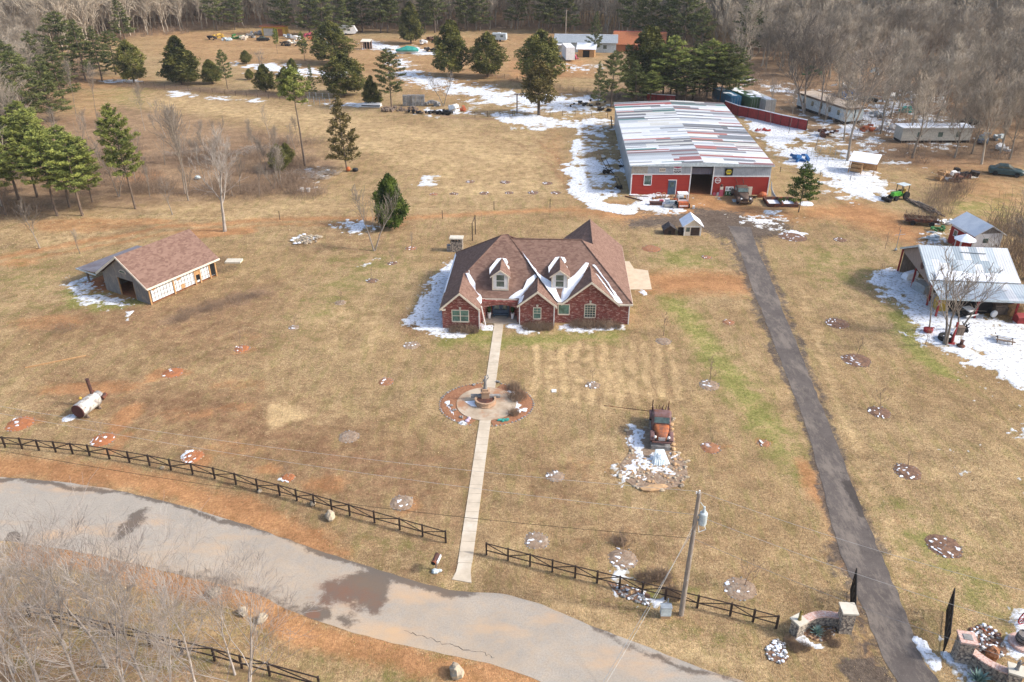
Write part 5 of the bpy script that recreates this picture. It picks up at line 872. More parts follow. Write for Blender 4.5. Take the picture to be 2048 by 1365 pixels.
bpy.data.objects.remove([c for c in t.children if c.name.startswith('lettering')][-1])
b=MB()
for k in range(5): b.ell((-.4+.2*k,-.04,-.39+(.04 if k%2 else -.04)),(.08,.015,.07),6,4)
P('white_marks',b,M['white'],t)
t=sign('small_sign','small cream sign hanging on the silver wall above the left window',4.78,3.95,1.0,.65,M['trim']);text(t,'STOP' if 0 else 'SHOP',0,-.04,0,.34,M['wood'],.01);b=MB();b.tube((0,0,.33),(0,0,.75),.02);P('hanger',b,M['white'],t)
# ================================================================ LEFT BARN
BA=at(*(0+1035/3.412,400+718/3.412));bb_=at(*(1475/3.412,400+528/3.412));BO=BA;BR_=yaw(BA,bb_);print('barn',(bb_-BA).length,math.degrees(BR_))
bl=at(*(700/3.412,400+610/3.412));print('barn gable',(bl-BA).length,math.degrees(yaw(BA,bl)))
BR_=R(59.5)
BARN=T('barn','unfinished barn with a brown shingle roof, grey board gable and white house-wrapped side','barn',BO,BR_)
# local x runs along the long wall, y along the gable; gable faces -x
L=9.6;D=8.1;m=MB()
for z0,z1,a,b in ((0,2.3,0,2.55),(0,2.3,5.36,D)): m.bb(.0,.12,a,b,z0,z1)
m.prism([(0,0,2.3),(0,D,2.3),(0,D/2+.1,4.95)],(.12,0,0));P('gable_wall',m,M['greywood'],BARN)
m=MB();m.bb(0.12,L,D-.12,D,0,2.3);m.bb(L-.12,L,.12,D-.12,0,2.3);m.prism([(L-.12,0,2.3),(L-.12,D,2.3),(L-.12,D/2,4.9)],(.12,0,0));P('rear_wall',m,M['greywood'],BARN)
m=MB();m.bb(.3,L-.05,.06,.12,.25,2.25);P('house_wrap',m,M['wrap'],BARN)
m=MB()
for x in (.06,3.35,6.4,7.15,8.6,9.5): m.bb(x-.09,x+.09,-.03,.06,0,2.28)
m.bb(.1,L,-.0,.06,2.2,2.42)
for x0,x1,z in ((.5,.95,1.9),(3.9,4.4,1.8),(4.3,4.8,.6),(6.5,7.1,1.5)): m.bb(x0,x1,-.0,.055,z-.3,z+.25)
P('framing',m,M['newwood'],BARN)
m=MB()
for k in range(22): x=.3+k*.42; m.bb(x-.035,x+.035,.03,.058,.3,2.2)
for z in (.7,1.2,1.7): m.bb(.3,8.5,.028,.057,z-.03,z+.03)
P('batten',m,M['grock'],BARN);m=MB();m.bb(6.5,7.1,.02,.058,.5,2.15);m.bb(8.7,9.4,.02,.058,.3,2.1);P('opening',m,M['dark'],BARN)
m=MB();zr_=5.2
slab(m,(-.4,-.4,2.22),(L+.4,-.4,2.22),(L+.4,D/2+.1,zr_),(-.4,D/2+.1,zr_));slab(m,(-.4,D/2+.1,zr_),(L+.4,D/2+.1,zr_),(L+.4,D+.6,2.2),(-.4,D+.6,2.2));P('roof',m,M['shingle'],BARN)
m=MB();m.prism([(-.4,-.45,2.2),(-.4,-.4,2.28),(-.4,D/2+.1,zr_+.06),(-.4,D+.65,2.26),(-.4,D+.6,2.0),(-.4,D/2+.1,zr_-.22),(-.4,-.3,2.06)],(-.05,0,0));m.bb(-.4,L+.4,-.46,-.40,2.05,2.26);P('fascia',m,M['trim'],BARN)
m=MB();m.prism([(-.5,D+.6,2.32),(8,D+.6,2.32),(8,D+4.4,2.0),(-.5,D+4.4,2.0)],(0,0,-.06));P('lean_to_roof',m,metalmat('grey_purple_sheet',(.26,.25,.28),(.17,.14,.15),'X',1.4),BARN);m=MB();m.bb(-.55,-.48,D+.6,D+4.4,1.9,2.05);P('lean_to_fascia',m,M['bluewhite'],BARN)
for x in (.3,3.8,7.5): m=MB();m.bb(x-.09,x+.09,D+3.6,D+3.8,0,1.97);P('post',m,M['wood'],BARN)
m=MB();m.prism([(-.05,4.05+.62*math.cos(a),3.05+.42*math.sin(a)) for a in [math.pi*k/10 for k in range(11)]],(.06,0,0));wn=P('window',m,M['trim'],BARN);m=MB();m.prism([(-.07,4.05+.5*math.cos(a),3.1+.3*math.sin(a)) for a in [math.pi*k/10 for k in range(11)]],(.03,0,0));P('pane',m,M['glass'],wn)
m=MB();m.bb(-.02,.14,-.02,.1,0,2.3);m.bb(.0,.14,5.3,5.4,0,2.2);m.bb(0,.14,2.5,2.6,0,2.2);P('door_trim',m,M['newwood'],BARN)
m=MB();m.bb(.15,L-.15,.15,D-.15,.004,.02);m.bb(-.4,7,D+.1,D+4.2,.004,.03);P('earth_floor',m,M['clay'],BARN)
m=MB();m.bb(1.5,3.5,3,5,.02,1.0);m.bb(5,6.5,5,7,.02,1.3);one('stored_crate',m,M['wood'],'dim timber crates standing inside the open barn','crate',BO,BR_)
# ================================================================ RIGHT CARPORT
CO=Vector((47.4,81.4,0));CA=-R(6)
CP=T('carport','long open carport with a snow-streaked grey metal roof and boarded gable','carport',CO,CA)
zk,zrg,dr=3.25,5.45,5.0;X1=9.3
def cpan(name,quads,cols,par): return cmesh(name,quads,cols,MATC,par)
MATC=attrmat('weathered_sheet','panel',.45,.2,(1,.2,1),.35,'X')
Q=[];Cc=[];rg=random.Random(2);pal2=[(.46,.52,.56)]*5+[(.62,.64,.66)]*3+[(.30,.36,.40)]*2+[(.72,.73,.74)]
x=-.5
while x<X1:
    xe=min(X1,x+.9);a=rg.choice(pal2);b_=rg.choice(pal2);t=rg.choice((.4,.5,.6));
    Q.append([(x,-.0,zk),(xe,-.0,zk),(xe,dr*t,zk+(zrg-zk)*t),(x,dr*t,zk+(zrg-zk)*t)]);Cc.append(a);Q.append([(x,dr*t,zk+(zrg-zk)*t+.01),(xe,dr*t,zk+(zrg-zk)*t+.01),(xe,dr,zrg),(x,dr,zrg)]);Cc.append(b_);Q.append([(xe,dr,zrg),(x,dr,zrg),(x,dr*2,zk-.1),(xe,dr*2,zk-.1)][::-1]);Cc.append(a);x=xe
x=-.5
while x<13.5:
    xe=x+1.05;Q.append([(x+.2,-3.0,2.45),(xe+.2,-3.0,2.45),(xe,-.02,zk-.08),(x,-.02,zk-.08)]);Cc.append(rg.choice(pal2[:10]));x=xe
cpan('roof',Q,Cc,CP)
m=MB();m.prism([(-.1,0,zk-.15),(-.1,dr,zrg-.15),(-.1,2*dr,zk-.25),(-.1,2*dr-.3,2.7),(-.1,dr,2.5),(-.1,.5,2.3)],(.08,0,0));P('gable_boards',m,mat('pinkish_boards',(.34,.26,.22),.9,(.22,.17,.14),3.,stretch=(6,6,.4)),CP)
m=MB()
for q in ([(-.55,-.05,zk-.05),(-.55,dr,zrg-.03),(-.55,dr,zrg-.25),(-.55,-.05,zk-.25)],[(-.55,dr,zrg-.03),(-.55,2*dr,zk-.13),(-.55,2*dr,zk-.35),(-.55,dr,zrg-.25)]): m.prism(q,(.05,0,0))
m.bb(-.3,13.5,-3.05,-3.0,2.22,2.44);P('fascia',m,M['bluewhite'],CP)
m=MB();m.lathe([(.42,-.16),(.42,-.11)],dr-1.4,3.45,20,'X');one_=P('round_sign',m,M['rust'],CP)
for x,y,h in ((-.2,2*dr-.2,3.),(-.1,dr,2.5),(-.0,-2.7,2.4),(4.1,-2.7,2.4),(8.2,-2.7,2.4),(12.3,-2.7,2.4),(-.0,.1,3.1),(9.2,.1,3.1),(9.2,9.6,3.)): m=MB();m.bb(x-.09,x+.09,y-.09,y+.09,0,h);P('post',m,M['redpaint'],CP)
m=MB();m.bb(0,9.2,9.7,9.8,0,3.);m.bb(9.15,9.25,0.2,9.6,0,3.1);P('back_wall',m,M['wood'],CP)
sb=MB();rg=random.Random(9);pts=[]
for k in range(24):
    x=.2+k*.39;pts.append((x,.0+.05,zk+.05))
ring=[(.1,-.05),(9.1,-.05),(9.2,.5),(8.6,1.0),(6.5,1.15),(4.5,.95),(2.5,1.3),(1.1,1.35),(.3,.8)]
sb.prism([(x,y,zk+.44*max(0,y)+.02+ (0 if y>=0 else -.03)) for x,y in ring],(0,0,.12));P('roof_snow',sb,M['snow'],CP)
m=MB();m.tube((3.9,4.1,5.12),(6.6,3.95,5.08),.05);P('loose_pipe',m,M['greymetal'],CP)
def cl(x,y,z=0.): c,s=math.cos(CA),math.sin(CA);return Vector((CO.x+x*c-y*s,CO.y+x*s+y*c,z))
# ================================================================ GREY AND RED SHED, OUTHOUSE
SH=T('shed','small shed with a snowy metal roof, grey gable end and red long side','shed',(59.9,96.3,0),R(7))
m=MB();m.prism([(0,0,0),(3.7,0,0),(3.7,0,2.95),(1.85,0,3.95),(0,0,2.95)],(0,5,0));P('wall',m,M['wrap'],SH);m=MB();m.bb(-.03,-.001,.05,4.95,0,2.3);m.bb(-.04,-.001,.05,2.,.1,2.8);P('red_wall',m,M['red'],SH)
m=MB();m.prism([(.2,-.02,2.98),(3.5,-.02,2.98),(1.85,-.02,3.85)],(0,.01,0));P('gable_panel',m,M['greywood'],SH)
m=MB();slab(m,(-.4,-.3,2.78),(1.85,-.3,4.1),(1.85,5.3,4.1),(-.4,5.3,2.78));slab(m,(1.85,-.3,4.1),(4.1,-.3,2.78),(4.1,5.3,2.78),(1.85,5.3,4.1));P('roof',m,metalmat('pale_metal_roof',(.76,.77,.78),(.60,.62,.65),'Y',1.2),SH)
m=MB();m.bb(1.2,1.9,-.03,0,1.7,2.3);P('window',m,M['glass'],SH);m=MB();m.bb(-.07,-.03,3.4,4.2,1.2,2.1);wn=P('window_frame',m,M['white'],SH);m=MB();m.bb(-.09,-.07,3.5,4.1,1.3,2.0);P('pane',m,M['glass'],wn)
m=MB();m.bb(-.05,.05,-.05,.0,0,2.9);m.bb(3.65,3.75,-.05,0,0,2.9);P('corner_trim',m,M['white'],SH)
OH=T('outhouse','little red outhouse with white corners and a snow-capped roof in front of the grey shed','outhouse',(57.6,94.6,0),R(-6));m=MB();m.bb(-.7,.7,-.7,.7,0,3.0);P('wall',m,M['red'],OH);m=MB()
for x in (-.7,.7):
    for y in (-.7,.7): m.bb(x-.08,x+.08,y-.08,y+.08,0,2.99)
P('corner_trim',m,M['white'],OH);m=MB();m.lathe([(1.35,2.95),(1.1,3.1),(.1,3.65)],n=8);P('roof',m,M['snow'],OH)
# ================================================================ two little houses by the turnaround
t=T('playhouse','small white playhouse with a snowy gable roof and brown double door','playhouse',at(1384,472),SA);m=MB();m.prism([(-1.15,0,0),(1.15,0,0),(1.15,0,1.55),(0,0,2.35),(-1.15,0,1.55)],(0,2.4,0));P('wall',m,M['trim'],t);m=MB();slab(m,(-1.45,-.3,1.42),(0,-.3,2.5),(0,2.7,2.5),(-1.45,2.7,1.42));slab(m,(0,-.3,2.5),(1.45,-.3,1.42),(1.45,2.7,1.42),(0,2.7,2.5));P('roof',m,M['snow'],t)
m=MB();m.bb(-.25,.95,-.03,0,.05,1.2);P('door',m,M['fence'],t);m=MB();m.bb(-.9,-.4,-.03,0,.6,1.2);P('window',m,M['glass'],t);m=MB();m.bb(-1.18,-1.08,-.04,0,0,1.5);m.bb(1.08,1.18,-.04,0,0,1.5);m.bb(-1.1,1.1,-.04,0,1.3,1.42);P('corner_trim',m,M['white'],t)
t=T('dog_house','little black doghouse with a shingled roof left of the white playhouse','doghouse',at(1339,470),SA);m=MB();m.prism([(-.75,0,0),(.75,0,0),(.75,0,.85),(0,0,1.3),(-.75,0,.85)],(0,1.3,0));P('wall',m,M['fence'],t);m=MB();slab(m,(-.95,-.2,.75),(0,-.2,1.42),(0,1.5,1.42),(-.95,1.5,.75));slab(m,(0,-.2,1.42),(.95,-.2,.75),(.95,1.5,.75),(0,1.5,1.42));P('roof',m,M['dshingle'],t);m=MB();m.bb(-.2,.2,-.02,0,.05,.6);P('doorway',m,M['dark'],t)
m=MB();m.bb(-.35,.35,-.3,.3,0,.08);m.bb(-.35,.35,.2,.3,.08,1.0);m.bb(-.35,-.28,-.3,.2,.08,.6);m.bb(.28,.35,-.3,.2,.08,.6);m.bb(-.35,.35,-.3,.3,.4,.46);one('garden_chair',m,M['fence'],'dark wooden chair between the doghouse and the playhouse','chair',at(1361,470),SA)
# ================================================================ FENCES
def railfence(name,label,p0,p1,step,h=1.05,pathpx=None):
    """two-rail fence with a zigzag of diagonals: rails, each post, each brace are parts"""
    P0,P1=at(*p0),at(*p1);pts=[at(*p) for p in pathpx] if pathpx else [P0,P1];seg=[]
    for a,b in zip(pts,pts[1:]):
        n=max(1,round((b-a).length/step));seg+=[a.lerp(b,k/n) for k in range(n)]
    seg.append(pts[-1]);t=T(name,label,'fence',seg[0],0);o=seg[0];q=[s-o for s in seg];r=MB()
    for z in (h,.42): 
        for a,b in zip(q,q[1:]): r.tube((a.x,a.y,z),(b.x,b.y,z),.055,n=4)
    P('rail',r,M['fence'],t)
    for i,a in enumerate(q): m=MB();m.box(a.x,a.y,(h+.08)/2,.12,.12,h+.08);P('post',m,M['fence'],t)
    for i,(a,b) in enumerate(zip(q,q[1:])): m=MB();z0,z1=(h,.42) if i%2==0 else (.42,h);m.tube((a.x,a.y,z0),(b.x,b.y,z1),.045,n=4);P('brace',m,M['fence'],t)
    return t
railfence('plank_fence','dark braced two-rail fence running along the road, left of the front walk',(0,0),(1,1),1.75,pathpx=[(-220,884),(-90,888),(45,898),(180,912),(300,932),(430,958),(560,992),(700,1032),(800,1060),(892,1086)])
railfence('plank_fence','dark braced two-rail fence between the front walk and the gate pillar',(0,0),(1,1),1.72,pathpx=[(973,1110),(1150,1156),(1330,1200),(1460,1232),(1552,1257)])
railfence('plank_fence','dark two-rail fence half hidden by the pale trees below the road',(0,0),(1,1),2.3,pathpx=[(60,1232),(160,1255),(300,1290),(430,1322),(540,1352),(640,1380)])
def wirefence(label,px,step,h=1.2,r=.05,mm='fence'):
    pts=[at(*p) for p in px];seg=[]
    for a,b in zip(pts,pts[1:]):
        n=max(1,round((b-a).length/step));seg+=[a.lerp(b,k/n) for k in range(n)]
    seg.append(pts[-1]);o=seg[0];t=T('wire_fence',label,'fence',o,0);w_=MB()
    for s in seg: m=MB();s=s-o;m.tube((s.x,s.y,0),(s.x,s.y,h),r,n=5);P('post',m,M[mm],t)
    for z in (h*.35,h*.65,h*.92):
        for a,b in zip(seg,seg[1:]): a=a-o;b=b-o;w_.tube((a.x,a.y,z),(b.x,b.y,z),.012,n=3,caps=False)
    P('wire',w_,M['greymetal'],t)
wirefence('post and wire fence along the overgrown pasture edge at the left',[(228,165),(330,178),(450,190),(560,200),(640,208)],3.5)
wirefence('post and wire fence climbing beside the snowy track above the hollow field',[(950,235),(1050,232),(1150,232),(1215,236)],3.)
wirefence('post and wire fence along the upper snowy slope right of the tall cedar',[(960,150),(1060,165),(1120,180),(1230,195)],4.)
wirefence('low wire fence in front of the tractor and timber stack',[(1560,345),(1640,352),(1700,362)],4.,1.)
# ================================================================ ROCK-RINGED BEDS
def rock(mb,x,y,z,s,rg,n=7): mb.ell((x,y,z+s*.3),(s*rg.uniform(.8,1.3),s*rg.uniform(.6,1.1),s*rg.uniform(.45,.7)),n,5,.16,rg)
rgb=random.Random(31)
BEDS=[(1585,474,56,'mulch',.6,'heap of snowy stones ringed beside the driveway head, right of it'),(1303,498,40,'leafbed',0,'reddish planted ring behind the drive slab, nearest the doghouse'),(1413,515,22,'leafbed',.1,'small red ring with pale stones on the lawn left of the driveway'),(1457,645,26,'leafbed',.1,'small red ring with pale stones on the lawn halfway down the driveway'),(1327,683,32,'mulch',0,'grey stone ring on the lawn right of the house front corner'),(1186,771,30,'mulch',.5,'little snowy ring straight below the house, left of the hollow striped lawn'),(1419,771,42,'mulch',.5,'stone ring with a thin sapling on the lawn right of the rusty truck'),(1111,953,38,'mulch',.4,'stone ring on the lawn between the walk and the rusty truck'),(698,874,44,'mulch',0,'dull brown ring on the left lawn, right of the pale straw patch'),(772,764,32,'leafbed',.3,'small orange ring left of the fountain circle'),(823,691,35,'mulch',.3,'ring with a snow crescent left of the house front'),(1073,1082,52,'mulch',.2,'broad ring just behind the right road fence near the walk'),(1246,1118,60,'mulch',.5,'broad ring with a bush left of the power pole'),(1480,1178,66,'mulch',.4,'broad gravel ring with two snow spots right of the power pole'),(804,1006,50,'mulch',.25,'ring with a red clay edge behind the left road fence near its end'),(1421,896,40,'leafbed',.1,'red ring with a green tuft right of the rusty truck'),(1528,887,26,'leafbed',.3,'small red and white ring at the left edge of the driveway'),(1675,647,48,'mulch',.5,'snow-dotted ring, highest of the row right of the driveway'),(1713,721,58,'mulch',.6,'snow-dotted ring, second down of the row right of the driveway'),(1759,825,46,'mulch',.5,'snow-dotted ring with a bare bush, third down right of the driveway'),(1815,944,56,'mulch',.6,'snow-dotted ring, fourth down of the row right of the driveway'),(1888,1093,72,'mulch',.75,'large snowy ring, lowest of the row right of the driveway'),(1680,480,28,'mulch',.4,'small stone ring on the red soil right of the driveway head'),(681,606,24,'mulch',.0,'small dark ring with a green tuft on the left lawn'),(588,656,22,'mulch',.2,'small ring round a bare sapling on the upper left lawn'),(484,698,32,'clay',.15,'red clay ring round a sapling below the ditch'),(346,746,42,'clay',.05,'red clay ring round a sapling above the boiler'),(385,914,46,'clay',.3,'clay ring with a snow crescent by the left road fence'),(206,880,50,'clay',.3,'clay ring with a snow crescent nearest the boiler'),(40,848,56,'clay',.2,'clay ring with a green plant at the far left'),(576,956,30,'clay',.2,'small clay ring above the middle of the left road fence'),(744,562,24,'mulch',.3,'small ring with a bare sapling left of the house'),(822,497,24,'leafbed',.2,'orange ring under the bare bush behind the house'),(785,527,20,'mulch',.2,'tiny ring with a thin sapling near the stone fireplace'),(908,388,18,'mulch',.1,'brown spot ring in the field, left of the lower small row'),(1010,365,22,'mulch',.4,'snow-touched ring at the middle of the upper small row'),(1095,367,22,'mulch',.4,'snow-touched ring at the right end of the upper small row'),(940,364,20,'mulch',.3,'small ring at the left end of the upper small row'),(867,389,18,'leafbed',.1,'small orange ring at the left end of the lower small row'),(968,387,20,'mulch',.3,'snow-touched ring in the lower small row, left of centre'),(1018,386,18,'mulch',.1,'brown ring at the centre of the lower small row'),(1066,386,22,'mulch',.4,'snow-touched ring in the lower small row, right of centre'),(1112,386,22,'mulch',.4,'snow-touched ring at the right end of the lower small row'),(1180,935,5,'mulch',0,'')]
for x,y,wpx,mt_,sn,lb in BEDS:
    if not lb: continue
    c=at(x,y);Rr=wpx*.5*mpp(x,y);t=T('planting_ring',lb,'planting bed',c,rgb.uniform(0,6.28),'planting rings on the lawns');m=MB();n=18;vs=[(0,0,.10)]+[(Rr*.62*math.cos(6.283*i/n)*rgb.uniform(.92,1.08),Rr*.62*math.sin(6.283*i/n),.09) for i in range(n)]+[(Rr*math.cos(6.283*i/n)*rgb.uniform(.9,1.08),Rr*math.sin(6.283*i/n)*rgb.uniform(.9,1.08),-.01) for i in range(n)]
    m.add(vs,[(0,1+i,1+(i+1)%n) for i in range(n)]+[(1+i,1+n+i,1+n+(i+1)%n,1+(i+1)%n) for i in range(n)]);P('soil',m,M['ringsoil' if mt_=='mulch' and y>600 and x<1640 else mt_],t)
    st=MB();k=int(10+Rr*9)
    for i in range(k):
        a=6.283*i/k+rgb.uniform(-.1,.1);q=Rr*rgb.uniform(.86,1.0)
        if rgb.random()<.8: rock(st,q*math.cos(a),q*math.sin(a),.0,rgb.uniform(.04,.085),rgb,6)
    for i in range(int(k*.6)): a=rgb.uniform(0,6.28);q=Rr*rgb.uniform(0,.7);rock(st,q*math.cos(a),q*math.sin(a),.07,rgb.uniform(.03,.07),rgb,5)
    P('stones',st,M['rock' if rgb.random()<.25 else 'grock'],t)
    if sn:
        s=MB()
        for i in range(int(3+sn*13*Rr)): a=rgb.uniform(1.6,4.9)-t.rotation_euler.z if rgb.random()<.7 else rgb.uniform(0,6.28);q=Rr*rgb.uniform(.2,.95);s.ell((q*math.cos(a),q*math.sin(a),.09*(1-q/Rr)+.04),(rgb.uniform(.06,.20),rgb.uniform(.04,.12),.03),7,4,.25,rgb)
        P('snow_patch',s,M['snow'],t)
SAPS=[(1419,768,715,'thin bare sapling in the ring right of the rusty truck'),(1759,822,775,'bare bushy sapling in the third ring right of the driveway'),(1713,715,672,'thin bare sapling in the second ring right of the driveway'),(1246,1110,1060,'brown bushy sapling in the ring left of the power pole'),(1490,1172,1115,'brown leaning sapling in the gravel ring right of the power pole'),(481,700,660,'bare sapling in the red clay ring below the ditch'),(588,653,625,'bare sapling on the upper left lawn'),(346,745,715,'forked bare sapling above the boiler'),(384,912,880,'multi-stemmed sapling in the clay ring by the left fence'),(206,878,835,'bare sapling in the ring nearest the boiler'),(40,848,820,'sapling with a green base at the far left'),(578,956,925,'bare sapling above the left road fence'),(743,562,535,'bare sapling left of the house'),(785,527,500,'thin sapling near the stone fireplace'),(1327,672,625,'brown airy sapling right of the house front corner'),(1798,460,435,'thin whip sapling beside the red soil'),(1421,890,860,'thin sapling over the red ring with a green tuft'),(1770,498,462,'thin bare whip on the red soil left of the carport'),(722,440,415,'thin sapling in the field left of the tall posts'),(963,440,428,'tiny sapling behind the house ridge'),(1100,430,408,'tiny sapling in the field above the house ridge'),(681,606,580,'thin sapling with a green tuft on the left lawn'),(1185,760,735,'faint sapling straight below the house'),(1815,935,900,'faint sapling in the fourth ring right of the driveway'),(1850,690,655,'low brown bush on the snow left of the carport'),(1763,550,525,'dead shoot at the top of the carport snow')]
for i,(x,yb,yt,lb) in enumerate(SAPS): SAP[i%3].put(at(x,yb),lb,h=max(.7,hgt(x,yb,yt)),group='saplings on the lawns',wide=1.25)
# ================================================================ FOUNTAIN AND ITS BED
fc=at(971,808)
t=T('flower_bed','wide oval bed of orange mulch around the fountain plaza','flower bed',(pc.x,pc.y,0));m=MB();n=40
oa=[(4.05*math.cos(6.283*i/n)*(1.08),3.65*math.sin(6.283*i/n)) for i in range(n)];ia=[(2.8*math.cos(6.283*i/n),2.8*math.sin(6.283*i/n)) for i in range(n)]
vs=[(x,y,-.01) for x,y in oa]+[(x*.93,y*.93,.05) for x,y in oa]+[(x,y,.04) for x,y in ia];fs=[(i,(i+1)%n,n+(i+1)%n,n+i) for i in range(n)]+[(n+i,n+(i+1)%n,2*n+(i+1)%n,2*n+i) for i in range(n)]
# leave the path strips open
def keep(f,vs): cx=sum(vs[i][0] for i in f)/len(f);cy=sum(vs[i][1] for i in f)/len(f);return not(abs(cx-cy*.12)<.75)
m.add(vs,[f for f in fs if keep(f,vs)]);P('mulch',m,M['leafbed'],t);st=MB();rg=random.Random(5)
for i in range(70):
    a=6.283*i/70;x,y=4.3*math.cos(a),3.62*math.sin(a)
    if abs(x-y*.12)>.8: rock(st,x,y,0,rg.uniform(.07,.13),rg,6)
P('edging_stones',st,M['grock'],t)
t=T('fountain','tiered tan stone fountain topped by a dark statue at the centre of the plaza','fountain',(fc.x,fc.y,.075));m=MB();m.lathe([(.95,0),(1.0,.1),(.9,.12),(.88,.42),(1.0,.46),(1.0,.52),(.82,.52),(.80,.3),(.1,.28)],n=20);P('basin',m,mat('tan_stone',(.46,.31,.20),.9,(.36,.23,.15),2.),t)
m=MB();m.bb(-.35,.35,.1,.7,.0,1.0);m.bb(-.42,.42,.03,.77,1.0,1.12);m.bb(-.28,.28,.15,.65,1.12,1.35);P('pedestal',m,MATS['tan_stone'],t);m=MB();m.bb(-1.35,1.35,.3,.6,.35,.62);P('side_bench',m,M['grock'],t);m=MB();m.lathe([(.78,.40),(.0,.41)],n=16);P('water',m,M['rust'],t)
m=MB()   # standing robed figure with a raised arm
m.loft([[(r1*math.cos(6.283*i/10),.4+r2*math.sin(6.283*i/10),z) for i in range(10)] for r1,r2,z in ((.20,.17,1.35),(.17,.14,1.6),(.12,.10,1.95),(.15,.11,2.15),(.17,.10,2.3),(.06,.06,2.42),(.055,.055,2.46))]);m.ell((0,.4,2.56),(.085,.10,.12),10,7);m.tube((.15,.4,2.3),(.30,.38,2.5),.05,.04);m.tube((.30,.38,2.5),(.22,.38,2.72),.04,.03);m.tube((-.16,.4,2.3),(-.22,.36,2.0),.05,.035);m.ell((.22,.38,2.76),(.07,.05,.05),6,4);P('statue',m,M['grock'],t)
m=MB();m.prism([(-1.9,.25,0),(-.8,.45,0),(-.75,-.6,0),(-1.3,-.5,0)],(0,0,.02));one('fountain_snow',m,M['snow'],'thin blue-white snow in the shade left of the fountain','snow patch',(fc.x,fc.y,.078))
o=link('bush',BR2[0]);o.location=at(1035,797);o.scale=(.8,.8,.9);tag(o,'large round brown shrub in the right half of the fountain bed','bush');o=link('bush',BR2[1]);o.location=at(1027,778);o.scale=(.55,.55,.7);tag(o,'smaller dark shrub at the top right of the fountain bed','bush');o=link('bush',BR2[1]);o.location=at(1028,829);o.scale=(.45,.45,.6);tag(o,'small dark ball shrub between the teal cover and the snow','bush')
def lumpy(name,m_,lb,cat,px,py,sx,sy,sz,rz=0,seed=1):
    rg=random.Random(seed);m=MB()
    for i in range(7): m.ell((rg.uniform(-.7,.7)*sx,rg.uniform(-.5,.5)*sy,sz*.35),(sx*rg.uniform(.3,.5),sy*rg.uniform(.3,.5),sz*rg.uniform(.4,.6)),8,5,.2,rg)
    return one(name,m,m_,lb,cat,at(px,py,.03),rz)
lumpy('garden_cover',M['teal'],'crumpled teal cover lying in the fountain bed right of the path','cover',1006,842,.55,.3,.22,.3,1);lumpy('garden_cover',M['lilac'],'crumpled lilac cover lying in the fountain bed left of the path','cover',937,841,.38,.35,.22,.8,2);lumpy('snow_mound',M['snow'],'white snow mound at the right end of the fountain bed','snow mound',1043,822,.5,.35,.15,.2,3)
for i,(x,y) in enumerate([(949,771),(901,813),(908,822),(922,836),(996,765)]): lumpy('perennial_clump',M['grock'],'one of the dull grey plant clumps in the fountain bed mulch','plant',x,y,.22,.2,.2,0,10+i)['group']='plants in the fountain bed'
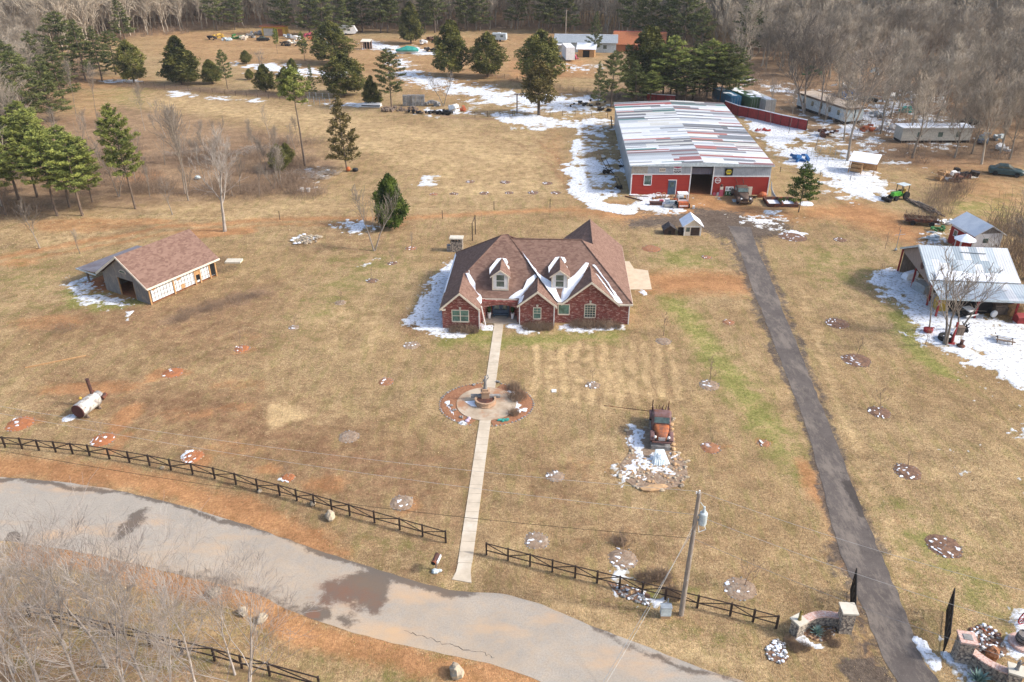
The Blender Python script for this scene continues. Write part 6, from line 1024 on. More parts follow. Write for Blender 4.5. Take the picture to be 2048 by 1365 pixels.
# ================================================================ OLD TRUCKS
def old_truck(name,label,loc,rz,mb_,mh,scale=1.,rear='stakes',z0=0.):
    t=T(name,label,'truck',loc,rz)   # nose along +x
    def sec(x,w_,z0_,z1,rr=.25,n=4):
        out=[]
        for sx in (1,-1):
            for k in range(n+1):
                a=math.pi/2*k/n; 
                out.append((x,sx*(w_/2-rr+rr*math.cos(a if sx>0 else math.pi/2-a)),z1-rr+rr*math.sin(a if sx>0 else math.pi/2-a)))
        return out+[(x,-w_/2,z0_),(x,w_/2,z0_)]
    m=MB();m.loft([sec(.35,1.42,.55,1.22,.2),sec(.8,1.32,.55,1.24,.25),sec(1.4,1.1,.55,1.20,.3),sec(1.85,.86,.55,1.10,.32),sec(2.05,.66,.55,.95,.25)]);P('hood',m,mh,t,smooth=True)
    m=MB();m.loft([sec(-1.15,1.60,.5,1.72,.2),sec(-1.02,1.66,.5,1.86,.22),sec(-.2,1.66,.5,1.90,.22),sec(.02,1.60,.5,1.82,.2),sec(.40,1.56,.5,1.26,.12)]);cab=P('cab',m,mb_,t,smooth=False)
    g=MB();g.prism([(.07,-.66,1.74),(.07,.66,1.74),(.38,.70,1.33),(.38,-.70,1.33)],(.03,0,.02));P('windshield',g,M['glass'],cab)
    for s in (1,-1): g=MB();g.prism([(-.85,s*.835,1.35),(.05,s*.835,1.35),(-.05,s*.825,1.72),(-.8,s*.825,1.72)],(0,s*.012,0));P('side_window',g,M['glass'],cab)
    g=MB();g.bb(-1.165,-1.14,-.5,.5,1.35,1.68);P('rear_window',g,M['glass'],cab)
    for s in (1,-1):
        for x,w_,nm in ((1.38,.36,'front_fender'),(-2.0,.34,'rear_fender')):
            f=MB();f.loft([[(x+(.62+.0*k)*math.cos(a)*1.12,s*(.62+yy*w_),.52+.46*math.sin(a)*(1.-.18*abs(yy-.5))) for a in [math.pi*q/10 for q in range(11)]]+[(x-.3,s*(.62+yy*w_),.52),(x+.3,s*(.62+yy*w_),.52)] for k,yy in enumerate((0,.35,.7,1.,1.12))]);P(nm,f,mb_,t,smooth=True)
            w=MB();w.lathe([(.20,-.11),(.36,-.11),(.38,-.06),(.38,.06),(.36,.11),(.20,.11)],0,0,16,'Y');w.v=[(a+x,b+s*.86,c+.38) for a,b,c in w.v];wl=P('wheel',w,M['tyre'],t);w=MB();w.lathe([(.19,-.12),(.12,-.06),(.04,-.04)],0,0,12,'Y');w.v=[(a+x,b*(-s)+s*.86,c+.38) for a,b,c in w.v];P('rim',w,M['rust'],wl)
        h=MB();h.ell((2.02,s*.60,.92),(.12,.13,.13),10,7);P('headlight',h,M['white'],t,smooth=True)
        b=MB();b.bb(-1.0,.6,s*.80-.09,s*.80+.09,.42,.5);P('running_board',b,mb_,t)
    b=MB();b.bb(2.18,2.26,-.85,.85,.42,.58);P('bumper',b,mb_,t);b=MB()
    for k in range(5): b.bb(2.03,2.07,-.30+.0*k,.30,.60+.07*k,.63+.07*k)
    P('grille',b,M['white'] if rear=='stakes' else M['rust'],t)
    b=MB();b.bb(-2.75,-1.2,-.68,.68,.62,.68);b.bb(-2.75,-1.2,-.70,-.64,.68,1.1);b.bb(-2.75,-1.2,.64,.70,.68,1.1);b.bb(-1.26,-1.2,-.64,.64,.68,1.15);P('bed',b,mb_,t)
    b=MB();rg=random.Random(3)
    if rear=='stakes':
        for s in (1,-1):
            for x in (-2.7,-2.0,-1.3): b.bb(x-.04,x+.04,s*.74-.04,s*.74+.04,.7,1.75 if x<-2.5 else 1.45)
        for k in range(26): x,y=rg.uniform(-2.6,-1.4),rg.uniform(-.55,.55);b.tube((x,y,.7),(x+rg.uniform(-.5,.5),y+rg.uniform(-.4,.4),rg.uniform(.9,1.5)),.03,n=4)
    else:
        for s in (1,-1): b.tube((-2.6,s*.5,.68),(-2.6,s*.5,2.3),.05);b.tube((-2.6,s*.5,2.3),(-1.4,s*.4,1.9),.05)
        b.tube((-2.6,-.5,2.3),(-2.6,.5,2.3),.05)
    P('load',b,M['rust'],t)
    t.scale=(scale,)*3;return t
tf,tr_=at(1321,912),at(1317,836);tp=(tf+tr_)/2;tz=.35
old_truck('old_truck','rust-brown vintage pickup with an orange hood displayed on a rock bed in the front lawn',(tp.x+.05,tp.y+.0,tz),yaw(tr_,tf),M['purplerust'],M['orangerust'],.94)
def sh(x,y,z=0.): c,s=math.cos(SA),math.sin(SA);return Vector((SO.x+x*c-y*s,SO.y+x*s+y*c,z))
old_truck('old_truck','dark bronze vintage truck parked nose out against the red wall, right of the price sign',sh(16.9,-2.9),SA-R(90),mat('bronze_brown',(.13,.085,.06),.6,(.07,.045,.035),2.),MATS['bronze_brown'],1.15,'boom')
# its rock bed
t=T('rock_bed','rock-edged display bed under the rusty truck with snow and tan boulders','rock bed',at(1307,925));o_=at(1307,925);m=MB();bp=[(1252,862),(1296,858),(1298,840),(1345,840),(1352,905),(1372,925),(1376,955),(1360,972),(1320,983),(1270,975),(1238,955),(1240,930),(1260,905)]
m.prism([tuple(at(*p)-o_)[:2]+(-.01,) for p in bp],(0,0,.05));P('soil',m,M['ringsoil'],t);st=MB();s2=MB();rg=random.Random(6)
for i in range(150):
    a=rg.random();x=rg.uniform(1245,1375);y=rg.uniform(912,972)
    q=at(x,y)-o_
    if not inside(bp,np.array([x]),np.array([y]))[0]: continue
    rock(st if rg.random()<.6 else s2,q.x,q.y,.02,rg.uniform(.06,.16),rg,7)
for k in range(9): q=at(1345+k*.8,850+k*10)-o_;rock(s2,q.x-.1,q.y,.0,.24,rg,8)
for p in bp:
    for k in range(3): q=at(p[0]+rg.uniform(-6,6),p[1]+rg.uniform(-3,3))-o_;rock(st,q.x,q.y,0,rg.uniform(.1,.2),rg,6)
P('stones',st,M['rock'],t);P('tan_stones',s2,M['orock'],t)
m=MB();m.bb(-.8,.8,-2.1,2.1,.04,.38);m.xf(0,0,0,0);b=one('rock_plinth',m,M['grock'],'flat rock plinth carrying the rusty vintage pickup','plinth',(tp.x,tp.y,0),yaw(tr_,tf)-R(90))
t=T('frozen_cascade','frozen white cascade spilling from the nose of the rusty truck','ice',at(1321,925,.03));rg=random.Random(1);m=MB()
for k in range(26): a=-1.1+2.2*k/25;m.tube((math.sin(a)*.35,.75,.75),(math.sin(a)*.75+rg.uniform(-.05,.05),-.45*math.cos(a)+rg.uniform(-.1,.1),.0),.05,.07,6)
m.ell((0,.35,.25),(.5,.45,.4),12,7,.1,rg);P('ice',m,M['ice'],t);m=MB();m.lathe([(.75,-.01),(.7,.06),(.1,.08)],n=14);P('pool_rim',m,M['grock'],t)
m=MB();rock(m,0,0,0,.55,random.Random(2),9);one('boulder',m,M['orock'],'long tan boulder at the foot of the rock bed','boulder',at(1310,978),.2).scale=(1.7,.7,.7)
m=MB();m.tube((0,0,.03),(4.1,-2.3,.9),.03,n=5);one('rusty_pole',m,M['rust'],'long thin rusty pole leaning from the lawn to the back of the display truck','pole',at(1208,812))
for i,(x,y,sx,lb) in enumerate([(661,1038,1.,'upright pale boulder between the left fence and the road'),(913,1350,1.15,'large pale boulder below the road near the bottom edge'),(430,1192,.9,'pale boulder below the road among the twigs'),(488,1228,.75,'half hidden pale boulder by the lower fence'),(626,1010,.6,'flat grey stone at the foot of the left fence'),(520,985,.45,'small grey stone by the left fence'),(325,938,.4,'small grey stone at the left end of the road verge'),(525,1242,.8,'pale stone under the twigs left of the puddles'),(1262,1187,.5,'orange-tan stone in the snow by the meter box')]):
    m=MB();rg=random.Random(40+i);m.ell((0,0,.28),(.5,.36,.38),9,6,.18,rg);o=one('boulder',m,M['orock' if i in(8,) else 'rock'],lb,'boulder',at(x,y),rg.uniform(0,3));o.scale=(sx,)*3
# mailbox
t=T('mailbox','brown barrel mailbox leaning on a timber post at the road edge','mailbox',at(873,1140),R(75));m=MB();m.tube((0,0,0),(0,0,.95),.07,n=6);P('post',m,M['wood'],t);m=MB();m.tube((-.5,0,1.05),(.35,0,1.1),.17,n=12);P('box',m,M['rust'],t);m=MB();m.tube((-.52,0,1.05),(-.49,0,1.05),.15,n=12);P('door',m,M['dark'],t);m=MB();m.bb(-.4,.35,-.28,-.2,.95,1.15);P('newspaper_tray',m,M['white'],t)
m=MB();rock(m,0,0,0,.28,random.Random(3));rock(m,.3,.1,0,.2,random.Random(4));one('rock_pair',m,M['bluewhite'],'two pale stones at the foot of the mailbox','stones',at(870,1145))
# ================================================================ STEAM BOILER
ba,bb__=at(158,840),at(203,806);t=T('steam_boiler','old silver and rust steam boiler with a tall smokestack lying on the left lawn','boiler',ba,yaw(ba,bb__));Lb=(bb__-ba).length;m=MB();m.lathe([(.62,.15),(.66,.2),(.66,2.35),(.60,2.4)],0,.78,20,'X');P('barrel',m,mat('flaking_silver',(.55,.54,.50),.5,(.24,.21,.19),2.,lo=.45,hi=.6),t,smooth=True);m=MB();m.lathe([(.60,.08),(.64,.1),(.64,.2),(.1,.2)],0,.78,20,'X');P('fire_door',m,mat('dark_red_iron',(.09,.03,.028),.7),t);m=MB();m.lathe([(.5,2.4),(.52,2.9),(.1,2.95)],0,.78,16,'X');P('firebox',m,M['grock'],t);m=MB();m.tube((2.2,.05,1.3),(2.15,.1,2.9),.15,.15,12);m.tube((2.15,.1,2.9),(2.15,.1,2.95),.18,.18,12);P('smokestack',m,M['rust'],t)
m=MB()
for x in (.5,2.0): m.bb(x-.1,x+.1,-.6,.6,0,.22);m.tube((x,-.7,0),(x,-.45,.45),.06);m.tube((x,.7,0),(x,.45,.45),.06)
P('cradle',m,M['wood'],t);m=MB();m.tube((2.5,-.6,.8),(3.1,-.5,.9),.2,n=10);m.tube((2.5,.5,1.1),(2.9,.55,1.2),.12,n=8);P('fitting',m,M['rust'],t);m=MB();m.ell((1.2,.45,1.45),(.14,.14,.14),8,6);P('valve',m,M['yellow'],t)
m=MB();m.bb(-2.7,2.7,-.07,.07,.01,.09);one('plank',m,M['newwood'],'long pale plank lying on the grass below the barn','plank',at(112,724),yaw(at(32,740),at(187,709))).scale=(1,1.,1)
# ================================================================ UTILITY POLE, WIRES, METER
UP=at(1362,1230);t=T('utility_pole','tall wooden power pole with a white transformer standing by the road fence','utility pole',UP)
lean=Vector((.05,.0,0));m=MB();m.tube((0,0,0),(.05,0,10.),.17,.12,10);P('pole',m,M['pole'],t);m=MB();m.lathe([(.24,7.65),(.25,7.7),(.25,8.45),(.22,8.5),(.1,8.56)],.48,0,14);tm=P('transformer',m,M['bluewhite'],t,smooth=False);m=MB();m.lathe([(.09,8.55),(.11,8.65),(.07,8.8),(.07,8.95)],.48,0,8);m.tube((.2,0,9.3),(.48,0,8.9),.02);P('bushing',m,M['bluewhite'],tm);m=MB();m.bb(.1,.3,-.05,.05,7.9,8.0);m.bb(.1,.3,-.05,.05,8.3,8.36);P('bracket',m,M['greymetal'],t)
m=MB();m.tube((.05,0,10),(.05,0,10.18),.05);m.tube((-.12,0,9.95),(-.12,0,10.1),.04);m.tube((.25,0,7.6),(.35,0,7.0),.03);m.tube((.35,0,7.),(.75,0,7.2),.025);m.tube((.6,0,7.6),(.75,0,7.2),.025);P('insulator',m,M['white'],t)
for i in range(3): m=MB();m.tube((.02,-.18,7.2-2*i),(.02,-.18,7.24-2*i),.03,n=5);P('bolt',m,M['greymetal'],t)
def wire(label,a,b,sag,r,m_,n=18):
    m=MB();a=Vector(a);b=Vector(b);pts=[a.lerp(b,k/n)-Vector((0,0,4*sag*(k/n)*(1-k/n))) for k in range(n+1)]
    for p,q in zip(pts,pts[1:]): m.tube(p-a,q-a,r,n=4,caps=False)
    return one('power_line',m,m_,label,'wire',a)
top=UP+Vector((.05,0,10.1));wm=mat('aluminium_wire',(.50,.48,.44),.6)
wire('highest overhead wire running left from the power pole',top,at(-260,765,9.6),1.0,.011,wm);wire('highest overhead wire running right from the power pole',top,at(2260,1232,9.6),.5,.011,wm)
wire('second overhead wire running left from the power pole',UP+Vector((0,0,8.35)),at(-260,775,7.9),.9,.012,wm);wire('second overhead wire running right from the power pole',UP+Vector((.1,0,8.3)),at(2260,1310,8.),.5,.012,wm)
wire('dark lowest cable running left from the power pole',UP+Vector((0,0,6.5)),at(-260,850,6.3),1.2,.016,M['black']);wire('dark lowest cable running right from the power pole',UP+Vector((.05,0,6.5)),at(2260,1390,6.3),.6,.013,M['grock'])
wire('upper slack service line crossing the road from the pole',UP+Vector((0,0,7.6)),at(1160,1450,3.2),.6,.011,wm);wire('guy wire from the pole to the road verge',UP+Vector((0,0,7.1)),at(1200,1375,.0),.0,.012,M['greymetal'])
t=T('meter_box','grey electrical cabinet on the snow at the foot of the power pole','electrical box',at(1330,1234),SA);m=MB();m.bb(-.33,.33,-.2,.2,.25,.95);P('cabinet',m,M['bluewhite'],t);m=MB();m.bb(-.36,.36,-.23,.23,.95,1.0);P('lid',m,M['greymetal'],t);m=MB();m.bb(-.3,.3,-.18,.18,0,.25);P('base',m,M['orock'],t);m=MB();m.tube((.15,.3,0),(.15,.3,1.3),.05);P('conduit',m,M['greymetal'],t)
for x,y,s,l in ((1325,1155,.62,'brown round shrub just left of the power pole behind the fence'),(1290,1160,.55,'brown shrub between the ring and the power pole'),(1345,1190,.6,'low brown shrub touching the foot of the power pole'),(1240,1085,.5,'airy brown bush rising from the ring left of the pole')): bush(x,y,s,l,None,BR2)
# ================================================================ GATEWAY
def pillar(label,px,py,w_,h,rz,capm,statue=None):
    c=at(px,py);t=T('gate_pillar',label,'pillar',c,rz);m=MB();m.bb(-w_/2,w_/2,-w_/2,w_/2,0,h);P('shaft',m,M['stone'],t);m=MB();k=w_/2+.09;m.bb(-k,k,-k,k,h,h+.12);P('cap',m,capm,t)
    if statue:
        s=MB();s.loft([[(a*math.cos(6.283*i/8),b*math.sin(6.283*i/8),h+.12+z) for i in range(8)] for a,b,z in ((.14,.12,0),(.10,.09,.12),(.09,.08,.35),(.12,.09,.5),(.05,.05,.6))]);s.ell((0,0,h+.12+.68),(.07,.08,.09),8,6);s.tube((.1,0,h+.6),(.22,-.02,h+.85),.035,.02);P('figurine',s,statue,t)
    return t
pA=pillar('stone gate pillar with a bronze figurine on its square cap, leftmost of the gateway',1592,1268,.62,1.15,R(28),M['cap'],MATS['bronze_brown'] if 0 else mat('dull_gold',(.22,.17,.05),.4));pB=pillar('taller stone gate pillar with a plain broad cap left of the driveway',1686,1259,.78,1.75,-R(4),M['cap'])
pC=pillar('stone gate pillar with a pink brick cap right of the driveway',1919,1318,.80,1.75,-R(12),mat('pink_brick_cap',(.50,.28,.22),.9,(.62,.50,.44),8.));pD=pillar('stone gate pillar with a grey figurine at the bottom right corner',2019,1372,.68,1.3,-R(25),M['cap'],M['grock'])
m=MB();m.bb(-.24,.24,-.22,.22,1.871,1.91);one('skylight_panel',m,M['grock'],'dark square panel set in the pink brick pillar cap','panel',pC.location,-R(12))
def cwall(label,a,b,bow,h,capm):
    a=at(*a);b=at(*b);d=(b-a);n_=Vector((-d.y,d.x,0)).normalized();N=12;L=[a.lerp(b,k/N)+n_*bow*math.sin(math.pi*k/N) for k in range(N+1)];o=a;t=T('curved_wall',label,'wall',o);m=MB();c=MB()
    for p,q in zip(L,L[1:]):
        dd=(q-p).normalized();s=Vector((-dd.y,dd.x,0))*.17;s2=s*1.45
        for mb,ss,z0,z1 in ((m,s,0,h),(c,s2,h,h+.1)): mb.prism([tuple(v)[:2]+(z0,) for v in (p-o-ss,q-o-ss,q-o+ss,p-o+ss)],(0,0,z1-z0))
    P('stonework',m,M['stone'],t);P('coping',c,capm,t)
cwall('curved stone wall with brick coping joining the two left gate pillars',(1600,1262),(1677,1252),.35,.8,MATS['pink_brick_cap']);cwall('curved stone wall with brick coping joining the two right gate pillars',(1932,1320),(2010,1366),-.22,.9,MATS['pink_brick_cap'])
def gate(label,hx,hy,ex,ey,h):
    a=at(hx,hy);b=at(ex,ey);L=(b-a).length;t=T('iron_gate',label,'gate',a,yaw(a,b));m=MB();top=lambda x:h+.45*math.sin(math.pi*.5*x/L)
    m.tube((0,0,.1),(0,0,h),.05);m.tube((L,0,.1),(L,0,top(L)),.04);m.tube((0,0,.15),(L,0,.15),.03);m.tube((0,0,1.),(L,0,1.),.03)
    for k in range(10): m.tube((L*k/10,0,top(L*k/10)),(L*(k+1)/10,0,top(L*(k+1)/10)),.035)
    P('frame',m,M['black'],t);m=MB();n=int(L/.11)
    for k in range(1,n): x=L*k/n;m.tube((x,0,.15),(x,0,top(x)),.014,n=4)
    P('bars',m,M['black'],t);m=MB();rg=random.Random(3)
    for k in range(5): x=L*(k+.5)/5;m.lathe([(.16,-.02),(.19,0),(.16,.02)],x,1.35,10,'Y')
    P('scroll',m,M['black'],t)
gate('open black iron gate leaf swung back beside the tall left pillar',1700,1258,1700,1185,1.7);gate('open black iron gate leaf swung back beside the pink-capped pillar',1886,1305,1892,1225,1.7)
def agave(label,px,py,s):
    m=MB();rg=random.Random(int(px))
    for i in range(34):
        a=i*2.4;e=.25+1.1*(i/34);L=s*rg.uniform(.75,1.1);r=L*math.cos(e);z=L*math.sin(e);w_=.06*s;sx,sy=-math.sin(a)*w_,math.cos(a)*w_;c,sn=math.cos(a),math.sin(a)
        m.add([(c*.05+sx,sn*.05+sy,.05),(c*.05-sx,sn*.05-sy,.05),(c*r*.55-sx*1.5,sn*r*.55-sy*1.5,z*.6),(c*r*.55+sx*1.5,sn*r*.55+sy*1.5,z*.6),(c*r,sn*r,z),(c*r*.5,sn*r*.5,z*.6-.05)],[(0,1,2,3),(3,2,4),(1,0,5),(0,3,5),(3,4,5),(4,2,5),(2,1,5)])
    return one('agave',m,M['agave'],label,'agave',at(px,py))
agave('large blue-green agave between the two left gate pillars',1634,1267,.6);agave('large blue-green agave in front of the right gate wall at the bottom edge',1955,1362,.85)
def bed(name,label,poly,mt_,nst,seed,big=.1,mt2='rock',snowy=0):
    o=at(*poly[0]);t=T(name,label,'rock bed',o);m=MB();m.prism([tuple(at(*p)-o)[:2]+(-.01,) for p in poly],(0,0,.05));P('soil',m,M[mt_],t);rg=random.Random(seed);xs=[p[0] for p in poly];ys=[p[1] for p in poly];ms=[MB(),MB(),MB()]
    k=0
    while k<nst:
        x,y=rg.uniform(min(xs),max(xs)),rg.uniform(min(ys),max(ys))
        if inside(poly,np.array([x]),np.array([y]))[0]: q=at(x,y)-o;rock(ms[0 if rg.random()>snowy else 2] if rg.random()<.6 else ms[1],q.x,q.y,.03,rg.uniform(.5,1.2)*big,rg,6);k+=1
    P('stones',ms[0],M[mt2],t);P('grey_stones',ms[1],M['grock'],t)
    if snowy: P('snowy_stones',ms[2],M['snow'],t)
bed('stone_bed','stone-edged bed around the agave between the left pillars',[(1602,1262),(1675,1254),(1668,1270),(1655,1282),(1634,1284),(1610,1272)],'mulch',60,1,.08,'orock')
bed('rubble_bed','small heap of white and pink rubble in the grass by the leftmost pillar',[(1530,1300),(1550,1278),(1568,1285),(1576,1320),(1560,1330),(1535,1318)],'mulch',90,2,.10,'snow')
bed('stone_bed','snow-dotted stone mound behind the right gate wall',[(1938,1256),(1975,1250),(2000,1270),(2015,1305),(1998,1318),(1960,1305),(1938,1290)],'mulch',110,3,.13,'rust',.6)
bed('stone_strip','strip of pale stones under the fence at the foot of the power pole',[(1215,1165),(1250,1170),(1300,1190),(1300,1215),(1260,1200),(1235,1190)],'mulch',70,4,.1,'grock',.5)
m=MB();m.ell((0,0,.45),(.4,.4,.5),10,7,.2,random.Random(1));one('bush',m,M['leafbed'],'dry orange-brown bush in front of the stone mound by the right pillars','bush',at(1980,1318))
for i,(x,y) in enumerate([(1580,1285),(1590,1298),(1608,1296),(1668,1288),(1652,1272)]): bush(x,y,.35,'one of the small dark dried plants around the left gate pillars','dried plants by the gate',BR2)
t=T('barrel','dark wooden half barrel on a round pink stone base at the right edge','barrel',at(2042,1290));m=MB();m.lathe([(.75,0),(.75,.25),(.7,.27)],n=18);P('base',m,MATS['pink_brick_cap'],t);m=MB();m.lathe([(.36,.27),(.44,.6),(.38,.95),(.34,.95),(.36,.85)],n=16);P('tub',m,M['greywood'],t);m=MB();m.lathe([(.43,.45),(.45,.5)],n=16);m.lathe([(.43,.72),(.42,.77)],n=16);P('hoop',m,M['black'],t)
t=T('wagon_wheel','upright red wagon wheel behind the barrel at the right edge','wagon wheel',at(2046,1248),R(20));m=MB();m.lathe([(.55,-.03),(.62,-.03),(.62,.03),(.55,.03),(.55,-.03)],0,.6,20,'Y');m.tube((0,-.06,.6),(0,.06,.6),.1,n=10);P('rim_and_hub',m,M['redpaint'],t);m=MB()
for k in range(10): a=k*.628;m.tube((0,0,.6),(.56*math.cos(a),0,.6+.56*math.sin(a)),.025,n=4)
P('spokes',m,M['redpaint'],t)
m=MB();m.bb(-.22,.22,-.22,.22,0,.10);one('valve_box',m,M['white'],'little white square utility lid in the lawn right of the fountain','utility lid',at(1108,783))
# ================================================================ YARD OBJECTS
def bx(m,*a): m.bb(*a);return m
# timber frame
t=T('planter_box','raised brown two-bay timber planter frame lying right of the workshop door yard','planter frame',sh(20.2,-5.9),SA-R(2));
for y in (0,3.3): m=MB();m.bb(0,4.6,y,y+.22,0,.5);P('long_beam',m,M['rust'],t)
for x in (0,2.2,4.38): m=MB();m.bb(x,x+.22,.22,3.3,0,.49);P('cross_beam',m,M['rust'],t)
m=MB();m=MB();m.bb(.22,4.38,.22,3.3,0,.06);P('snow_bed',m,M['snow'],t)
# gas pump, price sign, leaning panel, small things on the right
t=T('gas_pump','pink vintage gas pump with a cream head by the open bay','gas pump',sh(14.2,-.6),SA);m=MB();m.bb(-.3,.3,-.22,.22,0,1.05);m.bb(-.34,.34,-.26,.26,0,.1);P('base',m,M['pink'],t);m=MB();m.bb(-.22,.22,-.2,.2,1.05,1.5);P('dial_face',m,M['trim'],t);m=MB();m.lathe([(.18,1.5),(.22,1.6),(.22,1.8),(.12,1.86)],n=12);P('globe',m,M['rust'],t);m=MB();m.tube((.3,0,1.2),(.38,0,.7),.03);m.tube((.38,0,.7),(.3,0,.4),.03);P('hose',m,M['black'],t)
t=T('price_sign','white and green fuel price sign standing between the pump and the truck','sign',sh(15.45,-.55,.75),SA);m=MB();m.bb(-.62,.62,-.05,.05,0,.72);P('white_panel',m,M['white'],t);m=MB();m.bb(-.62,.62,-.05,.05,-.72,-.001);P('green_panel',m,M['greenpaint'],t);text(t,'1 43',0,-.055,.36,.6,M['black'],.015);text(t,'1 12',0,-.055,-.36,.6,M['white'],.015);m=MB();m.bb(-.6,-.5,-.04,.04,-.75,-.72);m.bb(.5,.6,-.04,.04,-.75,-.72);P('foot',m,M['black'],t)
m=MB();m.bb(-.4,.4,-.04,.04,0,1.4);one('display_board',m,M['trim'],'cream panel leaning on the red wall right of the bronze truck','panel',sh(18.7,-.35),SA)
m=MB();m.ell((0,0,.4),(.65,.45,.45),10,7,.1);m.bb(-.8,-.5,-.2,.2,.0,.3);one('rusty_drum',m,M['orange'],'rounded orange-rust drum by the right end of the red wall','drum',sh(20.6,-1.2),SA)
m=MB();rg=random.Random(3)
for k in range(9): m.box(rg.uniform(-.8,.8),rg.uniform(-.4,.4),.15,rg.uniform(.3,.9),.1,.12,rg.uniform(0,3))
one('scrap_pile',m,M['black'],'low dark scrap pile on snow between the bronze truck and the drum','scrap pile',sh(18.9,-1.5),SA)
for i,(x,y,c,l) in enumerate(((13.2,-.5,'pink','small pale pink block at the right jamb of the bay'),(13.8,-.45,'white','small white jug left of the gas pump'),(16.1,-3.2,'bluewhite','pale blue sheet lying on the snow before the bronze truck'))):
    m=MB();m.bb(-.2,.2,-.15,.15,0,.4 if i<2 else .06);m.bb(-.12,.12,-.1,.1,.4 if i<2 else .06,.5 if i<2 else .1);one('small_item',m,M[c],l,'yard item',sh(x,y),SA).scale=(1,1,1) if i<2 else (3,3,1)
m=MB()
for k in range(6): m.tube((0+k*.12,-.8-.2*k,0),(-.1,.2,2.2-.2*k),.05)
one('leaning_poles',m,M['greymetal'],'bundle of grey poles leaning on the right corner of the workshop','poles',sh(22.1,-.4),SA)
# skid steer
t=T('skid_steer','small orange and white skid steer loader facing the camera before the red wall','loader',sh(7.2,-6.0),SA);m=MB();m.bb(-.75,.75,-.9,-.2,.25,1.0);P('hood',m,M['orange'],t);m=MB();m.bb(-.62,.62,-.93,-.9,.4,.55);P('grille',m,M['white'],t);m=MB()
for x in (-.7,.7):
    m.bb(x-.06,x+.06,-.3,-.2,1.0,2.0);m.bb(x-.06,x+.06,1.0,1.1,.4,2.0)
m.bb(-.76,.76,-.32,1.12,2.0,2.1);m.bb(-.7,.7,-.25,-.2,.98,1.25);P('cab',m,M['white'],t);m=MB();m.bb(-.62,.62,-.2,.9,.4,1.1);P('seat',m,M['black'],t)
for x in (-.88,.88):
    for y in (-.5,.65): m=MB();m.lathe([(.18,-.12),(.36,-.13),(.36,.13),(.18,.12)],0,0,14,'X');m.v=[(a+x,b+y,c+.36) for a,b,c in m.v];P('wheel',m,M['tyre'],t)
m=MB()
for x in (-.9,.9): m.tube((x,-.9,1.1),(x,1.3,1.5),.06);m.tube((x,1.3,1.5),(x,1.9,.4),.06)
m.bb(-1.0,1.0,1.8,2.3,.15,.6);P('loader_arm',m,M['orange'],t)
items=[(3.3,-5.2,'rust','low rusty steel box on the snow left of the grey crate','box',(1.15,.35,.55)),(5.0,-6.2,'grock','grey round-topped stone trough on the snow','trough',(.85,.4,.5)),(6.0,-6.4,'grock','small grey crate beside the loader','crate',(.5,.45,.45)),(5.2,-4.2,'white','pale upright box behind the stone trough','box',(.4,.3,.7)),(6.1,-4.4,'bluewhite','grey-blue long tank behind the small crate','tank',(.9,.35,.5)),(7.4,-3.0,'bluewhite','grey-green seat shell behind the loader','seat',(.55,.4,.8)),(8.8,-6.6,'white','small white bucket at the right of the loader','bucket',(.2,.2,.4)),(4.3,-1.2,'trim','cream twin-ring iron ornament by the red wall','ornament',(.6,.2,.75)),(5.2,-1.0,'newwood','tan wheel-shaped ornament by the workshop door','ornament',(.45,.2,.65)),(3.6,-.9,'white','round white disc leaning on the red wall','disc',(.25,.1,.5)),(4.4,-3.6,'pink','pink-red oddment amid the clutter','oddment',(.35,.25,.3)),(5.9,-3.0,'newwood','tan board box amid the clutter before the door','box',(.45,.3,.4))]
for i,(x,y,c,l,cat_,s) in enumerate(items):
    m=MB();rg=random.Random(i+60)
    if cat_ in('ornament','disc'): m.lathe([(.35,-.06),(.5,-.06),(.5,.06),(.35,.06),(.35,-.06)] if cat_=='ornament' else [(.5,-.05),(.5,.05)],0,.5,16,'Y');m.bb(-.5,.5,-.1,.1,0,.08)
    elif cat_ in('trough','tank','drum'): m.lathe([(.40,-.5),(.5,-.42),(.5,.42),(.40,.5)],0,.5,12,'X');m.bb(-.4,.4,-.4,.4,0,.2)
    else: m.bb(-.5,.5,-.5,.5,0,.9);m.bb(-.54,.54,-.54,.54,.9,1.0);m.bb(-.54,.54,-.54,-.5,.3,.4)
    o=one(cat_.replace(' ','_'),m,M[c],l,cat_,sh(x,y),SA+rg.uniform(-.2,.2));o.scale=(s[0]*1.6,s[1]*1.8,s[2])
for i,(x,y) in enumerate([(4.2,-2.2),(5.1,-2.0),(6.0,-1.9),(6.7,-2.3),(3.6,-2.5)]): o=lumpy('dried_plant',M['shrub' if i%2 else 'leafbed'],'one of the dry brown plants along the red wall near the workshop door','plant',1300,390,.5,.4,.45,0,80+i);o.location=sh(x,y);o['group']='dried plants by the workshop door'
m=MB();m.tube((0,0,.1),(2.4,-2.2,.1),.09,n=6);one('steel_beam',m,M['rust'],'dark rusty beam lying at the left corner of the clutter','beam',sh(-.9,-1.2));m=MB();m.tube((0,0,.1),(3.0,-.6,.1),.07,n=6);one('steel_beam',m,M['rust'],'shorter rusty beam lying behind the first at the corner clutter','beam',sh(-.3,-.9))
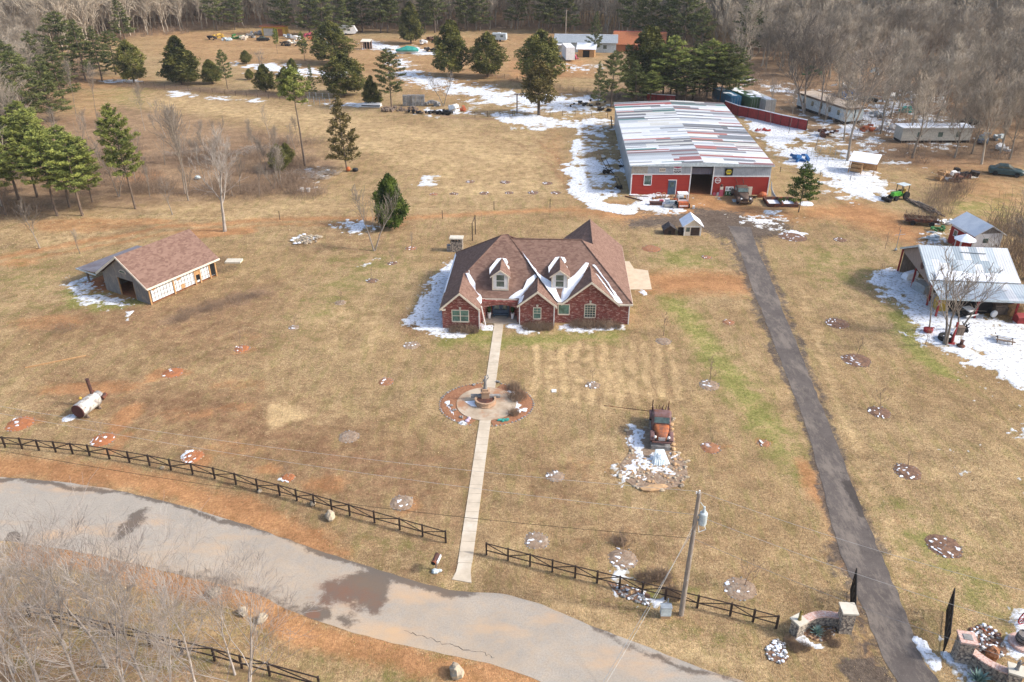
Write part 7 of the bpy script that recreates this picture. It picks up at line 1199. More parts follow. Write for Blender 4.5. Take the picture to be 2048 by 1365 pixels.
# implements on the snowy track left of the workshop
def implement(label,px,py,s,seed):
    rg=random.Random(seed);m=MB()
    for k in range(10): a=rg.uniform(0,6.28);m.tube((rg.uniform(-.9,.9),rg.uniform(-.7,.7),rg.uniform(.1,.5)),(rg.uniform(-1,1),rg.uniform(-.9,.9),rg.uniform(.1,.9)),.06,n=5)
    for k in range(3): m.lathe([(.32,-.05),(.36,0),(.32,.05)],rg.uniform(-.6,.6),.36,12,'Y')
    m.tube((0,.6,.5),(-.5,3.,1.6),.05);m.tube((.6,.6,.5),(.2,3.,1.6),.05);m.tube((-.5,3.,1.6),(.2,3.,1.6),.05)
    o=one('farm_implement',m,M['black'],label,'farm implement',at(px,py),rg.uniform(-.3,.3));o.scale=(s,)*3
implement('black farm implement with a raised frame on the snow left of the workshop',1216,348,1.1,1);implement('low black farm implement near the front left workshop corner',1236,378,.8,2);implement('dark disc tool against the left workshop wall',1243,335,.6,3)
m=MB();m.tube((0,0,0),(-.3,.4,2.2),.12,n=6);one('leaning_post',m,M['black'],'short dark post leaning at the far left side of the workshop','post',at(1224,255))
# red fence
def panelfence(label,px,h,step):
    pts=[at(*p) for p in px];seg=[]
    for a,b in zip(pts,pts[1:]): n=max(1,round((b-a).length/step));seg+=[a.lerp(b,k/n) for k in range(n)]
    seg.append(pts[-1]);o=seg[0];t=T('red_fence',label,'fence',o,0)
    for a,b in zip(seg,seg[1:]):
        a=a-o;b=b-o;d=(b-a).normalized();s=Vector((-d.y,d.x,0))*.04;m=MB();a2=a+d*.06;b2=b-d*.06;m.prism([tuple(v)[:2]+(0,) for v in (a2-s,b2-s,b2+s,a2+s)],(0,0,h));P('panel',m,M['redpaint'],t);m=MB();m.prism([tuple(v)[:2]+(h,) for v in (a2-s*1.8,b2-s*1.8,b2+s*1.8,a2+s*1.8)],(0,0,.14));P('snow_cap',m,M['snow'],t)
    m=MB()
    for a in seg: a=a-o;m.box(a.x,a.y,h/2,.12,.12,h+.05)
    P('fence_posts',m,M['black'],t)
panelfence('curving solid red panel fence with snow on top, right of the workshop',[(1448,222),(1475,232),(1515,240),(1560,251),(1612,262)],2.1,2.2);panelfence('short far piece of red panel fence behind the workshop roof',[(1292,204),(1350,208)],1.8,2.4)
m=MB();rg=random.Random(5)
for k in range(30): m.box(rg.uniform(-1.6,1.6),rg.uniform(-1,1),rg.uniform(.05,.3),rg.uniform(.2,.6),rg.uniform(.1,.3),.12,rg.uniform(0,3),rg.uniform(-.3,.3))
one('brick_heap',m,M['red'],'heap of broken red bricks on the snow right of the workshop','brick heap',at(1525,262))
# containers
def container(label,px,py,wpx,m_,depth,rz,h=2.7):
    c=at(px,py);w_=2.5;t=T('shipping_container',label,'container',c,rz);m=MB();m.bb(-w_/2,w_/2,0,depth,0.1,h);P('box',m,m_,t);m=MB()
    for x in (-.62,.62): m.bb(x-.56,x+.56,-.04,0,.2,h-.1)
    P('door',m,m_,t);m=MB()
    for x in (-.9,-.35,.35,.9): m.tube((x,-.08,.2),(x,-.08,h-.1),.03,n=5)
    P('lock_rod',m,M['greymetal'],t);m=MB();m.bb(-w_/2-.03,w_/2+.03,-.02,depth,h,h+.07);P('roof',m,m_,t);m=MB();rg=random.Random(int(px))
    for k in range(7): m.ell((rg.uniform(-.8,.8),rg.uniform(1,depth-1),h+.08),(rg.uniform(.4,1.),rg.uniform(.5,1.6),.05),9,4,.2,rg)
    P('snow_patch',m,M['snow'],t)
container('blue shipping container, leftmost of the three behind the red fence',1470,219,33,M['blue'],11,R(9));container('green shipping container with a mossy door, middle of the three',1509,222,33,M['greencont'],12,R(12));container('white shipping container, rightmost of the three',1539,226,30,M['whitecont'],11,R(13))
# mobile home
a_,b__=at(1730,247),at(1689,247);t=T('mobile_home','long pale mobile home with a flat brown roof amid the bare trees','mobile home',at(1688,250),R(17));m=MB();m.bb(0,4.3,0,17,.6,3.2);P('body',m,M['bluewhite'],t);m=MB();m.bb(-.25,4.55,-.3,17.3,3.2,3.45);P('roof',m,mat('leafy_roof',(.50,.42,.34),.9,(.36,.27,.2),1.),t);m=MB();m.bb(.1,4.2,.1,16.9,0,.6);P('skirt',m,M['black'],t);m=MB();m.bb(-.3,4.6,-.34,-.3,3.05,3.45);m.bb(-.3,-.25,-.3,17.3,3.05,3.45);P('fascia',m,M['wood'],t)
for y in (2,5,8,11,14): m=MB();m.bb(-.04,0,y,y+.8,1.5,2.5);wn=P('window',m,M['glass'],t)
m=MB();m.bb(2.1,2.3,-.04,0,1.2,2.9);P('vent_strip',m,M['dark'],t)
# white car, other parked vehicles
def car(label,px,py,rz,m_,s=1.,cat='car'):
    t=T('parked_car',label,cat,at(px,py),rz);m=MB()
    def se(x,w_,z0,z1): return [(x,-w_/2,z0),(x,-w_/2,z1-.12),(x,-w_/2+.12,z1),(x,w_/2-.12,z1),(x,w_/2,z1-.12),(x,w_/2,z0)]
    m.loft([se(-2.2,1.5,.35,.85),se(-2.0,1.75,.25,.98),se(-1.2,1.78,.25,1.0),se(.9,1.78,.25,.98),se(1.9,1.7,.25,.85),se(2.2,1.4,.35,.7)]);P('body',m,m_,t,smooth=False);m=MB();m.loft([se(-1.6,1.5,.95,1.0),se(-1.0,1.38,.95,1.42),se(.1,1.38,.95,1.45),se(.95,1.5,.95,1.0)]);P('cabin_glass',m,M['glass'],t);m=MB();m.loft([se(-1.0,1.34,1.40,1.46),se(.1,1.34,1.42,1.49)]);P('car_roof',m,m_,t)
    for x in (-1.35,1.35):
        for y in (-.85,.85): m=MB();m.lathe([(.15,-.1),(.33,-.1),(.33,.1),(.15,.1)],0,0,14,'Y');m.v=[(a+x,b+y,c+.33) for a,b,c in m.v];P('wheel',m,M['tyre'],t)
    for y in (-.6,.6): m=MB();m.ell((2.12,y,.68),(.1,.16,.08),8,5);P('headlight',m,M['white'],t)
    t.scale=(s,)*3
car('white sedan parked on the snowy track between the bare trees',1492,166,R(195),M['white']);car('dark green truck-like car at the far right field edge',2010,350,R(-25),mat('dark_teal_paint',(.05,.09,.09),.4),1.2);car('dark car among the trees right of the mobile home',1737,205,R(20),M['black']);car('blue-grey car deep among the trees at the right',1965,285,R(60),mat('blue_grey_paint',(.10,.14,.19),.4));car('dark car beyond the trees near the right edge',1940,250,R(10),M['black']);car('black pickup half hidden by the far yard clutter',527,82,R(10),M['black']);car('dark car below the wide olive cedar in the far yard',638,98,R(30),M['black'])
# lean-to with rabbit-hutch shelves
t=T('lean_to_shed','open timber lean-to with a snowy mono-pitch roof on the snow slope','shed',at(1697,345),R(-32));m=MB();m.prism([(-.3,-.6,2.1),(4.3,-.6,2.1),(4.3,2.8,2.9),(-.3,2.8,2.9)],(0,0,.12));P('roof',m,M['snow'],t);m=MB()
for x in (0,2,4): m.bb(x-.07,x+.07,-.4,-.26,0,2.1);m.bb(x-.07,x+.07,2.4,2.54,0,2.7)
m.bb(0,4,2.45,2.5,.2,2.5);P('frame',m,M['newwood'],t);m=MB()
for k in range(3): m.bb(.1,1.9,.2,1.6,.2+k*.7,.75+k*.7)
P('hutch',m,M['newwood'],t)
wirefence('square wire dog pen on the snow left of the open lean-to',[(1612,318),(1655,330),(1690,330),(1650,300),(1612,318)],2.2,1.6,.04,'greymetal')
# tractor
t=T('tractor','small green tractor with a white canopy parked by the timber stack','tractor',at(1798,398),R(205));m=MB();m.bb(.2,1.7,-.35,.35,.65,1.25);m.ell((1.65,0,.95),(.25,.34,.3),10,7);P('hood',m,mat('bright_green',(.10,.42,.05),.4),t);m=MB();m.bb(-.9,.2,-.45,.45,.5,.95);P('chassis',m,MATS['bright_green'],t);m=MB();m.bb(-.75,-.25,-.28,.28,.95,1.1);m.bb(-.8,-.72,-.28,.28,1.1,1.55);P('seat',m,M['yellow'],t);m=MB();m.bb(-1.1,.5,-.7,.7,2.25,2.33);P('canopy',m,M['bluewhite'],t);m=MB()
for x in (-.95,.3):
    for y in (-.6,.6): m.bb(x-.04,x+.04,y-.04,y+.04,.9,2.25)
P('canopy_post',m,M['black'],t)
for x,r_,y in ((-.65,.62,.65),(-.65,.62,-.65),(1.3,.38,.55),(1.3,.38,-.55)):
    m=MB();m.lathe([(r_*.45,-.15),(r_,-.15),(r_,.15),(r_*.45,.15)],0,0,16,'Y');m.v=[(a+x,b+y,c+r_) for a,b,c in m.v];w=P('wheel',m,M['tyre'],t);m=MB();m.lathe([(r_*.45,-.13),(r_*.45,.13)],0,0,12,'Y');m.v=[(a+x,b+y,c+r_) for a,b,c in m.v];P('rim',m,M['yellow'],w)
m=MB();m.tube((1.5,.5,.8),(2.6,.5,.3),.07);m.tube((1.5,-.5,.8),(2.6,-.5,.3),.07);m.bb(2.5,3.0,-.8,.8,.05,.5);P('loader_bucket',m,M['black'],t)
# timber stack, brush wagon
t=T('timber_stack','long low stack of old timbers and posts running from the tractor to the sheds','timber stack',at(1810,396),0);a=Vector((0,0,0));b=at(1900,445)-at(1810,396);rg=random.Random(7)
for k in range(14): m=MB();u=rg.uniform(0,.6);p=a.lerp(b,u)+Vector((rg.uniform(-.7,.7),rg.uniform(-.7,.7),.12+.12*(k%4)));q=a.lerp(b,u+rg.uniform(.25,.4))+Vector((rg.uniform(-.7,.7),rg.uniform(-.7,.7),.12+.12*(k%4)));m.tube(p,q,.12,n=6);P('timber',m,M['wood' if k%3 else 'pole'],t)
t=T('brush_wagon','rusty trailer heaped with brush and scrap on the snow-edged grass','trailer',at(1840,448),R(-14));m=MB();m.bb(-2.2,2.2,-.9,.9,.5,.62);m.bb(-2.2,2.2,-.95,-.88,.6,.95);m.bb(-2.2,2.2,.88,.95,.6,.95);P('bed',m,M['rust'],t)
for x in (-1.2,1.3):
    for y in (-1.,1.): m=MB();m.lathe([(.15,-.1),(.36,-.1),(.36,.1),(.15,.1)],0,0,12,'Y');m.v=[(a_+x,b_+y,c+.36) for a_,b_,c in m.v];P('wheel',m,M['tyre'],t)
m=MB();rg=random.Random(8)
for k in range(110): x,y=rg.uniform(-2.4,2.4),rg.uniform(-.9,.9);m.tube((x,y,.65),(x+rg.uniform(-1,1),y+rg.uniform(-.7,.7),rg.uniform(.7,1.9)),.03,n=3)
P('brush',m,M['shrub'],t)
for i,(x,y,c,l) in enumerate([(1875,463,'greenpaint','green-topped clutter heap on snow left of the red shed'),(1895,448,'white','pale clutter heap at the corner of the red shed'),(1860,480,'bluewhite','snowy clutter heap before the red shed')]):
    m=MB();rg=random.Random(90+i)
    for k in range(14): m.box(rg.uniform(-1,1),rg.uniform(-.7,.7),rg.uniform(.1,.5),rg.uniform(.2,.8),rg.uniform(.1,.5),rg.uniform(.1,.3),rg.uniform(0,3),rg.uniform(-.5,.5))
    one('clutter_heap',m,M[c],l,'clutter',at(x,y))
# carport contents
t=T('parked_car','white-nosed dark vintage car under the carport lean-to','car',cl(2.7,-.9),R(-70));m=MB();m.loft([[(x,-w_/2,.35),(x,-w_/2,z),(x,w_/2,z),(x,w_/2,.35)] for x,w_,z in ((-2.2,1.5,1.1),(-1,1.8,1.6),(.3,1.7,1.6),(1.0,1.5,1.1),(2.2,1.2,.9))]);P('body',m,M['black'],t);m=MB();m.bb(1.2,2.25,-.5,.5,.92,1.1);P('hood',m,M['white'],t);m=MB();m.bb(2.25,2.35,-.85,.85,.4,.55);P('bumper',m,M['white'],t)
for x in (-1.3,1.4):
    for y in (-.85,.85): m=MB();m.lathe([(.15,-.1),(.36,-.1),(.36,.1),(.15,.1)],0,0,12,'Y');m.v=[(a_+x,b_+y,c+.36) for a_,b_,c in m.v];P('wheel',m,M['tyre'],t)
for i,(x,y,s,c,l) in enumerate([(1.0,-.8,(.9,1.2,1.6),'yellow','yellow machine cabinet under the left end of the lean-to'),(5.2,-.6,(2.2,1.6,1.5),'black','dark machine with a covered top in the middle of the lean-to'),(7.2,-.7,(1.6,1.6,1.1),'wood','brown heap of boards under the right half of the lean-to'),(8.8,-1.0,(1.5,1.2,.9),'newwood','tan plywood stack at the right end of the lean-to'),(.7,4.,(1.2,2.,1.1),'greymetal','grey covered motorcycle-sized bundle under the carport gable'),(3.,5.,(2.5,2.,1.5),'wood','timber workbench deep inside the carport'),(.6,7.9,(2.,.8,.8),'snow','long snow-topped bench at the left rear corner of the carport')]):
    m=MB();m.bb(-.5,.5,-.5,.5,0,.8);m.bb(-.45,.45,-.42,.42,.8,1.);m.bb(-.55,-.5,-.5,.5,.2,.6);m.bb(.3,.5,-.55,-.5,.1,.7);o=one('stored_load',m,M[c],l,'stored load',cl(x,y),CA+.1*i);o.scale=s
m=MB();m.lathe([(.15,-.12),(.40,-.12),(.42,0),(.40,.12),(.15,.12)],0,.42,16,'Y');one('loose_wheel',m,M['white'],'pale loose wheel standing at the edge of the lean-to','wheel',cl(6.3,-2.2),R(20))
# yard ornaments below the carport
t=T('tyre_planter','big black tractor tyre planter round the twin-trunked bare tree','planter',at(1891,680));m=MB();m.lathe([(.45,.05),(.75,.0),(.80,.2),(.75,.5),(.5,.5),(.45,.35)],n=18);P('tyre',m,M['tyre'],t);m=MB();m.ell((.1,0,.42),(.4,.3,.08),9,4,.2);P('snow_patch',m,M['snow'],t)
m=MB();m.lathe([(.15,.0),(.45,.1),(.5,.45),(.4,.5)],n=10);m.bb(-.1,.6,-.05,.05,.5,.6);one('red_planter',m,M['redpaint'],'small red round planter at the foot of the left bare tree','planter',at(1855,665))
t=T('hand_pump','tall red hand pump leaning among the trees below the carport','pump',at(1903,688),R(60));m=MB();m.tube((0,0,0),(.5,0,2.3),.13,.10,8);m.bb(-.3,.3,-.3,.3,0,.1);P('column',m,M['redpaint'],t);m=MB();m.tube((.4,0,1.9),(-.2,.2,1.2),.04);P('handle',m,M['white'],t)
m=MB();m.bb(-.35,.35,-.3,.3,0,.95);m.bb(-.4,.4,-.35,.35,.95,1.02);one('stump_table',m,M['wood'],'square brown stump table right of the red pump','stump',at(1917,670));m=MB();rg=random.Random(2)
for k in range(16): m.tube((rg.uniform(-.5,.5),rg.uniform(-.5,.5),0),(rg.uniform(-.7,.7),rg.uniform(-.6,.6),rg.uniform(.3,.9)),.06,n=5)
one('scrap_pile',m,M['black'],'dark scrap pile behind the stump table','scrap pile',at(1930,664));m=MB();m.lathe([(.4,0),(.42,.2),(.2,.3),(.15,.7),(.25,.75)],n=10);one('iron_pot',m,M['rust'],'dark iron pot ornament below the red pump','ornament',at(1921,694))
t=T('picnic_table','brown picnic table with twin benches at the right edge of the snowy yard','picnic table',at(2008,683),R(-25));m=MB();m.bb(-.9,.9,-.4,.4,.70,.78);P('table_top',m,M['snow'],t)
for y in (-.75,.75): m=MB();m.bb(-.9,.9,y-.14,y+.14,.40,.46);P('bench',m,M['wood'],t)
for x in (-.7,.7): m=MB();m.tube((x,-.8,0),(x,.3,.7),.05);m.tube((x,.8,0),(x,-.3,.7),.05);m.bb(x-.04,x+.04,-.8,.8,.35,.4);P('leg',m,M['wood'],t)
m=MB();m.bb(-.6,.6,-.5,.5,0,.8);m.prism([(-.7,-.6,.8),(.7,-.6,.8),(.7,0,1.1),(-.7,0,1.1)],(0,.05,.05));one('red_box',m,M['redpaint'],'red box with a snowy lid at the right edge below the carport','box',at(2040,645))
m=MB();m.lathe([(.2,0),(.22,.6),(.3,.65)],n=8);one('yard_ornament',m,M['rust'],'small brown urn left of the carport posts','ornament',at(1856,603));m=MB();m.tube((0,0,0),(0,0,3.),.04);m.tube((-.6,0,2.2),(.8,.1,2.3),.03);m.ell((0,0,.2),(.2,.2,.2),6,4);one('wire_cross',m,M['greymetal'],'thin metal pole with a crossarm left of the carport roof','pole',at(1791,502))
# ================================================================ FAR YARD
t=T('yellow_shed','yellow lumber shed with white and green doors at the far wood edge','shed',at(545,72),R(-4));m=MB();m.bb(-3.6,4.6,0,4,0,3.0);P('wall',m,M['yellow'],t);m=MB();m.bb(-4.2,5,-.6,4.5,3.0,3.3);P('roof',m,M['ochre'],t);m=MB();m.bb(-3.,.6,-.08,0,0,2.4);P('white_doors',m,M['whitecont'],t);m=MB();m.bb(.7,1.8,-.08,0,0,2.3);P('green_door',m,M['greenpaint'],t);m=MB();m.bb(2.2,3.8,-.08,0,0,2.3);P('opening',m,M['ochre'],t)
def trailer(name,label,px,py,rz,L,w_,h,m_,nose=0.):
    t=T(name,label,'trailer',at(px,py),rz);m=MB();pr=[(-L/2,0,.5),(L/2,0,.5),(L/2+nose*.6,0,1.2),(L/2-nose*.2,0,h),(-L/2,0,h)] ;m.prism([(x,-w_/2,z) for x,y,z in pr],(0,w_,0));P('body',m,m_,t)
    for x in (-.5,.5): m=MB();m.lathe([(.15,-.1),(.36,-.1),(.36,.1),(.15,.1)],0,0,12,'Y');m.v=[(a_+x,b_-w_/2,c+.36) for a_,b_,c in m.v];P('wheel',m,M['tyre'],t)
    for x in (-L*.3,L*.22): m=MB();m.bb(x-.45,x+.45,-w_/2-.03,-w_/2,1.5,2.1);P('window',m,M['glass'],t)
    m=MB();m.bb(-.9,-.3,-w_/2-.03,-w_/2,.7,2.3);P('door',m,M['bluewhite'],t);m=MB();m.tube((L/2,0,.6),(L/2+1.4,0,.5),.06);P('hitch',m,M['black'],t);m=MB();m.bb(-.6,.4,-.4,.4,h,h+.25);P('roof_vent',m,M['white'],t);return t
trailer('camper','white travel camper with dark windows at the far wood edge',690,70,R(3),7.5,2.4,3.0,M['white'],1.2);trailer('camper','second white camper hidden behind the wide olive cedar',655,72,R(5),5,2.4,2.9,M['bluewhite'],.5);trailer('cargo_trailer','pale green-white cargo trailer on the far tan field',999,83,R(-14),4.8,2.1,2.6,M['bluewhite'],.2)
t=trailer('fifth_wheel_camper','big white fifth-wheel camper end-on beside the grey house',1136,119,R(95),9.,2.6,4.0,M['white'],.0)
t=T('grey_house','long low grey-blue house behind the fifth-wheel camper','house',at(1110,104),R(-6));m=MB();m.bb(0,19,0,8,0,3.0);P('wall',m,M['bluewhite'],t);m=MB();slab(m,(-.5,-.6,2.9),(19.5,-.6,2.9),(19.5,4,4.6),(-.5,4,4.6));slab(m,(-.5,4,4.6),(19.5,4,4.6),(19.5,8.6,2.9),(-.5,8.6,2.9));P('roof',m,M['greymetal'],t);m=MB();m.bb(-.5,19.5,3.9,4.1,4.6,4.8);P('ridge_snow',m,M['snow'],t)
for x in (3,7,11,15): m=MB();m.bb(x,x+1.1,-.05,0,1.1,2.2);P('window',m,M['glass'],t)
m=MB();m.bb(-1,3,-3,-.05,2.3,2.5);m.bb(-.9,-.8,-2.9,-2.8,0,2.3);m.bb(2.8,2.9,-2.9,-2.8,0,2.3);P('porch',m,M['white'],t)
t=T('snowy_shed','small timber shed with a snow-covered roof right of the fifth-wheel camper','shed',at(1172,115),R(-10));m=MB();m.bb(-2.5,2.5,0,4,0,2.5);P('wall',m,M['newwood'],t);m=MB();slab(m,(-3,-.6,2.4),(3,-.6,2.4),(3,2,3.9),(-3,2,3.9));slab(m,(-3,2,3.9),(3,2,3.9),(3,4.6,2.4),(-3,4.6,2.4));P('roof',m,M['snow'],t);m=MB();m.bb(-1,1,-.05,0,0,2);P('doorway',m,M['dark'],t)
t=T('orange_building','long building with an orange-red roof half hidden by the tall brown-green cedar','building',at(1225,104),R(-10));m=MB();m.bb(0,16,0,7,0,2.4);P('wall',m,M['ochre'],t);m=MB();m.prism([(-.4,-.5,2.3),(16.4,-.5,2.3),(16.4,7.5,5.2),(-.4,7.5,5.2)],(0,0,-.15));P('roof',m,M['ochre'],t);m=MB();m.bb(-.4,16.4,7.5,7.7,5.1,5.3);P('ridge_trim',m,M['pink'],t)
for x in (4,9,13): m=MB();m.bb(x,x+1.5,-.05,0,.8,2.);P('window',m,M['glass'],t)
t=T('utility_pole','far pale power pole rising before the dark wood','utility pole',at(1131,75));m=MB();m.tube((0,0,0),(0,0,9.),.22,.16,8);P('pole',m,M['pole'],t);m=MB();m.bb(-.8,.8,-.06,.06,8.5,8.65);P('crossarm',m,M['pole'],t)
t=T('pallet_shed','small open pink-timber frame shed on the snow strip','shed',at(733,99),R(-8));m=MB();m.prism([(-1.6,-.9,2.3),(1.6,-.9,2.3),(1.6,1.6,2.8),(-1.6,1.6,2.8)],(0,0,.12));P('roof',m,M['trim'],t);m=MB()
for x in (-1.4,-.5,.4,1.4): m.bb(x-.09,x+.09,-.8,-.62,0,2.3);m.bb(x-.09,x+.09,1.3,1.48,0,2.6)
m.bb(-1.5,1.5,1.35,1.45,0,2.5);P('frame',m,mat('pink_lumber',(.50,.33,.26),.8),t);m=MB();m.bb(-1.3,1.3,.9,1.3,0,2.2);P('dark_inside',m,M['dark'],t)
t=T('covered_boat','boat on the grass under a green tarpaulin with white trim','boat',at(815,107),R(2));m=MB();m.loft([[(x,-w_,.6),(x,-w_*1.05,1.1),(x,0,z),(x,w_*1.05,1.1),(x,w_,.6)] for x,w_,z in ((-3.6,.15,1.2),(-2.4,.8,1.5),(0,1.1,2.3),(2,1.1,2.),(3.4,.9,1.4))]);P('cover',m,M['teal'],t);m=MB();m.loft([[(x,-w_,.8),(x,-w_*.5,.2),(x,w_*.5,.2),(x,w_,.8)] for x,w_ in ((-3.4,.2),(-2.3,.85),(0,1.15),(2,1.15),(3.3,1.0))]);P('hull',m,M['white'],t)
t=T('upturned_boat','white upturned hull with a dark stripe at the fence row','boat',at(738,214),R(-4));m=MB();m.loft([[(x,-w_,.1),(x,-w_*.8,z*.8),(x,0,z),(x,w_*.8,z*.8),(x,w_,.1)] for x,w_,z in ((-3.,.2,.3),(-1.5,.9,.9),(1,1.0,1.1),(2.8,.9,.9))]);P('hull',m,M['white'],t);m=MB();m.loft([[(x,-w_-.04,.3),(x,-w_*.93-.04,.55)] +[(x,-w_*.8,.5),(x,-w_*.8,.3)] for x,w_ in ((-1.5,.9),(1,1.0),(2.8,.9))]);P('stripe',m,M['black'],t)
wirefence('wire mesh dog pen beside the upturned boat',[(617,208),(640,211),(672,214),(672,204),(620,200)],1.6,1.8,.05,'greymetal')
def pile(label,px,py,sx,sy,h,c,seed,n=24,blk=.5):
    m=MB();rg=random.Random(seed)
    for k in range(n): m.box(rg.uniform(-sx,sx),rg.uniform(-sy,sy),rg.uniform(.1,h),rg.uniform(.3,1.2)*blk*2,rg.uniform(.2,.8)*blk*2,rg.uniform(.2,.6)*blk*2,rg.uniform(0,3),rg.uniform(-.4,.4),rg.uniform(-.3,.3))
    one('debris_pile',m,M[c],label,'debris pile',at(px,py))
m=MB();rg=random.Random(4)
for a in range(5):
    for b in range(3): m.box(-2+a*1.0,rg.uniform(-.2,.2)+b*.1,.4+.8*b,.9,.9,.75,rg.uniform(-.1,.1))
one('block_stack',m,M['grock'],'stack of pale grey bales or blocks at the snowy fence corner','block stack',at(828,212))
pile('black scrap timbers piled at the edge of the pasture below the twisted tree',860,228,5,1.2,.7,'black',1,30);pile('brown brush and boards heaped left of the black timbers',800,222,4,1.2,.6,'wood',2,24);pile('white tank and boxes at the right end of the fence clutter',908,222,1.,.8,1.2,'white',3,7,.7);pile('orange crate and bricks right of the white tank',921,222,.9,.6,.8,'orange',4,8,.6);pile('grey blocks right of the block stack',865,212,1.5,.8,.9,'grock',5,10,.6)
far=[(425,80,'black'),(438,76,'yellow'),(452,82,'bluewhite'),(472,78,'greenpaint'),(485,80,'trim'),(497,76,'grock'),(512,70,'greymetal'),(575,78,'greymetal'),(585,88,'trim'),(592,80,'white'),(603,92,'black'),(615,74,'pink'),(622,82,'orange'),(570,92,'black'),(645,95,'bluewhite'),(858,82,'rust'),(872,84,'black'),(848,90,'white'),(862,104,'black'),(1098,110,'white'),(1110,118,'bluewhite'),(1150,120,'pink')]
adj=['black','yellow and rust','pale blue','green','cream','grey','silvery','grey steel','cream board','white','dark','pink','orange','black tyre-like','pale','rust','charred','white','black round','white','snowy','pink and red']
for i,(x,y,c) in enumerate(far): pile('%s clutter heap in the far yard, %s'%(adj[i],'left of the yellow shed' if x<520 else 'between the yellow shed and the camper' if x<660 else 'near the green covered boat' if x<900 else 'by the fifth-wheel camper'),x,y,1.6,1.,1.2,c,100+i,9,.6)
for i,(x,y,c,l) in enumerate([(1762,150,'bluewhite','pale domed tarpaulin shelter'),(1625,150,'greenpaint','green-white trailer shape'),(1725,215,'newwood','tan plywood heap'),(1755,235,'greymetal','grey machine heap'),(1800,200,'white','white van-like body'),(1835,215,'lilac','pale pink car body'),(1872,205,'white','white panel heap'),(1770,260,'white','white cabinet heap'),(1885,258,'white','white box heap'),(1810,225,'teal','teal machine heap'),(1690,180,'white','small white heap'),(1700,200,'blueplastic','blue tarp heap'),(1655,272,'rust','brown brush heap'),(1735,262,'orange','orange leaf-covered heap'),(1675,240,'shrub','dark brush heap'),(1930,355,'black','black scrap heap'),(1898,360,'white','white appliance pair'),(1880,358,'newwood','bare timber frame heap'),(1912,362,'rust','brown drum heap'),(1985,280,'bluewhite','pale junk row'),(2000,300,'white','white junk row'),(1600,322,'blueplastic','small blue tarp')]): pile('%s in the wooded junkyard %s'%(l,'above the mobile home' if y<190 else 'beside the mobile home' if x<1760 else 'among the right-hand trees' if y<300 else 'at the edge of the right field' if x>1800 else 'by the snow slope'),x,y,1.5 if y>200 else 3.,1.,1.2 if y>200 else 2.,c,200+i,8,.65)
a_=at(1905,285);t=T('long_trailer','long pale green-grey trailer house lying across the right-hand woods','mobile home',at(1800,287),R(1));m=MB();m.bb(0,13.5,0,3.2,.5,2.9);P('body',m,M['beige'],t);m=MB();m.bb(-.2,13.7,-.2,3.4,2.9,3.05);P('roof',m,M['snow'],t)
for x in (3,7,10.5): m=MB();m.bb(x,x+.9,-.04,0,1.2,2.1);P('window',m,M['glass'],t)
m=MB();m.bb(.1,13.4,.1,3.1,0,.5);P('skirt',m,M['black'],t)
# timber gate frame by the yellow-brown cedar
t=T('gate_frame','tall reddish timber gate frame on the snowy track beside the yellow-brown cedar','gate frame',at(1034,228),R(-3));m=MB();m.tube((0,0,0),(0,0,4.2),.13,n=6);P('post',m,M['rust'],t);m=MB();m.tube((4.6,0,0),(4.6,0,4.2),.13,n=6);P('post',m,M['rust'],t);m=MB();m.tube((-.6,0,4.2),(5.2,0,4.2),.12,n=6);P('beam',m,M['rust'],t)
pile('tangle of black machinery on the snow behind the far left workshop corner',1175,212,4,1.5,1.2,'black',300,16,.45);pile('black tyre heap at the far left workshop corner',1208,222,1.2,.8,.6,'tyre',301,8,.5)
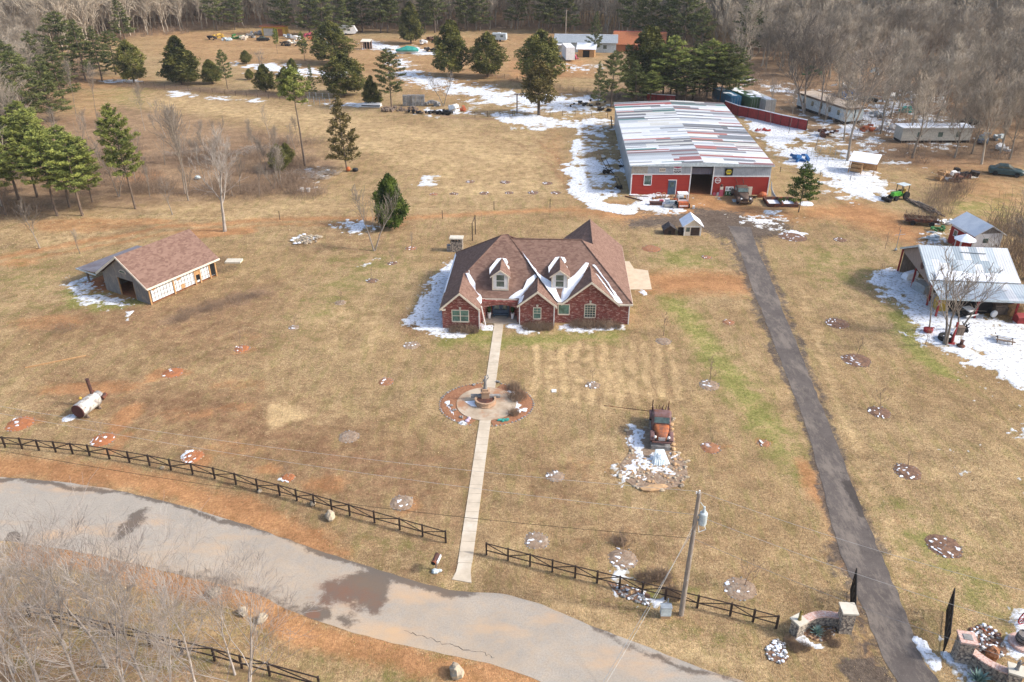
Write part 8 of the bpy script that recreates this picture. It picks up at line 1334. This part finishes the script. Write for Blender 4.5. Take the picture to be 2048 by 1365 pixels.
# brush pile with orange ball
m=MB();m.ell((0,0,.4),(.42,.42,.42),12,8);one('orange_ball',m,mat('orange_ball',(.50,.14,.04),.5),'orange ball at the foot of the tall olive cedar','ball',at(697,343));m=MB();m.lathe([(.2,0),(.5,.1),(.55,.35),(.45,.5)],n=10);one('black_tub',m,M['black'],'black tub right of the orange ball','tub',at(711,343))
t=T('bucket_pair','pair of white buckets on the grass below the brush pile','buckets',at(611,384))
for x in (-.5,.5): m=MB();m.lathe([(.28,0),(.34,.6),(.30,.6)],n=12);m.v=[(a_+x,b_,c) for a_,b_,c in m.v];P('bucket',m,M['white'],t)
for i,(x,y) in enumerate([(600,352),(630,360),(655,350),(480,310),(510,300),(355,312),(385,305)]):
    m=MB();rg=random.Random(400+i)
    for k in range(60): a=rg.uniform(0,3.1);p=(rg.uniform(-2,2),rg.uniform(-1,1),rg.uniform(.05,.5));m.tube(p,(p[0]+1.3*math.cos(a),p[1]+1.3*math.sin(a),p[2]+rg.uniform(-.1,.4)),.035,n=3)
    tag(one('brush_pile',m,M['pole'],'one of the pale cut-branch piles in the hollow','brush pile',at(x,y)),None,None,'cut-branch piles')
m=MB();m.bb(-.5,.5,-.3,.3,0,.7);one('white_slab',m,M['cap'],'pale flat slab right of the barn end','slab',at(468,524)).scale=(2,2,.3)
m=MB();m.ell((0,0,.3),(.5,.4,.35),9,6,.2);one('blue_bag',m,M['bluewhite'],'pale blue bag in the hollow among the thickets','bag',at(396,359))
o_=at(615,480);t=T('rock_heap','heap of white and tan rocks on the lawn above the ditch','rock heap',o_);m=MB();rg=random.Random(77)
for k in range(60): a=rg.uniform(0,6.28);q=2.0*math.sqrt(rg.random());rock(m,q*math.cos(a),q*math.sin(a)*.8,max(0,.4-q*.2),rg.uniform(.12,.3),rg,6)
P('rocks',m,M['rock'],t);m=MB()
for k in range(16): a=rg.uniform(2,4.5);q=2.2*math.sqrt(rg.random());m.ell((q*math.cos(a),q*math.sin(a),.2),(.3,.2,.08),7,4,.2,rg)
P('snow_patch',m,M['snow'],t)
for i,(x,y) in enumerate([(560,440),(988,420),(1100,415),(885,438)]): m=MB();m.tube((0,0,0),(0,0,1.3),.05,n=5);one('field_stake',m,M['fence'],'one of the thin stakes along the field track','stake',at(x,y),0,'stakes along the field track')
# ================================================================ AIR: thin winter haze round the whole scene
hm=MB();hm.bb(-2700,2700,-800,4200,-1,44);
me=bpy.data.meshes.new('haze');me.from_pydata(hm.v,[],hm.f);hz=bpy.data.objects.new('haze',me);COL.objects.link(hz);tag(hz,kind='stuff')
vm=bpy.data.materials.new('haze_air');vm.use_nodes=True;nt=vm.node_tree;nt.nodes.remove(nt.nodes['Principled BSDF']);pv=nt.nodes.new('ShaderNodeVolumePrincipled');pv.inputs['Color'].default_value=(.93,.95,1,1);pv.inputs['Density'].default_value=.00011
nt.links.new(pv.outputs[0],nt.nodes['Material Output'].inputs['Volume']);me.materials.append(vm)
